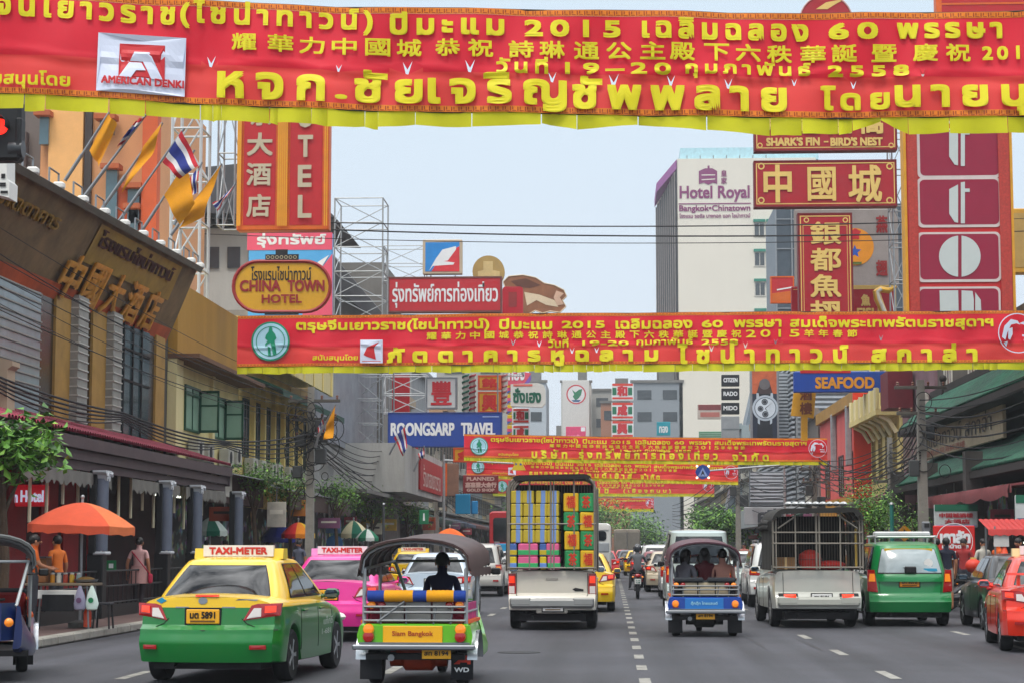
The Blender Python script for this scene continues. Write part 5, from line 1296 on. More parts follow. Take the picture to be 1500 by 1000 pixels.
# traffic light at the top left
r0 = W(2, 186, 31)
root = thing("traffic_light", "black traffic signal with a glowing red lamp at the top left corner", "traffic light", (r0.x, 31, r0.z))
q = MB().use(BLACK); q.box((0, .15, -.05), (.62, .3, 1.0), bev=.05); q.obj("housing", root)
for i, z in enumerate((.0, )):
 q = MB().use(mat('#ff2a1e', emit=1.6, var=0) if i == 0 else mat('#2a2610')); q.lathe([(.02, -.03), (.125, -.01), (.13, .02)], (-.02, -.02, z), 20, 'y', True); q.obj("red_lamp", root)
q = MB().use(BLACK, True);
q.loft([[Vector((-.02 + .16 * math.cos(R(a)), y, .16 * math.sin(R(a)))) for a in range(-20, 201, 20)] for y in (0, -.28)], False, False, True); q.obj("visor", root)
q = MB().use(BLACK); q.box((.28, .1, -.1), (.1, .26, .5), bev=.03); q.obj("side_plate", root)
q = MB().use(mat('#3a3d40', rough=.4, metal=.4)); q.tube([(.12, .1, -.35), (.34, .1, -.35)], .14, 14); q.obj("camera_barrel", root)
q = MB().use(GALV); q.tube([(-1.2, .2, .1), (0, .25, .1)], .07, 8); q.tube([(-1.2, .2, .1), (-1.2, .2, -r0.z + .15)], .1, 8); q.obj("mast", root)
# ---------------------------------------------------------------- vehicles: local x to the right, +y is where they head, z up, origin on the road under the tail
TAILR = mat('#9c0d10', rough=.12, var=.1, coat=.8); TAILLIT = mat('#f23a1c', rough=.15, emit=.55, var=0, coat=.6); TAILW = mat('#d9cfc8', rough=.1, coat=.8, var=.05); AMBERL = mat('#e8821a', rough=.15, var=.05, coat=.6, emit=.25)
PLATEY = mat('#e5a41c', rough=.5, var=.05); PLATEW = mat('#d3d3ce', rough=.5, var=.05)
SEAL = mat('#0b0b0c', rough=.6, var=0)
def interp(keys, y, k):
 for a, b in zip(keys, keys[1:]):
  if y <= b[0]:
   t = max(0, (y - a[0]) / (b[0] - a[0]))
   return a[k] + (b[k] - a[k]) * t
 return keys[-1][k]
def sm(keys, y, k, w=.12):
 return sum(interp(keys, y + d * w, k) for d in (-1, -.5, 0, .5, 1)) / 5
def sstep(a, b, x):
 t = min(1, max(0, (x - a) / (b - a))); return t * t * (3 - 2 * t)
def wheel(parent, x, y, r, w, side, alloy=True, name="wheel"):
 q = MB().use(RUBBER)
 s = 1 if side > 0 else -1
 q.lathe([(r * .64, -w / 2 * .9), (r * .9, -w / 2), (r * .97, -w / 2 * .82), (r, -w / 2 * .5), (r, w / 2 * .5), (r * .97, w / 2 * .82), (r * .9, w / 2), (r * .64, w / 2 * .9)], (0, 0, 0), 28, 'x')
 o = q.obj(name, parent, (x, y, r))
 q = MB().use(metalm('#a9adb2', .3) if alloy else metalm('#8a8c8e', .5))
 q.lathe([(r * .64, s * w * .38), (r * .62, s * w * .45), (r * .55, s * w * .40)], (0, 0, 0), 28, 'x')
 q.use(DARK).lathe([(r * .6, s * w * .30), (r * .1, s * w * .31)], (0, 0, 0), 24, 'x', False)
 q.use(metalm('#a9adb2', .3) if alloy else metalm('#8a8c8e', .5))
 for k in range(5 if alloy else 8):
  a = 2 * math.pi * k / (5 if alloy else 8)
  d, p = Vector((0, math.cos(a), math.sin(a))), Vector((0, -math.sin(a), math.cos(a)))
  q.loft([[Vector((s * w * .36, 0, 0)) + d * (r * t) + p * (r * hw_ * e) + Vector((s * ee, 0, 0)) for e, ee in ((-1, 0), (-.8, .02), (.8, .02), (1, 0))] for t, hw_ in ((.08, .09), (.35, .075), (.6, .11))], True, True)
 q.lathe([(r * .16, s * w * .36), (r * .15, s * w * .47), (.01, s * w * .48)], (0, 0, 0), 16, 'x')
 q.obj("rim", o)
 return o
def car(name, label, cat, loc, rz, P, group=None):
 root = thing(name, label, cat, loc, rz, group)
 L, Wd, keys, cab = P['L'], P['W'] / 2, P['keys'], P['cab']
 wr, axles = P.get('wr', .315), P['axles']
 bp = P['paint']
 zl = P.get('ledge', .70); led = P.get('led', .09); plan = P.get('plan', .13)
 def rshift(x, z):
  return -.035 * sstep(.34, .42, z) * (1 - sstep(zl - .12, zl - .04, z)) + led * sstep(zl, zl + .06, z) + P.get('lean', .05) * max(0, z - zl) + plan * abs(x / Wd) ** 3.2 + .05 * sstep(.42, .22, z)
 def fshift(x, z):
  return -(.22 * abs(x / Wd) ** 2.6 + .25 * max(0, z - .55))
 N = 74
 ys = [L * (i / N) for i in range(N + 1)]
 ar = wr + .055
 def sec(y):
  zb, zs, zt, w = (sm(keys, y, k) for k in (1, 2, 3, 4))
  za = zb
  for ya in axles:
   d = abs(y - ya)
   if d < ar: za = max(za, wr + math.sqrt(ar * ar - d * d))
  f = Wd * w
  zm = max(za + .02, zb + .16)
  pts = [(0, zb), (f * .60, zb), (f * .61, max(zb, za - .002)), (f * .955, za), (f * .985, za + .012), *[(f * (1.0 if k < .5 else 1 - .06 * (k - .5) ** 2 - .008 * (k - .5)), zm + (zs - .07 - zm) * k) for k in (.10, .22, .34, .42, .48, .54, .60, .66, .74, .82, .91)], (f * .985, zs - .07), (f * .955, zs - .018), (f * .90, zs + .008), (f * .75, zs + (zt - zs) * .55), (f * .45, zs + (zt - zs) * .88), (0, zt)]
  return pts
 secs = []
 for y in ys:
  s = sec(y); fr_, ff = max(0, 1 - y / .9), max(0, 1 - (L - y) / .9)
  secs.append([Vector((x, y + rshift(x, z) * fr_ ** 1.5 + fshift(x, z) * ff ** 1.5, z)) for x, z in s])
 q = MB().use(bp, True)
 for m_ in (1, -1):
  q.loft([[Vector((p.x * m_, p.y, p.z)) for p in s] for s in secs], False, False, True)
 for e in (0, -1):
  rows = []
  for p in secs[e][2:]:
   row = []
   for k in range(13):
    u = -1 + k / 6
    x = p.x * u
    yb = ys[e] + (rshift(x, p.z) if e == 0 else fshift(x, p.z))
    row.append(Vector((x, yb, p.z + (secs[e][-1].z - p.z) * (0 if p.x > Wd * .5 else 0))))
   rows.append(row)
  q.loft(rows[:-1], False, False, True)
 q.obj("body", root)
 def side_x(y, z):
  s = sec(y)
  for a, b in zip(s[3:], s[4:]):
   if a[1] <= z <= b[1] or b[1] <= z <= a[1]:
    t = (z - a[1]) / (b[1] - a[1]) if abs(b[1] - a[1]) > 1e-6 else 0
    return a[0] + (b[0] - a[0]) * t
  return Wd
 rear = lambda x, z: (0, rshift(x, z), 0)
 # cabin
 (yr0, yf0, w0, z0), (yr1, yf1, w1, z1) = cab
 def O(a, b, t, crown=0.0, k=1.0):
  n = 7.0
  d = (abs(a) ** n + abs(b) ** n) ** (1 / n)
  a, b = a / d * k, b / d * k
  tn = max(0.0, t); tt = tn ** 1.25
  w = w0 + (w1 - w0) * tt; yr = yr0 + (yr1 - yr0) * tn ** .95; yf = yf0 + (yf1 - yf0) * tn ** .9
  return Vector((w * a, (yr + yf) / 2 + (yf - yr) / 2 * b - .05 * (1 - a * a) * (1 if b < 0 else -1) * abs(b) ** 6 * (1 - .4 * t), z0 + (z1 - z0) * t + crown - P.get('drop', 0.02) * (abs(b) ** 3 if t > .8 else 0) * (t - .8) * 5))
 per = [(-1 + 2 * i / 12, -1) for i in range(12)] + [(1, -1 + 2 * i / 16) for i in range(16)] + [(1 - 2 * i / 12, 1) for i in range(12)] + [(-1, 1 - 2 * i / 16) for i in range(16)]
 rings = [[O(a, b, t) for a, b in per] for t in [-.12] + [i / 16 for i in range(17)]]
 for k, c in ((.94, .016), (.8, .032), (.55, .045), (.25, .05), (.02, .052)):
  rings.append([O(a, b, 1.0, c, k) for a, b in per])
 q = MB().use(P.get('roof', bp), True)
 q.loft(rings, True, True, True)
 q.obj("cabin", root)
 ctr = Vector((0, (yr0 + yf0) / 2, z0))
 def patch(nm, side, u0, u1, t0, t1, sk0=0, sk1=0, gm=GLASS):
  g, g2 = [], []
  for i in range(9):
   t = t0 + (t1 - t0) * i / 8; row, row2 = [], []
   for j in range(13):
    v = j / 12
    ua, ub = u0 + sk0 * i / 8, u1 + sk1 * i / 8
    u = ua + (ub - ua) * v
    ex = .018
    ue = u + (ex * (-1 if v < .5 else 1) * abs(2 * v - 1)) * 1.2; te = t + ex * 1.6 * (-1 if i < 4 else 1) * abs(2 * i / 8 - 1)
    ab = lambda u: {'rear': (u, -1), 'front': (u, 1), 'right': (1, u), 'left': (-1, u)}[side]
    nr = {'rear': Vector((0, -1, .45)), 'front': Vector((0, 1, .5)), 'right': Vector((1, 0, .25)), 'left': Vector((-1, 0, .25))}[side].normalized()
    row.append(O(*ab(u), t) + nr * (.012 + (.045 * (1 - (2 * v - 1) ** 2) * (1 - (i / 4 - 1) ** 2) if side == 'rear' else 0))); row2.append(O(*ab(ue), te) + nr * .005)
   g.append(row); g2.append(row2)
  o = MB().use(gm, True).loft(g, False, False, True).obj(nm, root)
  MB().use(SEAL, True).loft(g2, False, False, True).obj("seal", o)
  return o
 rw = P.get('rwin', (.86, .10, .88))
 patch("rear_window", 'rear', -rw[0], rw[0], rw[1], rw[2], .05, -.05, P.get('rglass', GLASS))
 patch("windscreen", 'front', -.88, .88, .08, .92)
 for s in ('left', 'right'):
  for (a, b, s0, s1) in P['swin']:
   patch("side_window", s, a, b, .10, .90, s0, s1)
 # lamps, plate, bumper details
 if 'tail' in P:
  for sx in (-1, 1):
   lamp = None
   for (m_, poly, dy) in P['tail']:
    q = MB().use(m_)
    pp = [(sx * a, b) for a, b in poly]
    V = [Vector((a, rear(a, b)[1] - dy, b)) for a, b in pp]; V2 = [v + Vector((0, .06, 0)) for v in V]
    put_poly(q, pp, -dy, 0, rear); q.loft([V, V2], True, False, False)
    o = q.obj("tail_lamp" if lamp is None else "lens", root if lamp is None else lamp)
    lamp = lamp or o
   if 'tailside' in P:
    z_a, z_b, y_b = P['tailside']
    q = MB().use(P['tail'][0][0])
    g = [[Vector((sx * (side_x(y + .02, z) * (1 - (.0)) + .004), y + rshift(side_x(y, z), z) * max(0, 1 - y / .9) ** 1.5, z)) for z in [z_a + (z_b - z_a) * i / 4 + (.03 * y / y_b if i < 2 else 0) for i in range(5)]] for y in [y_b * i / 5 for i in range(6)]]
    q.loft(g, False, False, True); q.obj("side_lens", lamp)
 if 'plate' in P:
  px, pz, pm, s1 = P['plate']
  py_ = rshift(px, pz)
  q = MB().use(pm); q.box((px, py_ - .012, pz), (.40, .02, .17), bev=.008); o = q.obj("number_plate", root)
  q = MB().use(BLACK); put_text(q, s1, px - .15, pz - .02, px + .15, pz + .055, py_ - .026, .008); q.use(mat('#6a4a10')).box((px, py_ - .024, pz - .055), (.3, .002, .022)); q.obj("lettering", o)
  q = MB().use(SEAL); q.box((px, py_ - .002, pz), (.44, .02, .21)); q.obj("plate_holder", root)
 for (nm, m_, poly, dy) in P.get('rearbits', ()):
  q = MB().use(m_); put_poly(q, poly, -dy, 0, rear); V = [Vector((a, rear(a, b)[1] - dy, b)) for a, b in poly]; q.loft([V, [v + Vector((0, .04, 0)) for v in V]], True, False, False); q.obj(nm, root)
 for (nm, s, px, pz, h) in P.get('reartext', ()):
  q = MB().use(s[1]); put_text(q, s[0], px[0], pz, px[1], pz + h, -.012, .004, rear); q.obj(nm, root)
 # seams: boot lid, doors
 q = MB().use(SEAL)
 for (pts) in P.get('seams', ()):
  q.tube([(x, rshift(x, z) - .001, z) for x, z in pts], .005, 4)
 for sx in (-1, 1):
  for yd in P.get('doors', ()):
   q.tube([(sx * (side_x(yd, z) + .0), yd, z) for z in [.36 + (cab[0][3] - .40) * i / 8 for i in range(9)]], .005, 4)
 if q.v: q.obj("shut_line", root)
 for sx in (-1, 1):
  for yd in P.get('handles', ()):
   z = cab[0][3] - .12
   q = MB().use(P.get('handlem', bp)); q.box((sx * (side_x(yd, z) + .015), yd, z), (.03, .2, .03), bev=.01); q.obj("door_handle", root)
  ym = P.get('mirror', cab[0][1] - .55)
  q = MB().use(P.get('mirrorm', bp), True); q.box((sx * (Wd + .055), ym, cab[0][3] + .055), (.20, .10, .13), bev=.045); q.tube([(sx * (Wd - .14), ym + .02, cab[0][3] + .0), (sx * (Wd - .03), ym, cab[0][3] + .03)], .03, 6); o = q.obj("wing_mirror", root)
  q = MB().use(mat('#6a7a86', rough=.03, metal=1, var=0)); put_poly(q, rrect(sx * (Wd + .055) - .08, cab[0][3] + .01, sx * (Wd + .055) + .08, cab[0][3] + .10, .03), ym - .053); q.obj("mirror_glass", o)
  for ya in axles:
   wheel(root, sx * (Wd - .115), ya, wr, .2, sx, P.get('alloy', True))
 q = MB().use(DARK)
 q.box((0, L / 2, .25), (P['W'] * .74, L * .9, .14)); q.tube([(-.45 * Wd, .1, .24), (-.45 * Wd, .7, .24)], .035, 8)
 q.box((0, axles[0], wr), (P['W'] * .8, .12, .12)); q.obj("underbody", root)
 for sx in (-1, 1):
  z = P.get('hlz', .66); q = MB().use(TAILW); q.sphere((sx * Wd * .72, L - .24, z), (.2, .14, .08), 10, 6); q.obj("headlamp", root)
 if P.get('sign'):
  s, ys_, pm = P['sign']
  zt = z1 + .05
  w_ = P.get('signw', .9)
  q = MB().use(pm); q.loft([[Vector((x, ys_ + dy, zt + dz)) for dy, dz in ((-.13, -.03), (-.10, .1), (.1, .1), (.13, -.03))] for x in (-w_ / 2 - .12, -w_ / 2, w_ / 2, w_ / 2 + .12)], True, True); o = q.obj("roof_sign", root)
  q = MB().use(mat('#dcd8d4', rough=.4, var=.04)); q.prism([(-w_ / 2, zt), (w_ / 2, zt), (w_ / 2, zt + .14), (-w_ / 2, zt + .14)], 'y', ys_ - .15, ys_ - .08); q.obj("sign_face", o)
  q = MB().use(mat('#c0322a', rough=.5)); put_text(q, s, -w_ / 2 + .08, zt + .03, w_ / 2 - .08, zt + .11, ys_ - .153, .014); q.obj("lettering", o)
 if P.get('rack'):
  q = MB().use(STEEL)
  for sx in (-1, 1): q.tube([(sx * (w1 - .08), yr1 + .2, z1 + .09), (sx * (w1 - .08), yf1 - .2, z1 + .09)], .022, 6); q.box((sx * (w1 - .08), yr1 + .3, z1 + .045), (.03, .08, .1)); q.box((sx * (w1 - .08), yf1 - .3, z1 + .045), (.03, .08, .1))
  q.obj("roof_rail", root)
 return root
# y, bottom, shoulder, deck, width
SEDAN_KEYS = [(0, .27, .955, 1.03, .90), (.12, .26, .965, 1.045, .955), (.30, .25, .97, 1.06, .985), (.7, .24, .98, 1.07, 1.0), (2.2, .22, .96, 1.02, 1.0), (3.2, .22, .90, .98, .99), (3.9, .23, .80, .86, .97), (4.35, .25, .66, .72, .93), (4.54, .28, .58, .62, .88)]
def sedan(paint_, **kw):
 d = dict(L=4.54, W=1.76, keys=SEDAN_KEYS, axles=(.98, 3.58), paint=paint_, cab=((.50, 3.42, .80, .96), (1.16, 2.55, .575, 1.45)),
             swin=((-.60, -.05, .02, .0), (.0, .60, .0, -.04)), ledge=.64, led=.07, plan=.22, lean=.12,
             tail=[(TAILR, [(.46, .755), (.86, .81), (.875, .955), (.62, .95), (.55, .93)], .012), (TAILLIT, [(.70, .84), (.82, .85), (.82, .925), (.70, .92)], .022), (TAILW, [(.50, .775), (.66, .80), (.66, .90), (.58, .90)], .02)], tailside=(.82, .95, .24),
             plate=(-.02, .80, PLATEY, 'มต 5891'), doors=(1.35, 2.32, 3.2), handles=(1.55, 2.5),
             seams=([(-.60, .68), (-.50, .72), (-.44, .78)], [(.60, .68), (.50, .72), (.44, .78)], [(-.86, .645), (0, .64), (.86, .645)]),
             rearbits=[("reflector", TAILR, [(-.70, .44), (-.52, .44), (-.52, .48), (-.70, .48)], .006), ("reflector", TAILR, [(.52, .44), (.70, .44), (.70, .48), (.52, .48)], .006)])
 d.update(kw); return d
# --- yellow and green taxi, nearest left
def rear_px(px, py, **k): return G(px, py)
YG = paint('#e3b700', two=('#08702a', .905, 0))
t = car("taxi", "yellow and green taxi sedan with a dented bumper, nearest on the left", "taxi", (-4.80, 23.4, 0), R(-4), sedan(YG, roof=paint('#e3b700'), sign=('TAXI-METER', 1.75, mat('#e6c23a', rough=.4)), mirrorm=paint('#1d5a3a'),
  rearbits=[("reflector", TAILR, [(-.74, .42), (-.56, .42), (-.56, .47), (-.74, .47)], .006), ("reflector", TAILR, [(.56, .42), (.74, .42), (.74, .47), (.56, .47)], .006), ("badge", CHROME, circ(-.03, .985, .055, 18, .04), .008), ("badge_bar", CHROME, [(.36, .992), (.60, .985), (.62, 1.0), (.40, 1.008)], .006), ("blue_sticker", mat('#0f7fa0', rough=.4), [(-.62, .985), (-.55, 1.02), (-.48, .985), (-.55, .95)], .006),
                  ("chrome_trim", CHROME, [(-.36, .90), (.36, .90), (.36, .915), (-.36, .915)], .01), ("brake_lamp", TAILLIT, [(-.12, 1.035), (.16, 1.035), (.16, 1.055), (-.12, 1.055)], .02)],
  reartext=[]))
q = MB().use(mat('#cfd3cf', rough=.5));
for k, (s, y, z, h) in enumerate((('แท็กซี่', 2.6, .62, .1), ('1-681', 2.5, .5, .07))):
 vs_, fs_ = glyphs(s); q.add([(.888, y + a * .55, z + b * h) for a, b in vs_], [f for f in fs_], False)
q.obj("side_lettering", t)
# --- other cars
SIL_P, WHT_P, CHAMP = paint('#b9b7b0'), paint('#cfcfca'), paint('#b3a68e')
PINK = paint('#e0288c')
car("taxi", "bright pink taxi sedan between the yellow green taxi and the green tuk-tuk", "taxi", (-4.9, 34.3, 0), R(-2), sedan(PINK, sign=('TAXI-METER', 1.75, mat('#e58ac0', rough=.4)), plate=(-.02, .80, PLATEY, 'ทน 4410')))
car("parked_car", "pale blue sedan ahead of the pink taxi, seen through the green tuk-tuk", "car", (-4.15, 46.5, 0), 0, sedan(paint('#b7c6d3'), plate=(0, .8, PLATEW, 'กข 2201')))
SUV_KEYS = [(0, .36, 1.02, 1.05, .96), (.3, .34, 1.04, 1.07, .99), (1, .33, 1.05, 1.08, 1), (3.2, .32, 1.02, 1.08, 1), (4.0, .34, .96, 1.04, .97), (4.5, .38, .84, .90, .92), (4.68, .42, .70, .74, .86)]
def suv(paint_, **kw):
 d = dict(L=4.68, W=1.84, keys=SUV_KEYS, axles=(.95, 3.70), wr=.375, paint=paint_, cab=((.06, 3.75, .86, 1.03), (.42, 2.95, .70, 1.72)), drop=.05,
             swin=((-.84, -.46, .05, 0), (-.40, .02, 0, 0), (.08, .62, 0, -.06)), ledge=.70, led=.05, plan=.12, lean=.1, rwin=(.80, .16, .86),
             tail=[(TAILR, [(.60, .86), (.90, .88), (.89, 1.07), (.66, 1.06)], .014), (AMBERL, [(.72, .93), (.86, .94), (.86, 1.0), (.72, 1.0)], .022)], tailside=(.88, 1.05, .3), plate=(0, .86, PLATEW, 'ชท 8804'), doors=(1.35, 2.4, 3.35), handles=(1.6, 2.6), rack=True,
             seams=([(-.80, .715), (0, .71), (.80, .715)],), rearbits=[("chrome_trim", CHROME, [(-.5, 1.0), (.5, 1.0), (.5, 1.04), (-.5, 1.04)], .012), ("reflector", TAILR, [(-.8, .5), (-.62, .5), (-.62, .56), (-.8, .56)], .008), ("reflector", TAILR, [(.62, .5), (.8, .5), (.8, .56), (.62, .56)], .008)])
 d.update(kw); return d
car("parked_car", "silver off-roader with a lit brake lamp left of the caged pickup", "car", (-4.55, 66.5, 0), R(-1), suv(SIL_P))
car("taxi", "yellow taxi roof just visible beyond the silver off-roader under the orange parasol", "taxi", (-7.3, 72, 0), 0, sedan(paint('#e3b700'), sign=('TAXI-METER', 1.75, mat('#e6c23a', rough=.4))))
car("parked_car", "white sedan squeezed between the silver off-roader and the caged pickup", "car", (-3.35, 74.0, 0), 0, sedan(WHT_P, plate=(0, .8, PLATEW, 'ญน 105')))
car("taxi", "yellow sedan mostly hidden behind the right side of the caged pickup", "taxi", (-.78, 50.5, 0), 0, sedan(paint('#e3b700'), plate=(0, .8, PLATEY, 'ทว 903')))
car("parked_car", "red hatchback far ahead right of the caged pickup", "car", (-.42, 106, 0), 0, sedan(paint('#b3121c'), plate=(0, .8, PLATEW, 'ฌห 72')))
car("parked_car", "champagne sedan with a lit lamp right of the motorcyclist", "car", (2.12, 73.6, 0), 0, sedan(CHAMP, plate=(0, .8, PLATEW, 'ศร 3110')))
MPV_KEYS = [(0, .30, 1.0, 1.03, .95), (.3, .28, 1.02, 1.05, .99), (1, .27, 1.03, 1.06, 1), (3.0, .26, 1.0, 1.06, 1), (3.7, .28, .95, 1.0, .97), (4.3, .32, .78, .84, .91), (4.56, .36, .62, .66, .84)]
def mpv(paint_, **kw):
 d = dict(L=4.56, W=1.76, keys=MPV_KEYS, axles=(.86, 3.61), wr=.32, paint=paint_, cab=((.05, 3.85, .815, 1.0), (.36, 2.7, .665, 1.70)), drop=.05,
             swin=((-.86, -.50, .05, 0), (-.44, .0, 0, 0), (.06, .60, 0, -.08)), ledge=.62, led=.04, plan=.13, lean=.09, rwin=(.84, .14, .84),
             tail=[(TAILR, [(.66, .70), (.87, .72), (.86, 1.16), (.72, 1.16)], .016), (AMBERL, [(.71, .92), (.84, .92), (.82, 1.08), (.72, 1.08)], .024)], tailside=(.74, .99, .14), plate=(0, .90, PLATEY, 'มค 7719'), doors=(1.2, 2.3, 3.2), handles=(1.45, 2.5), rack=False,
             seams=([(-.80, .60), (0, .595), (.80, .60)], [(-.62, .66), (-.64, .98)], [(.62, .66), (.64, .98)]), rearbits=[("badge", CHROME, circ(0, 1.04, .05, 16, .035), .012), ("garnish", CHROME, [(-.3, 1.0), (.3, 1.0), (.3, 1.015), (-.3, 1.015)], .012)])
 d.update(kw); return d
car("minivan", "white minivan with a red lamp just left of the blue tuk-tuk", "van", (2.42, 63.5, 0), 0, mpv(WHT_P, plate=(0, .9, PLATEW, 'ฮค 41')))
car("minivan", "pale grey high van whose roof shows above the blue tuk-tuk", "van", (2.28, 52.0, 0), 0, mpv(paint('#aab5b0'), cab=((.05, 4.0, .84, 1.1), (.25, 3.2, .74, 2.05))))
GI = paint('#0c7a3c')
gi = car("taxi", "all green minivan taxi with an orange plate and a roof rack, right-hand lane", "taxi", (6.15, 41.6, 0), R(0), mpv(GI, plate=(-.02, .90, mat('#e08a12', rough=.5), 'มท 3372'), rglass=mat('#8f9a9c', rough=.12, var=.15, scale=2, ior=1.7)))
q = MB().use(mat('#c7a21c', rough=.5)); q.box((0, .28, 1.575), (.98, .02, .05)); q.obj("yellow_strip", gi)
q = MB().use(mat('#b9bab8', rough=.4, metal=.3))
for y in (.6, 1.0, 1.4, 1.8): q.tube([(-.62, y, 1.84), (.62, y, 1.84)], .022, 6)
for x in (-.62, .62): q.tube([(x, .55, 1.85), (x, 1.9, 1.85)], .026, 6)
for x in (-.62, .62):
 for y in (.7, 1.7): q.tube([(x, y, 1.70), (x, y, 1.85)], .02, 5)
q.box((0, 1.2, 1.9), (1.18, .25, .11), bev=.03); q.obj("roof_rack", gi)
q = MB().use(BLACK); q.tube([(.0, .0, 1.12), (-.12, .07, 1.2), (-.38, .1, 1.16)], .015, 5); q.box((0, .02, 1.16), (.24, .04, .14), bev=.02); q.obj("wiper", gi)
q = MB().use(WHITE); put_poly(q, circ(.38, 1.30, .09, 20), .095); q.use(mat('#2a8fb0', rough=.4)); put_poly(q, [(.26, 1.13), (.56, 1.13), (.54, 1.19), (.28, 1.19)], .06); q.obj("sticker", gi)
car("parked_car", "white off-roader with a dark spare lamp between the blue tuk-tuk and the white caged truck", "car", (4.65, 54.6, 0), 0, suv(paint('#d4d4d0'), plate=(.0, .86, PLATEW, 'ษฆ 9150')))
car("parked_car", "small mint white car far ahead behind the white off-roader", "car", (5.3, 76, 0), 0, sedan(paint('#c3d0c8'), plate=(0, .8, PLATEW, 'กย 66')))
BK = paint('#101014')
car("parked_car", "black sedan at the right kerb, half hidden by the orange taxi", "car", (8.12, 39.0, 0), R(-1.5), sedan(BK, plate=(0, .8, PLATEW, 'สพ 18')))
OR_ = paint('#e02c0c')
ot = car("taxi", "orange red taxi sedan with a boot spoiler cut off by the right edge", "taxi", (6.86, 31.0, 0), R(-6), sedan(OR_, sign=('TAXI', 1.75, mat('#e0c890', rough=.4)), plate=(0, .8, PLATEY, 'ทศ 515')))
q = MB().use(OR_); q.loft([[Vector((x, .10 + .1 * (abs(x) / .8) ** 2 + dy, 1.19 + dz)) for dy, dz in ((-.06, .0), (-.05, .035), (.12, .03), (.14, .0))] for x in [-.8 + 1.6 * i / 10 for i in range(11)]], True, True, True)
for x in (-.62, .62): q.box((x, .2, 1.11), (.05, .12, .16))
q.obj("spoiler", ot)
q = MB().use(TAILLIT); q.box((0, .12, 1.175), (.5, .03, .02)); q.obj("brake_lamp", ot)
# queue further up the street
queue = [(1.95, 81, '#7a1d28', 'dark red sedan', sedan), (2.1, 88, '#c9c9c6', 'white off-roader', suv), (1.8, 97, '#9a2230', 'wine red sedan', sedan), (1.9, 106, '#dadad6', 'white minivan', mpv), (1.6, 118, '#e3b700', 'yellow sedan', sedan), (1.2, 131, '#39404a', 'slate sedan', sedan),
         (-1.6, 88, '#c2c4c6', 'silver sedan', sedan), (-1.2, 124, '#8f1a24', 'red minivan', mpv), (4.6, 92, '#b9bdc2', 'silver minivan', mpv), (5.2, 108, '#d0cfcb', 'white sedan', sedan), (-4.6, 92, '#9fa5ab', 'grey sedan', sedan), (-5.6, 136, '#6d7278', 'grey minivan', mpv), (1.0, 150, '#c03a2a', 'orange red sedan', sedan), (-.9, 160, '#d8d8d4', 'white sedan', sedan), (3.6, 140, '#a9a49a', 'beige sedan', sedan)]
where = ['behind the champagne sedan', 'third in the queue beside the motorcyclist', 'fourth in the queue beside the motorcyclist', 'fifth in the queue ahead of the motorcyclist', 'sixth in the queue ahead of the motorcyclist', 'seventh in the queue ahead of the motorcyclist',
         'hidden ahead of the caged pickup', 'far ahead in the left centre lane', 'ahead of the white caged truck', 'far ahead of the white caged truck', 'ahead of the silver off-roader', 'far ahead in the left lane', 'near the far lorry', 'just before the far lorry', 'far ahead in the right centre lane']
for (x, y, c_, nm, fnc), w_ in zip(queue, where):
 car("minivan" if fnc is mpv else "parked_car", "%s %s" % (nm, w_), "car" if fnc is not mpv else "van", (x + bend(y), y, 0), 0, fnc(paint(c_)), "cars queueing up the street")
# ---------------------------------------------------------------- bus and lorries
def coach(name, label, cat, x, y, w, h, L, top, low, stripe, kind='bus'):
 root = thing(name, label, cat, (x, y, 0))
 q = MB().use(top, True)
 P = rrect(-w / 2, .45, w / 2, h, .22, 6)
 q.loft([[Vector((a * (.96 if yy in (0, L) else 1), yy, (b - 1.5) * (.97 if yy in (0, L) else 1) + 1.5)) for a, b in P] for yy in (0, .12, L - .3, L)], True, True)
 q.obj("body", root)
 if kind == 'bus':
  q = MB().use(low); q.box((0, .02, .95), (w - .1, .1, .95), bev=.03); q.obj("lower_panel", root)
  q = MB().use(GLASS); q.prism(rrect(-w / 2 + .22, 1.95, w / 2 - .22, h - .35, .15), 'y', -.02, .05); q.obj("rear_window", root)
  q = MB().use(stripe); q.box((0, .0, 1.65), (w - .2, .1, .42), bev=.03); q.obj("stripe_panel", root)
  q = MB().use(WHITE); q.box((w * .25, -.01, h - .2), (w * .4, .06, .2)); q.obj("route_board", root)
  for s in (-1, 1):
   q = MB().use(GLASS); q.box((s * (w / 2 + .004), L / 2, 2.1), (.03, L - 1, .9)); q.obj("side_window", root)
 else:
  q = MB().use(mat('#6e675c', rough=.7));
  for s in (-1, 1): q.box((s * w * .25, -.01, h * .56), (w * .46, .05, h * .72), bev=.02)
  q.obj("rear_door", root)
  q = MB().use(STEEL); q.tube([(0, -.06, .7), (0, -.06, h - .2)], .03, 6); q.obj("lock_bar", root)
 for s in (-1, 1):
  q = MB().use(TAILR); q.box((s * (w / 2 - .2), -.02, .85), (.2, .06, .3), bev=.02); q.obj("tail_lamp", root)
  for ya in (1.4, L - 1.6): wheel(root, s * (w / 2 - .2), ya, .48, .3, s, False)
 q = MB().use(DARK); q.box((0, L / 2, .5), (w * .7, L * .9, .3)); q.box((0, .0, .5), (w * .9, .15, .18)); q.obj("underbody", root)
 return root
coach("city_bus", "red city bus with a sky blue band behind the silver off-roader", "bus", -5.35, 108, 2.5, 3.6, 10.5, mat('#b01a22', rough=.35, coat=.4, var=.06), mat('#9a9a9a', rough=.5), mat('#2f9fd2', rough=.4))
coach("city_bus", "white bus roof ahead of the caged pickup", "bus", -1.15, 92, 2.3, 2.75, 7, mat('#c9c9c4', rough=.4, var=.06), mat('#b0b0ac', rough=.5), mat('#8f9498', rough=.4))
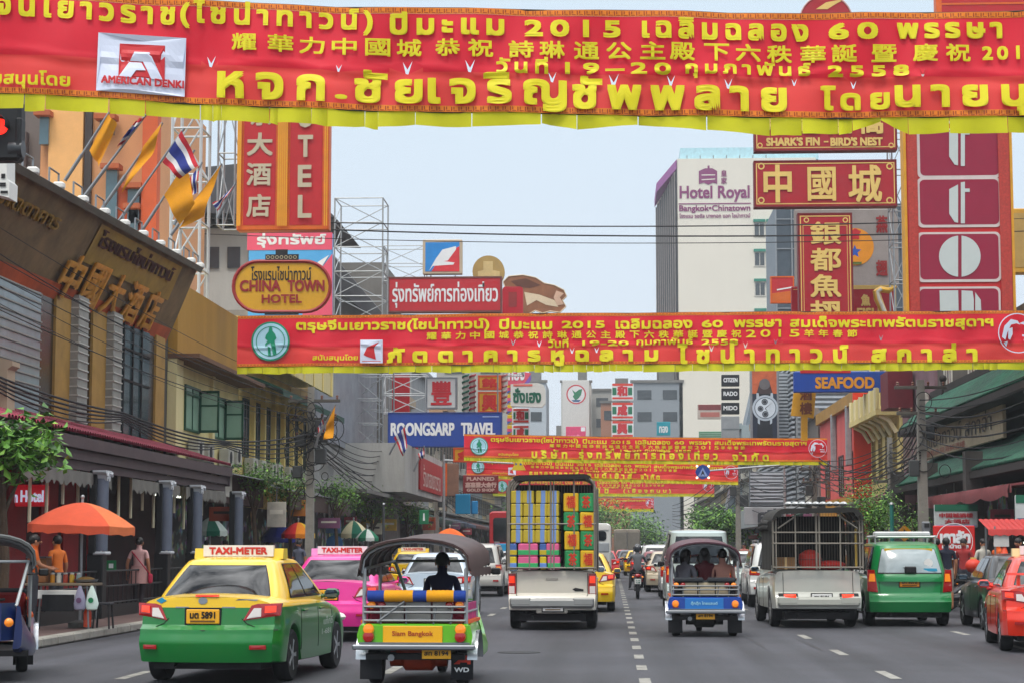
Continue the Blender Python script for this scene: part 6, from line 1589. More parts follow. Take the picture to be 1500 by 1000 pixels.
coach("box_lorry", "tan box lorry at the far end beyond the motorcyclist", "lorry", 1.5 + bend(190), 190, 2.5, 3.4, 8, mat('#8d8375', rough=.7, var=.1, dirt=.3), None, None, 'lorry')
coach("box_lorry", "grey box lorry at the far end left of the tan one", "lorry", -1.9 + bend(205), 205, 2.5, 3.2, 8, mat('#86867f', rough=.7, var=.1, dirt=.3), None, None, 'lorry')
# ---------------------------------------------------------------- people
SKIN = mat('#a06a4c', rough=.6, var=.08); HAIRM = mat('#120e0c', rough=.5, var=.2)
def person(label, loc, rz=0, pose=None, shirt='#777777', legs='#222233', shoes='#2a2420', sleeve=.5, hair='short', skirt=None, scale=1.0, helmet=None, bare_legs=False, group=None):
 """one skinned body; figure looks along +y"""
 root = thing("person", label, "person", loc, rz, group)
 J = dict(pelvis=(0, 0, .93), waist=(0, 0, 1.06), chest=(0, 0, 1.27), nb=(0, 0, 1.42), neck=(0, .01, 1.48), head=(0, .025, 1.575), top=(0, .015, 1.655),
             ls=(-.165, 0, 1.385), le=(-.225, -.03, 1.12), lw=(-.235, .05, .88), lh=(-.23, .08, .80), rs=(.165, 0, 1.385), re=(.225, -.03, 1.12), rw=(.235, .05, .88), rh=(.23, .08, .80),
             lp=(-.09, 0, .88), lk=(-.10, .02, .50), la=(-.10, -.02, .09), lt=(-.115, .13, .035), rp=(.09, 0, .88), rk=(.10, .02, .50), ra=(.10, -.02, .09), rt=(.115, .13, .035))
 J.update(pose or {})
 J = {k: Vector(v) * scale for k, v in J.items()}
 rad = dict(pelvis=(.145, .115), waist=(.125, .095), chest=(.15, .105), nb=(.085, .07), neck=(.062, .062), head=(.078, .092), top=(.058, .066), ls=(.058, .058), le=(.042, .042), lw=(.03, .026), lh=(.036, .018), lp=(.095, .10), lk=(.06, .062), la=(.042, .045), lt=(.04, .028))
 B = [('pelvis', 'waist', 's'), ('waist', 'chest', 's'), ('chest', 'nb', 's'), ('nb', 'neck', 'k'), ('neck', 'head', 'k'), ('head', 'top', 'k')]
 for c in 'lr':
  B += [('chest', c + 's', 's'), (c + 's', c + 'e', 's'), (c + 'e', c + 'w', 'k' if sleeve < .9 else 's'), (c + 'w', c + 'h', 'k'), ('pelvis', c + 'p', 'l'), (c + 'p', c + 'k', 'l'), (c + 'k', c + 'a', 'k' if bare_legs else 'l'), (c + 'a', c + 't', 'f')]
 names = list(J); idx = {n: i for i, n in enumerate(names)}
 me = bpy.data.meshes.new("body"); me.from_pydata([tuple(J[n]) for n in names], [(idx[a], idx[b]) for a, b, _ in B], [])
 tmp = bpy.data.objects.new("tmp", me); COL.objects.link(tmp)
 md = tmp.modifiers.new("s", 'SKIN'); md.use_smooth_shade = True
 sv = me.skin_vertices[0].data
 for n in names:
  k = n if n in rad else 'l' + n[1:]
  sv[idx[n]].radius = tuple(r * scale for r in rad[k]); sv[idx[n]].use_root = (n == 'pelvis')
 tmp.modifiers.new("u", 'SUBSURF').levels = 2
 dg = bpy.context.evaluated_depsgraph_get()
 m2 = bpy.data.meshes.new_from_object(tmp.evaluated_get(dg))
 bpy.data.objects.remove(tmp)
 mats_ = {'s': cloth(shirt), 'l': cloth(legs), 'k': SKIN, 'f': cloth(shoes)}
 ks = list(mats_)
 q = MB()
 for k in ks: q.use(mats_[k])
 vs = [v.co.copy() for v in m2.vertices]
 q.smooth = True
 for p in m2.polygons:
  c = p.center; best = None
  for a, b, k in B:
   A, D = J[a], J[b] - J[a]
   t = min(1, max(0, (c - A).dot(D) / max(1e-9, D.length_squared)))
   rr = rad[a if a in rad else 'l' + a[1:]][0] * scale
   d = (c - A - D * t).length / (rr + .03)
   kk = k
   if a in ('ls', 'rs') and t > sleeve + .3: kk = 'k'
   if best is None or d < best[0]: best = (d, kk)
  q.cur = ks.index(best[1]); q.f.append(list(p.vertices)); q.m.append(q.cur); q.s.append(True)
 q.v = vs
 # five fingers on each hand
 q.use(SKIN, True)
 for c in 'lr':
  h, w = J[c + 'h'], J[c + 'w']
  d = (h - w).normalized(); sx = Vector((0, 1, 0)); sx = (sx - d * sx.dot(d)).normalized() if abs(d.y) < .95 else Vector((1, 0, 0)); up = d.cross(sx).normalized()
  for i in range(4):
   o_ = h + sx * (-.027 + .018 * i) * scale; l = (.065, .075, .07, .055)[i] * scale
   q.tube([o_, o_ + d * l * .5, o_ + d * l * .85 + up * .015 * (1 if c == 'l' else -1) + up * .012], [.009 * scale, .0085 * scale, .007 * scale], 6)
  o_ = h - d * .03 * scale + sx * .03 * scale
  q.tube([o_, o_ + sx * .025 * scale + d * .02 * scale, o_ + sx * .03 * scale + d * .05 * scale], [.011 * scale, .01 * scale, .008 * scale], 6)
 bpy.data.meshes.remove(m2)
 q.obj("body", root)
 hd = J['head']
 up = (J['top'] - J['neck']).normalized()
 if helmet:
  q = MB().use(mat(helmet, rough=.25, coat=.5), True); q.sphere(hd + up * .035, (.135, .15, .14), 16, 10); q.obj("helmet", root)
 else:
  q = MB().use(HAIRM, True)
  q.sphere(hd + Vector((0, -.022, .035)) * scale, (.090 * scale, .100 * scale, .098 * scale), 14, 10)
  if hair == 'long':
   q.loft([[hd + Vector((a * w * scale, -.075 * scale - (.02 if abs(a) < .5 else 0), z * scale)) for a in (-1, -.5, 0, .5, 1)] + [hd + Vector((a * w * scale, -.03 * scale, z * scale)) for a in (1, -1)] for z, w in ((.08, .07), (.0, .105), (-.1, .10), (-.2, .085))], True, True, True)
  if hair == 'bun': q.sphere(hd + Vector((0, -.12, .02)) * scale, .045 * scale, 10, 8)
  q.obj("hair", root)
 q = MB().use(SKIN, True)
 q.sphere(hd + Vector((0, .098, -.015)) * scale, (.014 * scale, .02 * scale, .022 * scale), 8, 6)
 for s in (-1, 1): q.sphere(hd + Vector((s * .083, .0, -.01)) * scale, (.014 * scale, .022 * scale, .032 * scale), 8, 6)
 q.use(BLACK)
 for s in (-1, 1): q.sphere(hd + Vector((s * .034, .08, .012)) * scale, (.013 * scale, .01 * scale, .007 * scale), 8, 6)
 q.use(mat('#7a3a35', rough=.6)); q.sphere(hd + Vector((0, .082, -.055)) * scale, (.024 * scale, .01 * scale, .006 * scale), 8, 6)
 q.obj("face", root)
 if skirt:
  z0, z1, c_ = skirt
  q = MB().use(cloth(c_), True)
  q.loft([[Vector((r_ * 1.12 * math.cos(2 * math.pi * k / 18), r_ * .85 * math.sin(2 * math.pi * k / 18) - .005, z)) for k in range(18)] for z, r_ in [(z0 + (z1 - z0) * t, .155 + .05 * t) for t in (0, .3, .6, 1)]], True, False, True); q.obj("skirt", root)
 return root
SIT = dict(pelvis=(0, 0, .10), waist=(0, -.02, .24), chest=(0, -.01, .46), nb=(0, .02, .61), neck=(0, .03, .67), head=(0, .05, .765), top=(0, .045, .845), ls=(-.165, 0, .57), le=(-.22, .05, .32), lw=(-.16, .25, .22), lh=(-.13, .33, .21), rs=(.165, 0, .57), re=(.22, .05, .32), rw=(.16, .25, .22), rh=(.13, .33, .21),
           lp=(-.09, .04, .09), lk=(-.11, .42, .10), la=(-.11, .42, -.32), lt=(-.115, .56, -.36), rp=(.09, .04, .09), rk=(.11, .42, .10), ra=(.11, .42, -.32), rt=(.115, .56, -.36))
# ---------------------------------------------------------------- tuk-tuks
def tuktuk(name, label, loc, rz, body, panel, canopy, roll, seat, inner, plate, flap=None, dark_top=False):
 root = thing(name, label, "tuk-tuk", loc, rz)
 W2, bm_, pm = .64, paint(body), paint(panel)
 # tub: floor and curved side panels
 q = MB().use(bm_, True)
 prof = [(0, .46, .72), (.3, .45, .74), (.55, .54, .75), (.8, .56, .74), (1.0, .34, .70), (1.5, .28, .56), (1.9, .28, .52), (2.3, .30, .62), (2.6, .36, .84), (2.72, .40, .92)]
 for s in (-1, 1):
  q.loft([[Vector((s * (W2 - (.18 * sstep(2.0, 2.72, y))), y, z0)), Vector((s * (W2 + .03 - .18 * sstep(2.0, 2.72, y)), y, z0 + .04)), Vector((s * (W2 + .04 - .18 * sstep(2.0, 2.72, y)), y, (z0 + z1) / 2)), Vector((s * (W2 + .01 - .18 * sstep(2.0, 2.72, y)), y, z1 - .02)), Vector((s * (W2 - .03 - .18 * sstep(2.0, 2.72, y)), y, z1)), Vector((s * (W2 - .07 - .18 * sstep(2.0, 2.72, y)), y, z0))] for y, z0, z1 in prof], True, True)
 q.obj("side_panel", root)
 q = MB().use(DARK); q.box((0, 1.3, .34), (1.16, 2.5, .07)); q.box((0, .5, .52), (1.14, .9, .05)); q.obj("floor", root)
 q = MB().use(bm_); q.box((0, .02, .59), (1.28, .06, .27), bev=.02); q.obj("rear_panel", root)
 q = MB().use(pm); q.box((-.02, -.018, .60), (.70, .02, .20), bev=.006); bd = q.obj("rear_board", root)
 q = MB().use(mat('#b3481a' if body != '#123f96' else '#9fd0e0', rough=.5)); put_text(q, 'Siam Bangkok' if body != '#123f96' else 'ตุ๊กตุ๊ก ไทยแลนด์', -.26, .57, .22, .64, -.03, .004); q.obj("lettering", bd)
 q = MB().use(CHROME); q.box((0, -.07, .455), (1.44, .09, .06), bev=.015); q.box((0, -.03, .50), (1.3, .04, .02)); q.obj("bumper", root)
 for s in (-1, 1):
  q = MB().use(AMBERL, True); q.lathe([(.01, -.075), (.055, -.065), (.065, -.04), (.065, .0)], (s * .54, 0, .66 if not dark_top else .60), 16, 'y'); q.obj("tail_lamp", root)
  q = MB().use(TAILR, True); q.lathe([(.01, -.075), (.06, -.065), (.07, -.04), (.07, .0)], (s * .54, 0, .575 if not dark_top else .60), 16, 'y') if not dark_top else q.box((s * .54, -.01, .55), (.1, .04, .04)); q.obj("tail_lamp", root)
  for x in (.40, .52):
   q = MB().use(TAILR if x == .40 else AMBERL, True); q.sphere((s * x, .06, .94), (.05, .04, .045), 10, 8); q.obj("marker_lamp", root)
  q = MB().use(mat('#c9ccd0', rough=.25, metal=.7), True)
  q.loft([[Vector((s * (W2 - .02 + dx), .52 + .36 * math.cos(R(a)), .30 + .34 * math.sin(R(a)))) for dx in (-.02, .06, .10)] for a in range(0, 181, 15)], False, False, True); q.obj("mudguard", root)
  wheel(root, s * .52, .50, .255, .15, s, False)
 wheel(root, 0, 2.75, .24, .11, 1, False)
 q = MB().use(bm_, True); q.loft([[Vector((dx, 2.75 + .30 * math.cos(R(a)), .26 + .30 * math.sin(R(a)))) for dx in (-.09, 0, .09)] for a in range(-10, 191, 15)], False, False, True); q.obj("front_mudguard", root)
 q = MB().use(bm_, True); q.loft([[Vector((s * w, y, z)) for s, w, y in ((-1, .42, 2.62), (-.6, .42, 2.82), (0, .42, 2.88), (.6, .42, 2.82), (1, .42, 2.62))] for z, in ((.5,), (.95,))], False, False, True); q.obj("front_cowl", root)
 q = MB().use(TAILW, True); q.sphere((0, 2.9, .80), (.09, .05, .09), 14, 8); q.obj("headlamp", root)
 for s in (-1, 1):
  q = MB().use(AMBERL, True); q.sphere((s * .34, 2.85, .72), (.055, .04, .055), 12, 8); q.obj("front_lamp", root)
 # frame
 q = MB().use(GALV)
 for s in (-1, 1):
  q.tube([(s * .60, .04, .72), (s * .60, .03, 1.36)], .024, 8); q.tube([(s * .60, 1.25, .60), (s * .60, 1.25, 1.40)], .02, 8); q.tube([(s * .42, 2.62, .90), (s * .56, 2.25, 1.44)], .022, 8)
  q.tube([(s * .60, .05, .86), (s * .60, 1.25, .86)], .016, 6); q.tube([(s * .60, .05, 1.36), (s * .60, 1.25, 1.40), (s * .56, 2.25, 1.44)], .02, 6)
 q.tube([(-.42, 2.62, .92), (.42, 2.62, .92)], .02, 6); q.tube([(-.56, 2.25, 1.44), (.56, 2.25, 1.44)], .02, 6)
 q.obj("frame", root)
 q = MB().use(mat('#6f7274', rough=.5, metal=.4, var=.15))
 for z in (.76, .855, .92): q.tube([(-.60, .0, z), (.60, .0, z)], .016, 6)
 for x in (-.4, -.1, .22, .42): q.tube([(x, .005, .72), (x + (.03 if x > 0 else .0), .005, .93)], .012, 5)
 if not dark_top: q.tube([(-.44, .0, .74), (-.12, .0, .98)], .018, 6)
 q.obj("rear_rail", root)
 q = MB().use(mat('#a8a6a2' if not dark_top else '#b9a98a', rough=.6, var=.12, dirt=.2))
 for a, b in ((-.40, -.14), (-.12, .18), (.20, .42)): q.box(((a + b) / 2, .10, .86), (b - a, .05, .24), bev=.01)
 q.obj("back_plate", root)
 if roll:
  q = MB()
  segs = [(-.56, -.36, 0), (-.36, -.02, 1), (-.02, .14, 0), (.14, .46, 1), (.46, .60, 0)]
  for a, b, k in segs:
   q.use(cloth(roll[k]), True); n = 12 if k else 3
   q.lathe([(.062, a)] + [(.068 + (.004 if i % 2 and k else 0), a + (b - a) * i / n) for i in range(n + 1)] + [(.062, b)], (0, .03, 1.045), 14, 'x')
  q.obj("bolster", root)
 else:
  q = MB().use(cloth('#2b2e33'), True)
  for a, b in ((-.57, -.02), (.04, .57)): q.box(((a + b) / 2, .07, 1.03), (b - a, .10, .09), bev=.03)
  q.obj("bolster", root)
 q = MB().use(cloth(seat)); q.box((0, .48, .66), (1.12, .52, .14), bev=.04); q.box((0, .19, .84), (1.12, .10, .36), bev=.03); q.obj("bench_seat", root)
 q = MB().use(cloth(seat)); q.box((.0, 1.75, .62), (.55, .40, .12), bev=.04); q.box((.0, 1.54, .80), (.5, .08, .26), bev=.03); q.obj("driver_seat", root)
 for s in (-1, 1):
  q = MB().use(mat(inner, rough=.5, var=.5, scale=9)); q.box((s * .585, .68, .86), (.03, 1.05, .20), bev=.008); q.use(mat('#e0601a', rough=.5)); q.box((s * .61, .65, .745), (.07, 1.2, .035)); q.obj("arm_panel", root)
 q = MB().use(BLACK); q.tube([(-.28, 2.22, .98), (-.12, 2.35, .96), (.12, 2.35, .96), (.28, 2.22, .98)], .018, 8); q.tube([(0, 2.35, .96), (0, 2.7, .4)], .03, 8); q.obj("handlebar", root)
 for s in (-1, 1):
  q = MB().use(BLACK); q.tube([(s * .52, 2.3, 1.28), (s * .70, 2.3, 1.30)], .01, 5); q.box((s * .74, 2.3, 1.31), (.12, .04, .09), bev=.02); q.obj("mirror", root)
 q = MB().use(mat('#8fa0a8', rough=.05, ior=1.5, var=0)); q.quad((-.40, 2.60, .96), (.40, 2.60, .96), (.53, 2.27, 1.41), (-.53, 2.27, 1.41))
 # canopy
 q = MB().use(mat(canopy, rough=.5, var=.2, scale=2, dirt=.3), True)
 def arch(k, dz=0, w=.655):
  P = []
  for i in range(13):
   a = math.pi * i / 12
   P.append(Vector((-w * math.cos(a) * (1 if abs(math.cos(a)) < .97 else 1), k, 1.36 + dz + (.36 + .02 * math.sin(k)) * math.sin(a) ** .62)))
  return P
 ysn = [-.06, .0, .35, .7, 1.05, 1.4, 1.75, 2.1, 2.42]
 up_ = [arch(y, .02 * math.sin(i * 2.1) * .5 + .05 * sstep(.5, 2.4, y)) for i, y in enumerate(ysn)]
 lo_ = [[p * 1.0 - Vector((p.x * .03, 0, .025)) for p in r_] for r_ in up_]
 q.loft(up_, False, False, True); q.loft(lo_, False, False, True)
 q.loft([up_[0], lo_[0]], False); q.loft([up_[-1], lo_[-1]], False)
 q.loft([[Vector((s * .66, y, 1.37)), Vector((s * .675, y, 1.27 + .012 * math.sin(y * 14)))] for y in [-.06 + 2.48 * i / 24 for i in range(25)] for s in (1,)], False)
 q.loft([[Vector((-.66, y, 1.37)), Vector((-.675, y, 1.27 + .012 * math.sin(y * 14)))] for y in [-.06 + 2.48 * i / 24 for i in range(25)]], False)
 q.obj("canopy", root)
 for y in (.0, .5, 1.05, 1.6, 2.2):
  q = MB().use(GALV); q.tube([p - Vector((p.x * .05, 0, .05)) for p in arch(y, .05 * sstep(.5, 2.4, y))], .014, 6); q.obj("hoop", root)
 # under the tail
 q = MB().use(mat('#a3320f' if not dark_top else '#1a1a1c', rough=.55, var=.3, scale=5, dirt=.4), True); q.tube([(-.34, .42, .30), (-.2, .42, .30), (-.16, .42, .30), (.16, .42, .30), (.2, .42, .30), (.34, .42, .30)], [.09, .09, .14, .14, .09, .09], 12); q.box((.0, .3, .38), (.5, .12, .14)); q.obj("axle_case", root)
 q = MB().use(STEEL, True); q.tube([(-.28, .02, .33), (-.28, .5, .33)], .04, 10); q.obj("exhaust", root)
 q = MB().use(plate); q.box((.26 if not dark_top else .0, -.02, .375), (.34, .015, .11), bev=.004); o = q.obj("number_plate", root)
 q = MB().use(BLACK); put_text(q, 'สท 8194', (.12 if not dark_top else -.13), .36, (.40 if not dark_top else .13), .41, -.031, .004); q.obj("lettering", o)
 for s in (-1, 1):
  q = MB().use(RUBBER); q.box((s * .54, .19, .22), (.26, .02, .30)); fl = q.obj("mud_flap", root)
  if flap and s > 0:
   q = MB().use(mat('#c9301a', rough=.5)); put_poly(q, [(.44, .25), (.56, .35), (.64, .35), (.64, .25), (.60, .25), (.60, .27), (.52, .27), (.51, .25)], .175); q.use(WT); put_text(q, 'WD', .45, .16, .62, .21, .175, .006); q.obj("flap_mark", fl)
 return root
tk = tuktuk("tuk_tuk", "lime green tuk-tuk with a dark red canopy and yellow tail board, nearest centre left", (-2.30, 23.4, 0), R(-2), '#5fae1a', '#e8a90c', '#3a2320', ('#1b3a86', '#d9950f'), '#7a1430', '#b0276a', PLATEY, True)
tuktuk("tuk_tuk", "blue tuk-tuk with three passengers in the lane right of the centre line", (1.70, 36.6, 0), R(0), '#123f96', '#1c6fb8', '#4a2430', None, '#2b2e33', '#8d8a80', PLATEY, None, True)
tuktuk("tuk_tuk", "dark blue tuk-tuk with a grey canopy facing the camera, cut by the left edge", (-8.35, 26.3, 0), R(197), '#142556', '#9a1a1a', '#4b4d4c', None, '#8a1a1c', '#a91c1c', PLATEY, None, False)
def seated(label, x, y, z, rz=0, lx=0, ly=0, **k):
 return person(label, (x, y, z), rz, SIT, **k)
seated("driver of the green tuk-tuk in a dark navy jacket with red patches, seen from behind", -2.12, 25.05, .66, 0, shirt='#1c2040', legs='#1a1a22', sleeve=1.0)
seated("left passenger of the blue tuk-tuk with face turned aside in a grey top", 1.36, 37.1, .70, R(-40), shirt='#5f5f66', legs='#333344', hair='long')
seated("middle passenger of the blue tuk-tuk with long black hair and a maroon top", 1.72, 37.08, .72, 0, shirt='#4a0f18', legs='#222233', hair='long')
seated("right passenger of the blue tuk-tuk with reddish hair and a pale salmon top", 2.05, 37.1, .70, R(8), shirt='#b07f70', legs='#333344')
seated("driver of the blue tuk-tuk in a green shirt beyond the passengers", 1.72, 38.35, .62, 0, shirt='#2f6a5a', legs='#222233')
# ---------------------------------------------------------------- pickups with cages
PK_KEYS = [(0, .40, 1.13, 1.16, .965), (.3, .38, 1.14, 1.16, .99), (1, .37, 1.14, 1.16, 1), (3.3, .36, 1.06, 1.10, 1), (4.2, .38, 1.0, 1.06, .98), (4.9, .42, .88, .93, .94), (5.15, .46, .76, .80, .88)]
def pickup(name, label, loc, rz, pm, k):
 P = dict(L=5.15, W=k.get('W', 1.76), keys=PK_KEYS, axles=(1.15, 4.23), wr=.365, paint=pm, cab=((2.35, 4.30, .82, 1.10), (2.5, 3.75, .68, 1.76)), swin=((-.80, -.1, .02, 0), (-.02, .66, 0, -.1)), ledge=.64, led=.10, plan=.06, lean=.0,
             tail=k['tail'], plate=k['plate'], doors=(2.4, 3.35), handles=(2.6,), alloy=False, rearbits=k.get('bits', ()), seams=([(-.70, .67), (.70, .67)], [(-.70, .67), (-.70, 1.12)], [(.70, .67), (.70, 1.12)]), hlz=.82)
 root = car(name, label, "pickup", loc, rz, P)
 hw, zt, L = k['cw'] / 2, k['top'], 2.25
 def hoop(y, ins=0.0):
  r = .26; P = [(-hw + ins, 1.18)]
  P += [(-hw + ins + r - r * math.cos(R(a)), zt - r + (r - ins * .5) * math.sin(R(a))) for a in range(0, 91, 15)]
  P += [(p[0] * -1, p[1]) for p in P[::-1]]
  n = len(P)
  P = [(x, z + .07 * (1 - (x / hw) ** 2) * (1 if z > zt - .3 else 0)) for x, z in P]
  return [Vector((x, y, z)) for x, z in P]
 TUBE = mat('#7f796e', rough=.6, metal=.2, var=.15, dirt=.35)
 for y in (.03, .78, 1.5, L):
  q = MB().use(TUBE); q.tube(hoop(y), .024, 8); q.obj("cage_hoop", root)
 q = MB().use(TUBE)
 y = .0
 for z in k['bars']: q.tube([(-hw, y, z), (hw, y, z)], .018, 6)
 for x in k['verts']: q.tube([(x, y, 1.18), (x, y, zt - .04 - .05 * (x / hw) ** 2 + .04)], .018, 6)
 for a, b in k.get('diag', ()): q.tube([(a[0], y, a[1]), (b[0], y, b[1])], .018, 6)
 for s in (-1, 1):
  for z in (1.22, 1.7, 2.1): q.tube([(s * hw, .03, z), (s * hw, L, z)], .016, 6)
 q.obj("cage_bar", root)
 q = MB().use(mat('#5d5850', rough=.6, metal=.3))
 n = int(k['cw'] / .055)
 for i in range(1, n):
  x = -hw + k['cw'] * i / n; q.tube([(x, .012, k.get('mesh0', 1.2)), (x, .012, zt - .03)], .0035, 4, False)
 q.obj("wire_mesh", root)
 q = MB().use(mat(k['canvas'], rough=.85, var=.3, scale=1.5, dirt=.3), True)
 sg = []
 for y in (-.12, .3, .8, 1.3, 1.8, L + .05):
  P = hoop(y)
  sg.append([p + Vector((math.copysign(.03, p.x), 0, .03 + .015 * math.sin(y * 5 + p.x * 3))) for p in P[k.get('skip', 1):len(P) - k.get('skip', 1)]])
 q.loft(sg, False, False, True); q.loft([[p * 1 - Vector((math.copysign(.012, p.x), 0, .014)) for p in r_] for r_ in sg], False, False, True)
 q.loft([sg[0], [p - Vector((math.copysign(.07, p.x) if abs(p.x) > hw - .15 else 0, 0, .10 if abs(p.x) < hw - .02 else 0)) for p in sg[0]]], False, False, False)
 q.obj("canvas_roof", root)
 q = MB().use(DARK); q.box((0, L + .03, (1.18 + zt) / 2), (hw * 2 - .1, .03, zt - 1.3)); q.obj("front_board", root)
 if k.get('side'):
  q = MB().use(mat(k['side'], rough=.85, var=.15, scale=2, dirt=.25), True)
  for s in (-1, 1): q.loft([[Vector((s * (hw + .035 + .01 * math.sin(y * 9 + z * 2)), y, z)) for z in (1.16, 1.6, 2.1, zt - .35, zt - .18)] for y in [.0 + L * i / 14 for i in range(15)]], False, False, True)
  q.obj("side_curtain", root)
 q = MB().use(k['bump']); q.box((0, -.02, .53), (1.66, .16, .2), bev=.05)
 for s in (-1, 1): q.box((s * .62, -.03, .56), (.42, .15, .16), bev=.03)
 q.obj("rear_bumper", root)
 q = MB().use(RUBBER)
 for s in (-1, 1): q.box((s * .68, .72, .36), (.26, .02, .42))
 q.obj("mud_flap", root)
 return root
CRM = paint('#c9c3b4')
pick = pickup("caged_pickup", "cream pickup with a tall caged load of coloured boxes in the middle lane", (-1.17, 39.4, 0), 0, CRM,
 dict(tail=[(TAILR, [(.715, .69), (.868, .69), (.868, 1.11), (.715, 1.11)], .015), (TAILW, [(.74, .72), (.85, .72), (.85, .86), (.74, .86)], .024), (TAILLIT, [(.74, .92), (.85, .92), (.85, 1.06), (.74, 1.06)], .024)], plate=(.02, .46, PLATEW, 'ผม 2891'),
         cw=1.74, top=2.98, bars=(1.22, 2.08), verts=(-.84, -.44, -.02, .04, .44, .84), mesh0=2.5, canvas='#1e1b19', skip=5, side='#6f6a63', bump=mat('#9b9b98', rough=.3, metal=.5, var=.1),
         bits=[("handle", mat('#9a958a'), [(-.12, .98), (.12, .98), (.12, 1.02), (-.12, 1.02)], .012), ("badge_mark", DARK, [(.40, .80), (.46, .83), (.62, .80), (.62, .76), (.46, .76)], .006)]))
q = MB().use(mat('#b4aea2', rough=.5)); q.box((0, .03, .45), (.62, .1, .24), bev=.02); q.obj("plate_recess", pick)
wt = pickup("caged_pickup", "battered white pickup with a black topped wire cage in the right-hand lane", (4.16, 40.6, 0), R(1), paint('#b5b6ac'),
 dict(W=1.78, tail=[(DARK, [(.42, .60), (.80, .60), (.80, .70), (.42, .70)], .10), (TAILLIT, [(.46, .615), (.70, .615), (.70, .685), (.46, .685)], .115)], plate=(.06, .60, PLATEW, 'ฐข 8196'),
         cw=1.80, top=2.34, bars=(1.22, 1.70, 1.92), verts=(-.84, -.45, -.03, .03, .45, .84), diag=(((-.45, 2.24), (-.8, 2.0)), ((.45, 2.24), (.8, 2.0))), canvas='#23221f', skip=2, side='#2a2824', bump=paint('#a7a89e')))
q = MB().use(mat('#23211f', rough=.85, var=.3, dirt=.2), True)
for i, z in enumerate((2.02, 2.10)): q.tube([(-.95, .05, z), (-.97, 1.1, z + .02), (-.95, 2.2, z)], .06, 8)
q.obj("rolled_curtain", wt)
q = MB().use(mat('#b9bcbc', rough=.4, metal=.3));
for i in range(9): q.sphere((-.55 + i * .14, .35, 2.50), (.07, .3, .05), 10, 6)
q.obj("roof_bundle", wt)
q = MB().use(mat('#a58a3c', rough=.6)); q.tube([(.78, .10, 1.2), (.78, .10, 2.0)], .03, 6); q.obj("yellow_post", wt)
# load of the cream pickup: every bundle is a thing
def bundle(label, x, y, z, w, d, h, main, band=None, kind='v', ch=None, cat="box", nm="packed_bundle"):
 o = thing(nm, label, cat, (x, y, z), random.Random(x * 91 + z * 7).uniform(-.09, .09), "bundles loaded in the cream caged pickup")
 q = MB().use(mat(main, rough=.55, var=.12, scale=5)); q.box((0, 0, h / 2), (w, d, h), bev=.018); q.obj("wrapping", o)
 if band:
  q = MB().use(mat(band, rough=.5, var=.12, scale=5))
  if kind == 'v': q.box((w * .10, -.004, h / 2), (w * .40, d + .003, h + .004), bev=.01)
  elif kind == 'h': q.box((0, -.004, h * .3), (w + .004, d + .003, h * .42), bev=.01)
  else: q.box((0, -d / 2 - .002, h * .55), (w * .7, .008, h * .5), bev=.002)
  q.obj("band", o)
 if ch:
  q = MB().use(mat('#c8341a', rough=.5)); put_text(q, ch, -w * .26, h * .2, w * .26, h * .85, -d / 2 - .012, .012); q.obj("lettering", o)
 return o
X0, Y0, Z0 = -1.17, 39.62, 1.19
rows = ['bottom', 'lower', 'upper', 'top']
for c in range(4):
 for r in range(4):
  x = X0 - .70 + c * .245
  z = Z0 + .52 + r * .258
  bundle("yellow bundle with a blue band in the pickup, %s row, %s stack from left" % (rows[r], ['first', 'second', 'third', 'fourth'][c]), x, Y0, z, .235, .45, .25, '#b5a02c', '#6d8cc0')
for r, (a, b) in enumerate((('#d05a86', '#2fa05a'), ('#d05a86', '#2fa05a'))):
 for c, wd in enumerate((.17, .40, .14, .26)):
  x = X0 - .77 + (0, .30, .59, .80)[c]
  m_, bd = (a, b) if c in (1, 3) else (('#3f5f9a', '#b8a21c') if r else ('#c9b01c', '#5f86c4'))
  bundle("%s bundle, %s layer under the stacks, %s" % (('dark blue', 'pink and green', 'yellow and blue', 'pink with a green edge')[c], ('bottom', 'second')[r], ('far left', 'left of the middle', 'in the middle', 'beside the right boxes')[c]), x, Y0, Z0 + .255 * r, wd - .01, .45, .25, m_, bd, 'h')
for c in range(2):
 for r in range(4):
  yl = (c + r) % 2 == 1
  bundle("%s printed carton, %s of the %s right-hand stack" % ("yellow" if yl else "green", ['lowest', 'second', 'third', 'topmost'][r], ['inner', 'outer'][c]), X0 + .39 + c * .305, Y0, Z0 + .005 + r * .375, .295, .45, .365, '#cfa811' if yl else '#1f8047', '#d98a1a' if yl else '#2f9a58', 'p', '福' if yl else '茶', nm="carton")
# load of the white pickup
wx, wy = 4.16, 40.6
o = thing("red_basket", "round red basket behind the cage bars of the white pickup", "basket", (wx - .12, wy + .45, 1.18)); MB().use(mat('#a3231a', rough=.6, var=.3, scale=8), True).lathe([(.02, .0), (.17, .0), (.24, .14), (.22, .30), (.1, .38), (.01, .40)], (0, 0, 0), 20).obj("basket", o); MB().use(mat('#7a1a14'), True).tube([(.23 * math.cos(a), .23 * math.sin(a), .2) for a in [i * .35 for i in range(19)]], .018, 6).obj("rim", o)
o = thing("red_sack", "flat red sack lying in the white pickup right of the basket", "sack", (wx + .3, wy + .5, 1.18)); MB().use(cloth('#9a1f1a'), True).sphere((0, 0, .08), (.32, .25, .1), 14, 8).obj("sack", o); MB().use(DARK).tube([(-.3, 0, .08), (-.36, 0, .1)], .03, 6).obj("tie", o)
o = thing("cardboard_box", "tan cardboard box on the left inside the white pickup cage", "box", (wx - .62, wy + .5, 1.18)); bx("carton", o, mat('#7d5a36', rough=.8, var=.15), ((0, 0, .12), (.4, .4, .24)), bev=.01); bx("tape", o, mat('#b89a6a'), ((0, -.202, .12), (.06, .004, .24)))
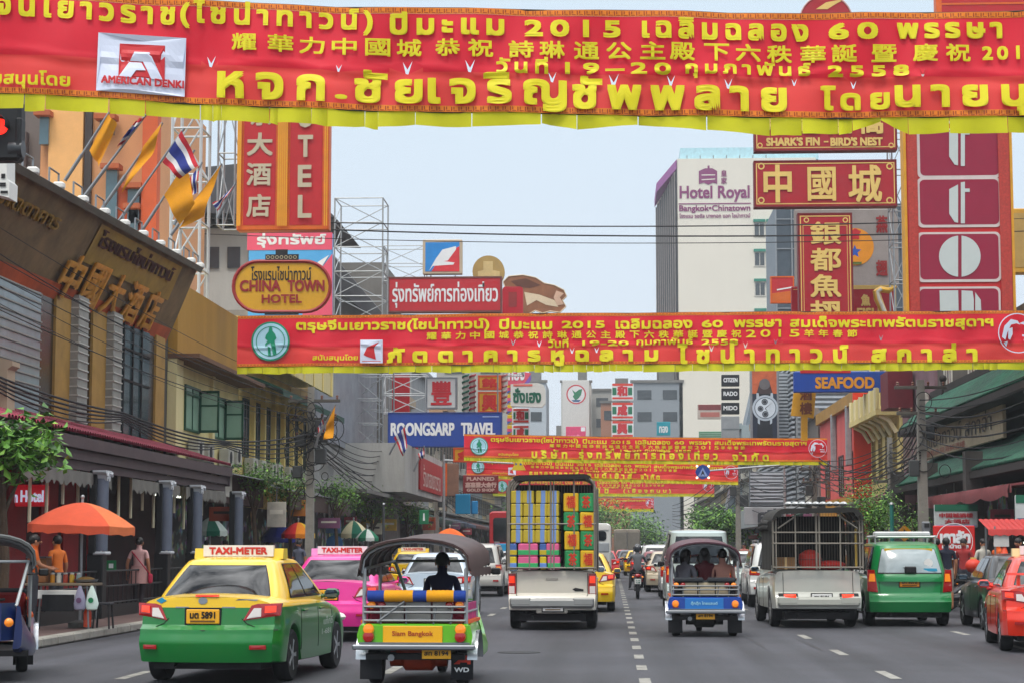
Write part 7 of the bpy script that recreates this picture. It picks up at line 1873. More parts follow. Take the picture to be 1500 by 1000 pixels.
# ---------------------------------------------------------------- motorcycle and rider
mb = G(934.5, 877)
m = thing("motorcycle", "dark scooter with a white plate between the lanes right of the centre line", "motorcycle", (mb.x, mb.y, 0))
for y, r in ((.0, .28), (1.22, .28)): wheel(m, 0, y + .28, r, .10, 1, False)
q = MB().use(paint('#17181c'), True)
q.loft([[Vector((w * math.cos(a) + 0, y, z + h * math.sin(a))) for a in [2 * math.pi * i / 12 for i in range(12)]] for y, z, w, h in ((.02, .70, .05, .06), (.2, .70, .13, .12), (.6, .66, .15, .14), (.9, .48, .11, .10), (1.1, .45, .12, .08), (1.3, .70, .13, .16), (1.36, .95, .10, .1))], True, True); q.obj("body", m)
q = MB().use(cloth('#101012'), True); q.box((0, .42, .82), (.24, .72, .1), bev=.04); q.obj("seat", m)
q = MB().use(TAILR, True); q.sphere((0, .02, .74), (.10, .05, .06), 12, 8); q.obj("tail_lamp", m)
q = MB().use(RUBBER); q.box((0, -.01, .42), (.14, .03, .34), bev=.01); q.obj("mudguard", m)
q = MB().use(PLATEW); q.box((0, -.04, .56), (.20, .012, .16), bev=.004); o = q.obj("number_plate", m)
q = MB().use(mat('#1d6a5a')); put_text(q, '4 กฮ', -.07, .57, .07, .62, -.048, .004); put_text(q, '738', -.07, .50, .07, .55, -.048, .004); q.obj("lettering", o)
q = MB().use(BLACK, True); q.tube([(-.33, 1.2, 1.02), (-.1, 1.32, 1.0), (.1, 1.32, 1.0), (.33, 1.2, 1.02)], .02, 8); q.obj("handlebar", m)
for s in (-1, 1):
 q = MB().use(BLACK, True); q.tube([(s * .26, 1.24, 1.02), (s * .36, 1.26, 1.22)], .008, 5); q.sphere((s * .38, 1.26, 1.25), (.07, .02, .045), 10, 6); q.obj("mirror", m)
 q = MB().use(AMBERL, True); q.sphere((s * .15, .04, .70), (.035, .03, .03), 8, 6); q.obj("indicator", m)
q = MB().use(STEEL, True); q.tube([(.15, .0, .32), (.15, .6, .30)], .045, 8); q.obj("exhaust", m)
q = MB().use(DARK); q.tube([(-.3, .9, .3), (.3, .9, .3)], .015, 6); q.tube([(-.09, .28, .28), (-.09, .9, .4)], .03, 6); q.obj("frame", m)
RIDE = dict(SIT); RIDE.update(le=(-.30, .18, .36), lw=(-.31, .48, .34), lh=(-.31, .57, .33), re=(.30, .18, .36), rw=(.31, .48, .34), rh=(.31, .57, .33), lk=(-.20, .34, .02), la=(-.24, .18, -.40), lt=(-.26, .32, -.46), rk=(.20, .34, .02), ra=(.24, .18, -.40), rt=(.26, .32, -.46))
person("rider of the dark scooter in a grey shirt and dark helmet, seen from behind", (mb.x, mb.y + .5, .80), 0, RIDE, shirt='#5d6064', legs='#1c1d22', helmet='#2c2f33', sleeve=.6)
# ---------------------------------------------------------------- people on the pavements
g = lambda px, Y: W(px, 800, Y).x
person("woman in a dusty pink dress with a red shoulder bag, walking away", (g(204, 45), 45, .15), R(-4), dict(lk=(-.09, .06, .50), la=(-.09, .05, .09), lt=(-.1, .19, .035), rk=(.10, -.02, .50), ra=(.09, -.14, .12), rt=(.1, .0, .035), lw=(-.28, .02, .86), lh=(-.29, .04, .78), le=(-.26, -.04, 1.12)), shirt='#c99c98', legs='#2b2226', shoes='#b9aca8', sleeve=.35, hair='bun', skirt=(1.06, .66, '#b98c86'))
o = thing("shoulder_bag", "red shoulder bag with a strap across the back of the woman in pink", "bag", (g(204, 45) + .27, 44.98, 1.0)); MB().use(cloth('#a81838')).box((0, 0, -.08), (.08, .2, .22), bev=.03).obj("pouch", o); MB().use(cloth('#a81838')).tube([(0, -.05, .02), (-.12, -.16, .2), (-.3, -.16, .42), (-.42, -.05, .53)], .014, 5).obj("strap", o)
person("stall keeper in an orange shirt under the orange parasol", (g(50, 35.5), 35.5, .15), R(-70), dict(le=(-.25, .08, 1.16), lw=(-.2, .3, 1.1), lh=(-.18, .38, 1.1), re=(.25, .08, 1.16), rw=(.2, .3, 1.08), rh=(.18, .38, 1.08)), shirt='#c2571a', legs='#3a3a3f', sleeve=.4)
person("person in a grey green shirt by the green and white parasol", (g(303, 60), 60, .15), R(-60), None, shirt='#5f6f6a', legs='#25252a')
person("grey haired man in a blue grey shirt beside the utility pole", (g(438, 62), 62, .15), R(160), None, shirt='#55596a', legs='#2a2c34', sleeve=.4)
person("person with a pale cap in orange beyond the black columns", (g(377, 66), 66, .15), R(170), None, shirt='#b5521f', legs='#2a2c34')
person("person in a teal shirt right of the orange shirted one", (g(392, 68), 68, .15), R(20), None, shirt='#1f5f58', legs='#2a2c34')
person("person in a navy t-shirt and grey shorts beside the red stall board", (g(1386, 47), 47, .15), R(10), None, shirt='#15192a', legs='#8a857c', bare_legs=True, sleeve=.4)
person("person in orange partly hidden left of the navy shirted one", (g(1372, 49), 49, .15), R(30), None, shirt='#c8471c', legs='#33333a')
person("stall keeper in a dark red shirt under the red stall roof", (g(1492, 48.5), 48.5, .15), R(140), None, shirt='#6a231c', legs='#2b2b30')
person("pedestrian in grey on the right pavement near the grey shop sign", (g(1106, 92), 92, .15), R(190), None, shirt='#77706a', legs='#2b2b30')
person("pedestrian in pink among traders near the grey shop sign", (g(1090, 88), 88, .15), R(160), None, shirt='#a86a60', legs='#2b2b30')
# ---------------------------------------------------------------- parasols, stalls
def parasol(label, px, top_px, Y, w_px, h_px, cols, base=.15, tilt=0.0, n=8):
 c = W(px, top_px, Y); s = Y / FPX
 r, h = w_px * s / 2, h_px * s
 root = thing("parasol", label, "parasol", (c.x, Y, base))
 zt = c.z - base
 rot = Matrix.Rotation(tilt, 3, 'Y')
 for k in range(n):
  q = MB().use(cloth(cols[k % len(cols)]), True)
  g = []
  for i in range(7):
   t = i / 6; row = []
   for j in range(7):
    a = 2 * math.pi * (k + j / 6) / n
    sag = 1 - .035 * math.sin(math.pi * j / 6) * t
    p = Vector((r * t * sag * math.cos(a), r * t * sag * math.sin(a), -h * (t ** 1.7) * .72 - .012 * math.sin(math.pi * j / 6) * t))
    row.append(rot @ p + Vector((0, 0, zt)))
   g.append(row)
  e_ = g[-1]
  g.append([p + Vector((0, 0, -h * .28 * (.9 + .1 * math.cos(j * 2)))) for j, p in enumerate(e_)])
  q.loft(g, False, False, True)
  q.obj("canopy_panel", root)
 q = MB().use(GALV); q.tube([(0, 0, 0), (0, 0, zt + .1)], .025, 8)
 for k in range(n):
  a = 2 * math.pi * k / n
  q.tube([rot @ Vector((.02, 0, -.45)) + Vector((0, 0, zt)), rot @ Vector((r * .55 * math.cos(a), r * .55 * math.sin(a), -h * .28)) + Vector((0, 0, zt))], .008, 4)
 q.sphere((0, 0, zt + .1), .04, 8, 6); q.obj("pole", root)
 q = MB().use(mat('#55524d', rough=.9, dirt=.3)); q.lathe([(.22, 0), (.22, .1), (.06, .14)], (0, 0, 0), 14); q.obj("base", root)
 return root
parasol("large orange parasol over the food stall, left foreground", 121, 735, 36.5, 160, 47, ['#bd4a2c', '#bd4a2c', '#bd4a2c', '#bd4a2c', '#bd4a2c', '#bd4a2c', '#bd4a2c', '#c4683a'], tilt=R(2))
parasol("green and white parasol between the black columns", 308, 757, 59, 52, 28, ['#0f5a44', '#b9c4bb'])
parasol("red, orange and yellow parasol left of the utility pole", 437, 764, 66, 50, 24, ['#b8261c', '#c71f24', '#d9801a', '#d9b01c'])
parasol("dark blue parasol behind the red and yellow one", 408, 766, 68, 50, 28, ['#1b2470', '#20287a'])
parasol("green and cream parasol beyond the utility pole", 518, 762, 82, 46, 26, ['#0f5a44', '#c9bf9a'])
parasol("white and green parasol right of the green and cream one", 538, 774, 80, 34, 18, ['#c9cfc9', '#0f6a4a'])
parasol("orange parasol above the silver off-roader", 659, 773, 76, 48, 18, ['#c8561a', '#cf5f1c'])
parasol("teal small parasol far along the left pavement", 490, 764, 88, 26, 26, ['#1f5f78', '#7fa0a8'])
parasol("yellow parasol behind the green cream one", 540, 757, 95, 30, 16, ['#c9901c', '#c9a03c'])
def table_stall():
 x, Y = g(95, 36.2), 36.2
 root = thing("food_stall", "street food table with white shelf and dark cloth under the orange parasol", "stall", (x, Y, .15))
 q = MB().use(mat('#7a6a55', rough=.7, var=.2)); q.box((0, 0, .80), (1.25, .7, .05), bev=.01); q.obj("table_top", root)
 for sx in (-1, 1):
  for sy in (-1, 1):
   q = MB().use(STEEL); q.tube([(sx * .55, sy * .3, 0), (sx * .5, sy * .28, .78)], .018, 6); q.obj("leg", root)
 q = MB().use(WHITE); q.box((-.05, -.3, .62), (.95, .04, .16), bev=.01); q.obj("shelf_front", root)
 q = MB().use(cloth('#1a1a1d')); q.loft([[Vector((xx, -.37 + .015 * math.sin(xx * 15), .62)), Vector((xx, -.40 + .03 * math.sin(xx * 12), .32))] for xx in [-.3 + .6 * i / 20 for i in range(21)]], False, False, True); q.obj("dark_cloth", root)
 def it(nm, lb, cat, dx, dz, build):
  o = thing(nm, lb, cat, (x + dx, Y - .05, .15 + dz)); build(o)
 it("wooden_crate", "brown wooden display case on the food stall beneath the parasol", "crate", -.45, .83, lambda o: (bx("case", o, mat('#7d4d25', rough=.6, var=.2), ((0, 0, .22), (.36, .36, .44)), bev=.01), bx("lid", o, mat('#3b3b40', rough=.4), ((0, -.05, .46), (.38, .36, .03)))))
 cols = ['#c9861a', '#d9d4c4', '#b03a1a', '#d9a92a', '#8fa09a']
 wd = ['amber', 'white', 'red', 'golden', 'grey green']
 for i in range(5):
  it("jar", "%s jar with a pale lid on the food stall table" % wd[i], "jar", -.2 + i * .12, .83, lambda o: (MB().use(mat(cols[i], rough=.3), True).lathe([(.01, 0), (.045, 0), (.048, .12), (.03, .15)], (0, 0, 0), 12).obj("glass", o), MB().use(WHITE).lathe([(.036, .15), (.036, .175), (.01, .18)], (0, 0, 0), 10).obj("lid", o)))
 it("food_tray", "shallow metal tray of food at the right end of the food stall", "tray", .42, .83, lambda o: (MB().use(STEEL).lathe([(.05, 0), (.2, .02), (.22, .06), (.2, .055), (.1, .03)], (0, 0, 0), 18).obj("pan", o), MB().use(mat('#8a6a35', rough=.8, var=.4, scale=20, bump=.5), True).sphere((0, 0, .05), (.17, .17, .06), 12, 6).obj("food", o)))
 for i, (dx, c_, nm) in enumerate(((.40, '#8f8aa0', 'mauve'), (.62, '#c9d9cf', 'white and green'))):
  it("plastic_bag", nm + " plastic bag hanging from the food stall edge", "bag", dx, .34, lambda o: (MB().use(mat(c_, rough=.35, var=.15), True).loft([[Vector((w * math.cos(a) * (1 + .08 * math.sin(3 * a + z * 9)), .55 * w * math.sin(a) - .33, z)) for a in [2 * math.pi * k / 14 for k in range(14)]] for z, w in ((0, .05), (.02, .10), (.12, .12), (.26, .085), (.34, .06), (.44, .02))], True, True, True).obj("bag", o), MB().use(mat('#0f7a4a') if i else mat('#6a4a6a')).lathe([(.05, -.40), (.05, -.405)], (0, 0, .18), 14, 'y').obj("print", o)))
 it("water_bottle", "orange red plastic bottle standing by the food stall leg", "bottle", .46, -.0, lambda o: (MB().use(mat('#d5451a', rough=.3), True).lathe([(.02, .45), (.07, .46), (.075, .72), (.03, .8)], (0, 0, -.45 + .02), 12).obj("bottle", o), MB().use(WHITE).lathe([(.03, .37), (.03, .41), (.01, .42)], (0, 0, 0), 10).obj("cap", o)))
 it("plastic_stool", "dark stool on the pavement right of the food stall", "stool", .75, 0, lambda o: (bx("seat", o, mat('#2a2a30', rough=.6), ((0, 0, .45), (.32, .32, .04)), bev=.01), [MB().use(DARK).tube([(a * .15, b * .15, 0), (a * .12, b * .12, .44)], .018, 6).obj("leg", o) for a in (-1, 1) for b in (-1, 1)]))
table_stall()
o = thing("exit_sign_board", "small green board on the railing behind the woman in pink", "sign", W(163, 828, 44)); bx("board", o, mat('#0f6a3a', rough=.5), ((0, 0, 0), (.22, .03, .24)), bev=.01); bx("mark", o, WT, ((0, -.02, 0), (.1, .006, .1)))
# red roofed stall on the right pavement
def red_stall():
 Y = 46.5; x = g(1500, Y)
 root = thing("roast_stall", "roast chestnut stall with a ribbed red roof at the right edge", "stall", (x, Y, .15))
 q = MB().use(mat('#a3231f', rough=.6, var=.15))
 q.loft([[Vector((xx, -.6, 1.86 + .02 * (i % 2))), Vector((xx, .7, 2.12 + .02 * (i % 2)))] for i, xx in enumerate([-.9 + i * .06 for i in range(40)])], False, False, False); q.obj("roof", root)
 q = MB().use(mat('#b83a35', rough=.7)); q.loft([[Vector((xx, -.61, 1.88)), Vector((xx, -.62, 1.76 - .03 * (i % 2)))] for i, xx in enumerate([-.92 + i * .09 for i in range(27)])], False, False, False); q.obj("valance", root)
 for sx in (-.75, 1.2):
  for sy in (-.5, .6): MB().use(STEEL).tube([(sx, sy, 0), (sx, sy, 1.95)], .022, 6).obj("post", root)
 q = MB().use(mat('#9b9d9e', rough=.35, metal=.5, var=.1)); q.box((.2, 0, .48), (1.9, 1.0, .85), bev=.02); q.obj("counter", root)
 q = MB().use(mat('#e8f0e0', emit=2.5, var=0)); q.tube([(-.1, -.45, 1.58), (.8, -.45, 1.58)], .02, 6); q.obj("strip_lamp", root)
 q = MB().use(mat('#b9b5b0', rough=.6)); q.box((-.62, -.56, 1.62), (.34, .03, .26)); q.obj("price_board", root)
 o = thing("traffic_cone", "orange red cone hanging from the chestnut stall roof", "cone", (x - .55, Y - .5, 1.38)); MB().use(mat('#d5451a', rough=.5), True).lathe([(.13, 0), (.11, .02), (.04, .30), (.01, .32)], (0, 0, 0), 14).obj("cone", o); MB().use(WT).lathe([(.085, .10), (.068, .17)], (0, 0, 0), 14).obj("stripe", o)
 o = thing("red_lantern", "round red lantern at the foot of the red stall board", "lantern", W(1426, 828, 48)); MB().use(mat('#c8321a', rough=.5), True).sphere((0, 0, 0), (.2, .2, .17), 14, 8).obj("shade", o); MB().use(GD).lathe([(.07, .16), (.07, .2)], (0, 0, 0), 12).obj("cap", o)
red_stall()
b_ = W(1398, 816, 52)
q = thing("sign_post", "pair of thin posts under the red stall board", "post", (b_.x, 52, .15))
for s in (-.4, .4): MB().use(STEEL).tube([(s, .04, 0), (s, .04, b_.z - .1)], .02, 6).obj("post", q)
for px, lb, c_ in ((1385, "tan sack lying at the right kerb under the navy shirted person", '#8a6a3c'),):
 p = W(px, 888, 44.5); o = thing("sack", lb, "sack", (9.35, 44.5, .0)); MB().use(cloth(c_), True).loft([[Vector((w * math.cos(a), y + .1 * math.sin(2 * a), .17 + .17 * math.sin(a))) for a in [2 * math.pi * k / 12 for k in range(12)]] for y, w in ((-.4, .05), (-.36, .2), (0, .26), (.36, .2), (.4, .05))], True, True).obj("sack", o); MB().use(DARK).tube([(0, -.44, .17), (0, -.40, .17)], .05, 6).obj("tie", o)
# ---------------------------------------------------------------- trees and shrubs
LEAFS = [mat('#4f7f24', rough=.5, var=.35, scale=3), mat('#2f571a', rough=.55, var=.3, scale=3), mat('#7aa83a', rough=.5, var=.3, scale=3)]
BARK = mat('#4b3b2d', rough=.9, var=.3, scale=6, bump=.5)
def tree(label, px, Y, zc, rw, rh, leaf=.14, n=700, seed=1, trunk=.09, base=.15, X=None):
 rn = random.Random(seed)
 x = g(px, Y) if X is None else X
 root = thing("street_tree", label, "tree", (x, Y, base))
 zc -= base
 q = MB().use(BARK, True)
 q.tube([(0, 0, 0), (.04, .02, zc * .4), (-.03, 0, zc * .75), (0, 0, zc)], [trunk, trunk * .8, trunk * .65, trunk * .4], 9)
 tips = []
 for k in range(9):
  a = k * 2.4; e_ = Vector((math.cos(a) * rw * rn.uniform(.5, .85), math.sin(a) * rw * rn.uniform(.5, .85), zc + rh * rn.uniform(-.45, .6)))
  s_ = Vector((0, 0, zc * rn.uniform(.62, .92)))
  q.tube([s_, s_ * .45 + e_ * .55 + Vector((0, 0, .08)), e_], [trunk * .4, trunk * .25, trunk * .08], 6); tips.append(e_)
 q.obj("trunk", root)
 q = MB()
 tips += [Vector((rn.uniform(-.6, .6) * rw, rn.uniform(-.6, .6) * rw, zc + rn.uniform(-.5, .85) * rh)) for _ in range(7)]
 for i in range(n):
  c = rn.choice(tips)
  sp = min(rw, rh) * .42
  p = c + Vector((rn.gauss(0, sp), rn.gauss(0, sp), rn.gauss(0, sp * .8)))
  q.use(LEAFS[rn.choice((0, 0, 1, 2))], False)
  d = Vector((rn.uniform(-1, 1), rn.uniform(-1, 1), rn.uniform(-.9, .35))).normalized()
  sd = d.cross(Vector((rn.uniform(-.4, .4), rn.uniform(-.4, .4), 1))).normalized(); l = leaf * rn.uniform(.7, 1.35)
  nn = d.cross(sd) * l * .1
  q.add([p, p + d * l * .5 + sd * l * .26 + nn, p + d * l, p + d * l * .5 - sd * l * .26 + nn], [(0, 1, 2, 3)], False)
 q.obj("crown", root)
 return root
tree("broad leaved tree at the left edge overhanging the red lightbox", 4, 33.5, 3.2, .82, .52, .21, 1000, 3, .10)
tree("small street tree behind the fourth black column", 372, 62, 3.75, .62, .55, .11, 900, 4)
tree("small street tree between the black columns and the utility pole", 424, 66, 3.55, .72, .6, .11, 1000, 5)
tree("small street tree just right of the utility pole", 492, 76, 3.6, .8, .6, .12, 1000, 6)
tree("street tree under the white boxed canopy", 545, 92, 3.5, .9, .7, .13, 1000, 7)
tree("street tree right of the boxed canopy near the green street sign", 597, 104, 3.4, .9, .7, .14, 900, 8)
tree("dense green street tree beside the white caged truck on the right", 1278, 62, 2.7, .75, 1.0, .10, 2400, 9)
tree("slim shrubby tree behind the yellow diamond sign", 1347, 64, 2.2, .35, .7, .09, 700, 10)
for i, (px, Y, z, r_) in enumerate(((905, 178, 3.6, 2.4), (955, 172, 3.2, 2.2), (985, 150, 3.0, 1.8), (870, 195, 4.5, 2.5), (930, 222, 3.2, 2.8), (900, 236, 5.0, 3.0))):
 tree(["dark leafy tree at the street end, left of the far lorries", "bright leafy tree at the street end right of the far lorries", "small tree at the right kerb before the street end", "tall dark tree at the street end behind the caged pickup", "wide tree closing the view beyond the far lorries", "tall tree farthest away, beyond the wide one"][i], px, Y, z, r_, r_ * .7, .36, 2600, 20 + i, .2, X=(-6.3, 8.9, 8.6, -8.2, 3.2, -1.5)[i] + bend(Y))
# ---------------------------------------------------------------- poles and overhead cables
CON = mat('#8b877f', rough=.9, var=.15, scale=3, dirt=.4)
def pole(label, px, Y, top_px, r=.13, arms=(), boxes=(), coils=0, m=CON, seed=1):
 rn = random.Random(seed)
 t = W(px, top_px, Y); root = thing("utility_pole", label, "pole", (t.x, Y, .15)); h = t.z - .15
 q = MB().use(m); q.loft([[Vector((s * r * k, d * r * k, z)) for s, d in ((-1, -1), (1, -1), (1, 1), (-1, 1))] for z, k in ((0, 1.1), (h, .75))], True, True); q.obj("shaft", root)
 for z, w, dx in arms:
  q = MB().use(mat('#57534c', rough=.8, dirt=.3)); q.box((dx, -.02, z), (w, .10, .10), bev=.01); q.obj("cross_arm", root)
  for k in range(4):
   q = MB().use(mat('#6d3a22', rough=.3), True); q.lathe([(.02, 0), (.05, .03), (.03, .06), (.05, .09), (.03, .13)], (dx - w / 2 + .1 + k * (w - .2) / 3, -.02, z + .05), 10); q.obj("insulator", root)
 for (x, y, z, w, h_) in boxes:
  q = MB().use(mat('#3d3f40', rough=.6, var=.2, dirt=.3)); q.box((x, y, z), (w, w, h_), bev=.03); q.obj("junction_box", root)
 for k in range(coils):
  q = MB().use(BLACK, True)
  cx, cz, rr = rn.gauss(0, .35), h * rn.uniform(.46, .9), rn.uniform(.10, .42)
  q.tube([(cx + rr * math.cos(a), -.16 - .02 * k % .1, cz + rr * 1.15 * math.sin(a)) for a in [2 * math.pi * i / 20 for i in range(21)]], .014, 5); q.obj("cable_coil", root)
 return root
pole("concrete utility pole crowded with cable coils and boxes on the left pavement", 456, 64, 566, .13, ((6.2, 1.7, .1), (5.6, 1.5, .15), (5.0, 1.3, .1)), ((.35, -.1, 4.4, .34, .5), (-.3, -.1, 4.9, .28, .4), (.3, -.1, 5.4, .3, .35), (-.4, -.1, 3.9, .3, .4), (.45, -.1, 5.0, .25, .3)), 34, seed=2)
pole("concrete utility pole in front of the green roofed restaurant on the right", 1348, 62, 556, .15, ((6.4, 1.6, .0), (5.6, 1.3, -.1)), ((-.26, -.1, 3.9, .3, .5), (.25, -.1, 5.0, .26, .4)), 7, seed=3)
pole("slim concrete pole among cables left of the green roofed restaurant", 1303, 74, 640, .11, ((3.9, 1.2, 0),), ((-.2, -.1, 3.2, .3, .4),), 6, seed=4)
pole("utility pole in the clutter right of the third banner", 1192, 96, 662, .13, ((5.2, 1.4, 0), (4.6, 1.2, 0)), ((.3, -.1, 3.6, .4, .6), (-.25, -.1, 4.2, .35, .5)), 8, seed=5)
pole("dark utility pole beside the grey shop sign", 1080, 125, 650, .16, ((6.4, 1.8, 0), (5.6, 1.6, 0)), ((.35, -.1, 4.4, .5, .7), (-.3, -.1, 5.0, .4, .6)), 8, seed=6)
pole("utility pole far along the left pavement under the blue signboard", 640, 120, 660, .15, ((5.8, 1.6, 0), (5.0, 1.4, 0)), ((.3, -.1, 4.2, .4, .6),), 8, seed=7)
for px, Y, lb in ((1306, 60, "thin teal post left of the yellow diamond sign"), (562, 84, "thin dark lamp post beyond the second utility tree")):
 t = W(px, 738, Y); o = thing("thin_post", lb, "post", (t.x, Y, .15)); MB().use(mat('#1f6a5f' if px > 1000 else '#3a3d40', rough=.5)).tube([(0, 0, 0), (0, 0, t.z - .15)], .06, 8).obj("shaft", o); MB().use(STEEL).lathe([(.08, 0), (.05, .05), (.01, .07)], (0, 0, t.z - .15), 10).obj("cap", o)
CAB = mat('#18171a', rough=.7, var=.1)
def cable(pts, r, label, group="cables strung along the street", sag=.3, n=18):
 """through world points, hanging between each pair"""
 P = []
 for a, b in zip(pts, pts[1:]):
  a, b = Vector(a), Vector(b)
  for i in range(n):
   t = i / n; p = a.lerp(b, t); p.z -= sag * 4 * t * (1 - t); P.append(p)
 P.append(Vector(pts[-1]))
 o = MB().use(CAB).tube([p - P[0] for p in P], r, 5, True).obj("overhead_cable", None, P[0])
 return tag(o, label, "cable", group)
for i, (ya, yb, r, lb) in enumerate(((322, 326, .022, "upper cable crossing the sky between left tower and right signs"), (331, 345, .026, "middle cable crossing the sky between left tower and right signs"), (345, 352, .014, "lowest thin cable crossing the sky between left tower and right signs"))):
 cable([W(300, ya - 2, 66), W(1560, yb - 8, 66)], r, lb, "cables crossing the sky", sag=.30)
rn = random.Random(4)
PX = W(456, 585, 64)
for i in range(7):
 y0 = 315 + i * 19; Ya = 37
 a = W(-30, y0 + 30 * (i % 2), Ya)
 cable([a, W(456, 576 + i * 7, 63.8)], .008 + .002 * (i % 3), "thin cable slanting across the dark hotel front to the utility pole", "thin cables before the dark hotel front", sag=.25 + .09 * (i % 4))
for i in range(5):
 a = W(-30, 540 + i * 4, 36.5)
 cable([a, W(180, 604 + i * 3, 46), W(330, 646 + i * 2, 56), W(456, 634 + i * 6, 63.8)], .026 if i < 3 else .018, "heavy black cable of the bundle above the maroon tiled awning", "heavy cable bundle above the awning", sag=.10 + .05 * i)
for i in range(8):
 cable([W(456, 612 + i * 6, 64), W(560, 660 + i * 6, 92 + i), W(640, 690 + i * 4, 120)], .016 + .004 * (i % 3), "cable from the utility pole along the left pavement past the boxed canopy", "cables beyond the utility pole", sag=.35 + .12 * (i % 3))
for i in range(6):
 cable([W(640, 700 + i * 5, 120), W(745, 730 + i * 5, 178)], .025, "cable far along the left pavement below the far banners", "far left cables", sag=.5 + .15 * i)
for i in range(8):
 cable([W(1560, 520 + i * 16, 50), W(1348, 585 + i * 9, 61.8), W(1303, 650 + i * 5, 74), W(1192, 672 + i * 5, 96)], .018 + .004 * (i % 3), "cable running along the right pavement in front of the green roofed restaurant", "right pavement cables", sag=.3 + .1 * (i % 4))
for i in range(5):
 cable([W(1348, 662 + i * 4, 61.8), W(1192, 664 + i * 5, 95.8)], .03 if i < 2 else .018, "sagging black cable before the coral pink building", "sagging right cables", sag=.75 + .14 * i)
for i in range(8):
 cable([W(1192, 676 + i * 7, 96), W(1080, 668 + i * 9, 125), W(985, 740 + i * 4, 180)], .024, "cable along the far right pavement beside the grey shop sign", "far right cables", sag=.5 + .14 * (i % 4))
for i in range(4):
 cable([W(456, 640 + i * 4, 64), W(600, 742 + i * 3, 108), W(700, 762, 150)], .02, "low cable drooping behind the street trees on the left", "low left cables", sag=.2 + .1 * i)
# ---------------------------------------------------------------- flags
YF = cloth('#d08a0a'); TR, TW, TB = cloth('#b01f2c'), cloth('#c9c6c4'), cloth('#25317a')
def flag(label, pole_px, quad, Y, thai, seed=1, drop=.0):
 a, b = W(*pole_px[0], Y), W(*pole_px[1], Y)
 root = thing("flag", label, "flag", a)
 q = MB().use(STEEL); q.tube([(0, 0, 0), b - a], .03, 7); q.tube([Vector((0, 0, 0)), (b - a) * .38], .045, 7); q.obj("pole", root)
 A, B, C, D = [W(x, y, Y - .05) - a for x, y in quad]      # hoist top, hoist bottom, fly bottom, fly top
 bands = [(TR, 0, .17), (TW, .17, .33), (TB, .33, .67), (TW, .67, .83), (TR, .83, 1)] if thai else [(YF, 0, 1)]
 def S(u, v):
  p = A.lerp(D, u).lerp(B.lerp(C, u), v)
  return p + Vector((0, .10 * math.sin(u * 7 + v * 2.5 + seed) * (u + .15), .02 * math.sin(u * 9 + seed)))
 q = MB()
 for m_, v0, v1 in bands:
  q.use(m_, True); k = 2 if thai else 10
  q.loft([[S(u / 12, v0 + (v1 - v0) * j / k) for j in range(k + 1)] for u in range(13)], False, False, True)
 q.obj("cloth", root)
 return root
flag("yellow flag nearest the top left traffic light, hanging folded on a slanting pole", ((95, 265), (160, 165)), [(158, 168), (131, 222), (146, 245), (170, 180)], 45, False, 1)
flag("striped national flag right of the first yellow flag, under the nearest banner", ((122, 290), (214, 168)), [(213, 172), (184, 206), (172, 217), (198, 176)], 46.5, True, 2)
flag("long yellow flag hanging before the orange tower wall", ((150, 305), (238, 180)), [(237, 180), (210, 215), (178, 283), (222, 230)], 48, False, 3)
flag("large striped national flag spread wide beside the white lattice tower", ((170, 330), (270, 188)), [(266, 191), (238, 237), (262, 262), (292, 245)], 50, True, 4)
flag("broad yellow flag below the large striped flag", ((200, 350), (285, 220)), [(272, 238), (240, 285), (262, 330), (286, 300)], 51.5, False, 5)
flag("spear shaped yellow flag pointing up beside the white lattice tower", ((250, 345), (325, 240)), [(324, 241), (281, 298), (262, 335), (298, 318)], 53, False, 6)
flag("narrow striped national flag drooping behind the yellow flags", ((255, 330), (296, 238)), [(292, 243), (278, 262), (281, 287), (289, 280)], 54, True, 7)
flag("small striped national flag in front of the tall red hotel sign", ((318, 320), (345, 268)), [(343, 273), (326, 290), (312, 298), (318, 308)], 55.5, True, 8)
flag("yellow flag hanging on the utility pole on the left", ((465, 640), (492, 592)), [(491, 594), (478, 622), (474, 643), (488, 640)], 63, False, 9)
flag("striped national flag slanting before the blue travel signboard", ((570, 665), (594, 622)), [(593, 624), (577, 640), (590, 668), (597, 655)], 90, True, 10)
flag("small striped national flag below the yellow one on the utility pole", ((462, 655), (474, 610)), [(473, 612), (465, 625), (468, 640), (475, 632)], 63.5, True, 11)
flag("short striped national flag right of the blue signboard's first flag", ((606, 690), (622, 652)), [(621, 654), (612, 664), (616, 674), (622, 668)], 94, True, 12)
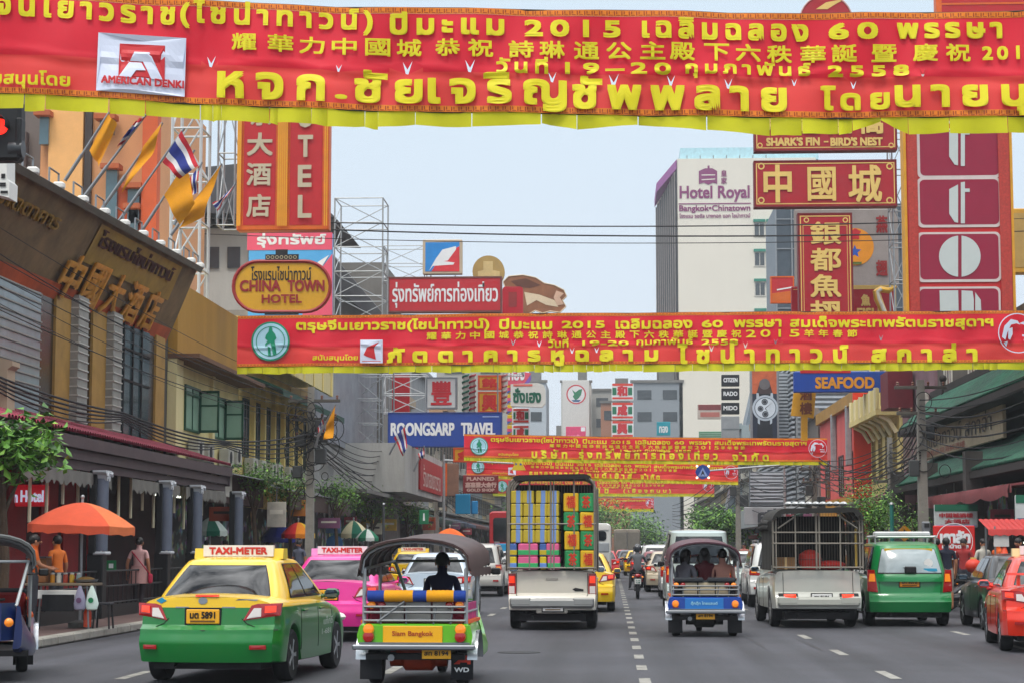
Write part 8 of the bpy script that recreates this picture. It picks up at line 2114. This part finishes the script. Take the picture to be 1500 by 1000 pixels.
# loudspeaker horn and small street clutter
p = W(480, 690, 70)
o = thing("horn_loudspeaker", "grey horn loudspeaker under the cables beyond the utility pole", "loudspeaker", p); MB().use(GALV, True).lathe([(.26, -.3), (.15, -.18), (.07, 0), (.07, .16)], (0, 0, 0), 18, 'y').obj("horn", o); MB().use(STEEL).tube([(0, .1, 0), (0, .3, -.1)], .03, 6).obj("bracket", o)
p = W(490, 788, 78)
o = thing("arched_notice", "blue arched notice board with a white print on the left pavement", "notice board", (p.x, 78, .15)); q = MB().use(mat('#2a5a86', rough=.5)); put_poly(q, rrect(-.32, 1.0, .32, 1.95, .28), 0, .06); q.obj("board", o); q = MB().use(WT); put_poly(q, rrect(-.2, 1.2, .2, 1.5, .05), -.01); q.obj("print", o); MB().use(STEEL).box((0, .03, .5), (.5, .05, 1.0)).obj("stand", o)
for i, px in enumerate((500, 520, 540, 560, 585)):
 Y = 84 + i * 3; o = thing("barrier", "section of grey pavement railing, %s along the left kerb" % ["nearest", "second", "third", "fourth", "farthest"][i], "barrier", (-9.8, Y, .15), 0, "pavement railings")
 q = MB().use(GALV); q.tube([(0, 0, 0), (0, 0, 1.0), (0, 2.6, 1.0), (0, 2.6, 0)], .03, 6); q.obj("frame", o)
 for k in range(8): MB().use(GALV).tube([(0, .3 + k * .29, .12), (0, .3 + k * .29, .98)], .014, 5).obj("rail_bar", o)
# goods and lightboxes in the shop fronts
rn = random.Random(8)
hues = [('#a3452a', 'rust red'), ('#c9a13a', 'golden'), ('#4a6a8f', 'steel blue'), ('#b9b2a4', 'off white'), ('#5a7a4a', 'leaf green'), ('#8f2a3a', 'wine red'), ('#c97a2a', 'orange'), ('#3a4a5a', 'slate'), ('#c9c0aa', 'cream'), ('#7a4a6a', 'plum')]
ORD = ['nearest', 'second', 'third', 'fourth', 'fifth', 'sixth', 'seventh', 'eighth', 'ninth', 'tenth', 'eleventh', 'twelfth', 'thirteenth', 'fourteenth', 'fifteenth', 'farthest']
for side in (-1, 1):
 for i in range(16):
  Y = (57 + i * 6.0) if side < 0 else (56 + i * 6.2)
  h, nm = hues[(i * 3 + (0 if side < 0 else 5)) % 10]
  z = rn.uniform(2.2, 3.0); w_, hh = rn.uniform(.5, .9), rn.uniform(.35, .8)
  x = side * rn.uniform(10.4, 11.4)
  o = thing("hanging_shop_sign", "%s hanging sign along the %s pavement, a small %s panel" % (ORD[i], "left" if side < 0 else "right", nm), "sign", (x, Y, z), 0, "small signs over the pavements")
  bx("panel", o, mat(h, rough=.5, var=.25, scale=4), ((0, 0, hh / 2), (w_, .12, hh)), bev=.01)
  bx("print", o, mat('#d9d2c2' if i % 2 else '#3a2a22', rough=.6), ((0, -.066, hh * .6), (w_ * .7, .008, hh * .18)))
  MB().use(STEEL).tube([(0, 0, hh), (0, 0, hh + .5)], .015, 5).obj("hanger", o)
for side in (-1, 1):
 for i in range(14):
  Y = (58 + i * 5.2) if side < 0 else (57 + i * 5.4)
  h, nm = hues[(i * 7 + 2) % 10]
  o = thing("goods_table", "%s pavement table along the %s kerb, heaped with %s goods" % (ORD[i], "left" if side < 0 else "right", nm), "table", (side * rn.uniform(10.6, 11.6), Y, .15), 0, "tables of goods on the pavements")
  bx("table_top", o, mat('#6b5a46', rough=.8, var=.2), ((0, 0, .72), (1.2, .9, .05)))
  for a in (-.5, .5):
   for b in (-.38, .38): MB().use(STEEL).tube([(a, b, 0), (a, b, .7)], .02, 5).obj("leg", o)
  q = MB().use(mat(h, rough=.7, var=.5, scale=9, bump=.4), True)
  for k in range(7): q.box((rn.uniform(-.45, .45), rn.uniform(-.3, .3), .75 + rn.uniform(.05, .25)), (rn.uniform(.15, .35), rn.uniform(.15, .35), rn.uniform(.15, .5)), bev=.02)
  q.obj("goods", o)
# parked motorcycles and more people by the kerbs
for i, (x, y, rz, lb) in enumerate(((8.95, 46.8, 70, "scooter parked at the right kerb beside the red stall board"), (9.0, 48.4, 75, "second scooter parked at the right kerb, just past the first"), (9.0, 52.5, 80, "scooter parked at the right kerb behind the green minivan"), (-8.8, 58.0, -75, "scooter parked at the left kerb near the green and white parasol"))):
 copy_thing(m, lb, (x, y, 0), R(rz))
for px, Y, rz, sh, lg, lb in ((1412, 50, 150, '#8f2a2a', '#2a2c34', "shopper in a red top between the red stall board and the roast stall"), (1440, 52, 200, '#b9b4a8', '#3a3f55', "shopper in a white shirt left of the roast stall"), (1462, 49, 120, '#c8561c', '#2a2a2e', "orange shirted vendor at the left end of the roast stall counter"), (1358, 60, 30, '#3f5a7a', '#2a2a2e', "person in a blue shirt under the meter cabinet"), (1232, 84, 170, '#a8a49a', '#33343c', "walker in a pale shirt between the two caged vehicles"), (330, 57, 190, '#7a3a30', '#24252c', "person in a brown red top beside the fourth black column"), (480, 80, 170, '#c9c4ba', '#2c3340', "walker in white past the arched notice board"), (528, 84, 20, '#3a4a7a', '#22242a', "walker in blue under the green and cream parasol"), (84, 38.5, 60, '#d8702a', '#3a3a40', "second stall worker in bright orange beside the display case")):
 person(lb, (g(px, Y), Y, .15), R(rz), None, shirt=sh, legs=lg, sleeve=.45)
# ---------------------------------------------------------------- the hazy air of the street
hz = bpy.data.materials.new("mat_haze"); hz.use_nodes = True
n, l = hz.node_tree.nodes, hz.node_tree.links
n.remove(n["Principled BSDF"])
pv = n.new("ShaderNodeVolumePrincipled")
pv.inputs["Color"].default_value = (.86, .90, .95, 1); pv.inputs["Density"].default_value = 0.0004; pv.inputs["Anisotropy"].default_value = 0.2
l.new(pv.outputs[0], n["Material Output"].inputs["Volume"])
q = MB().use(hz); q.box((0, 1190, 30), (1900, 2700, 64)); tag(q.obj("haze"), kind='stuff')
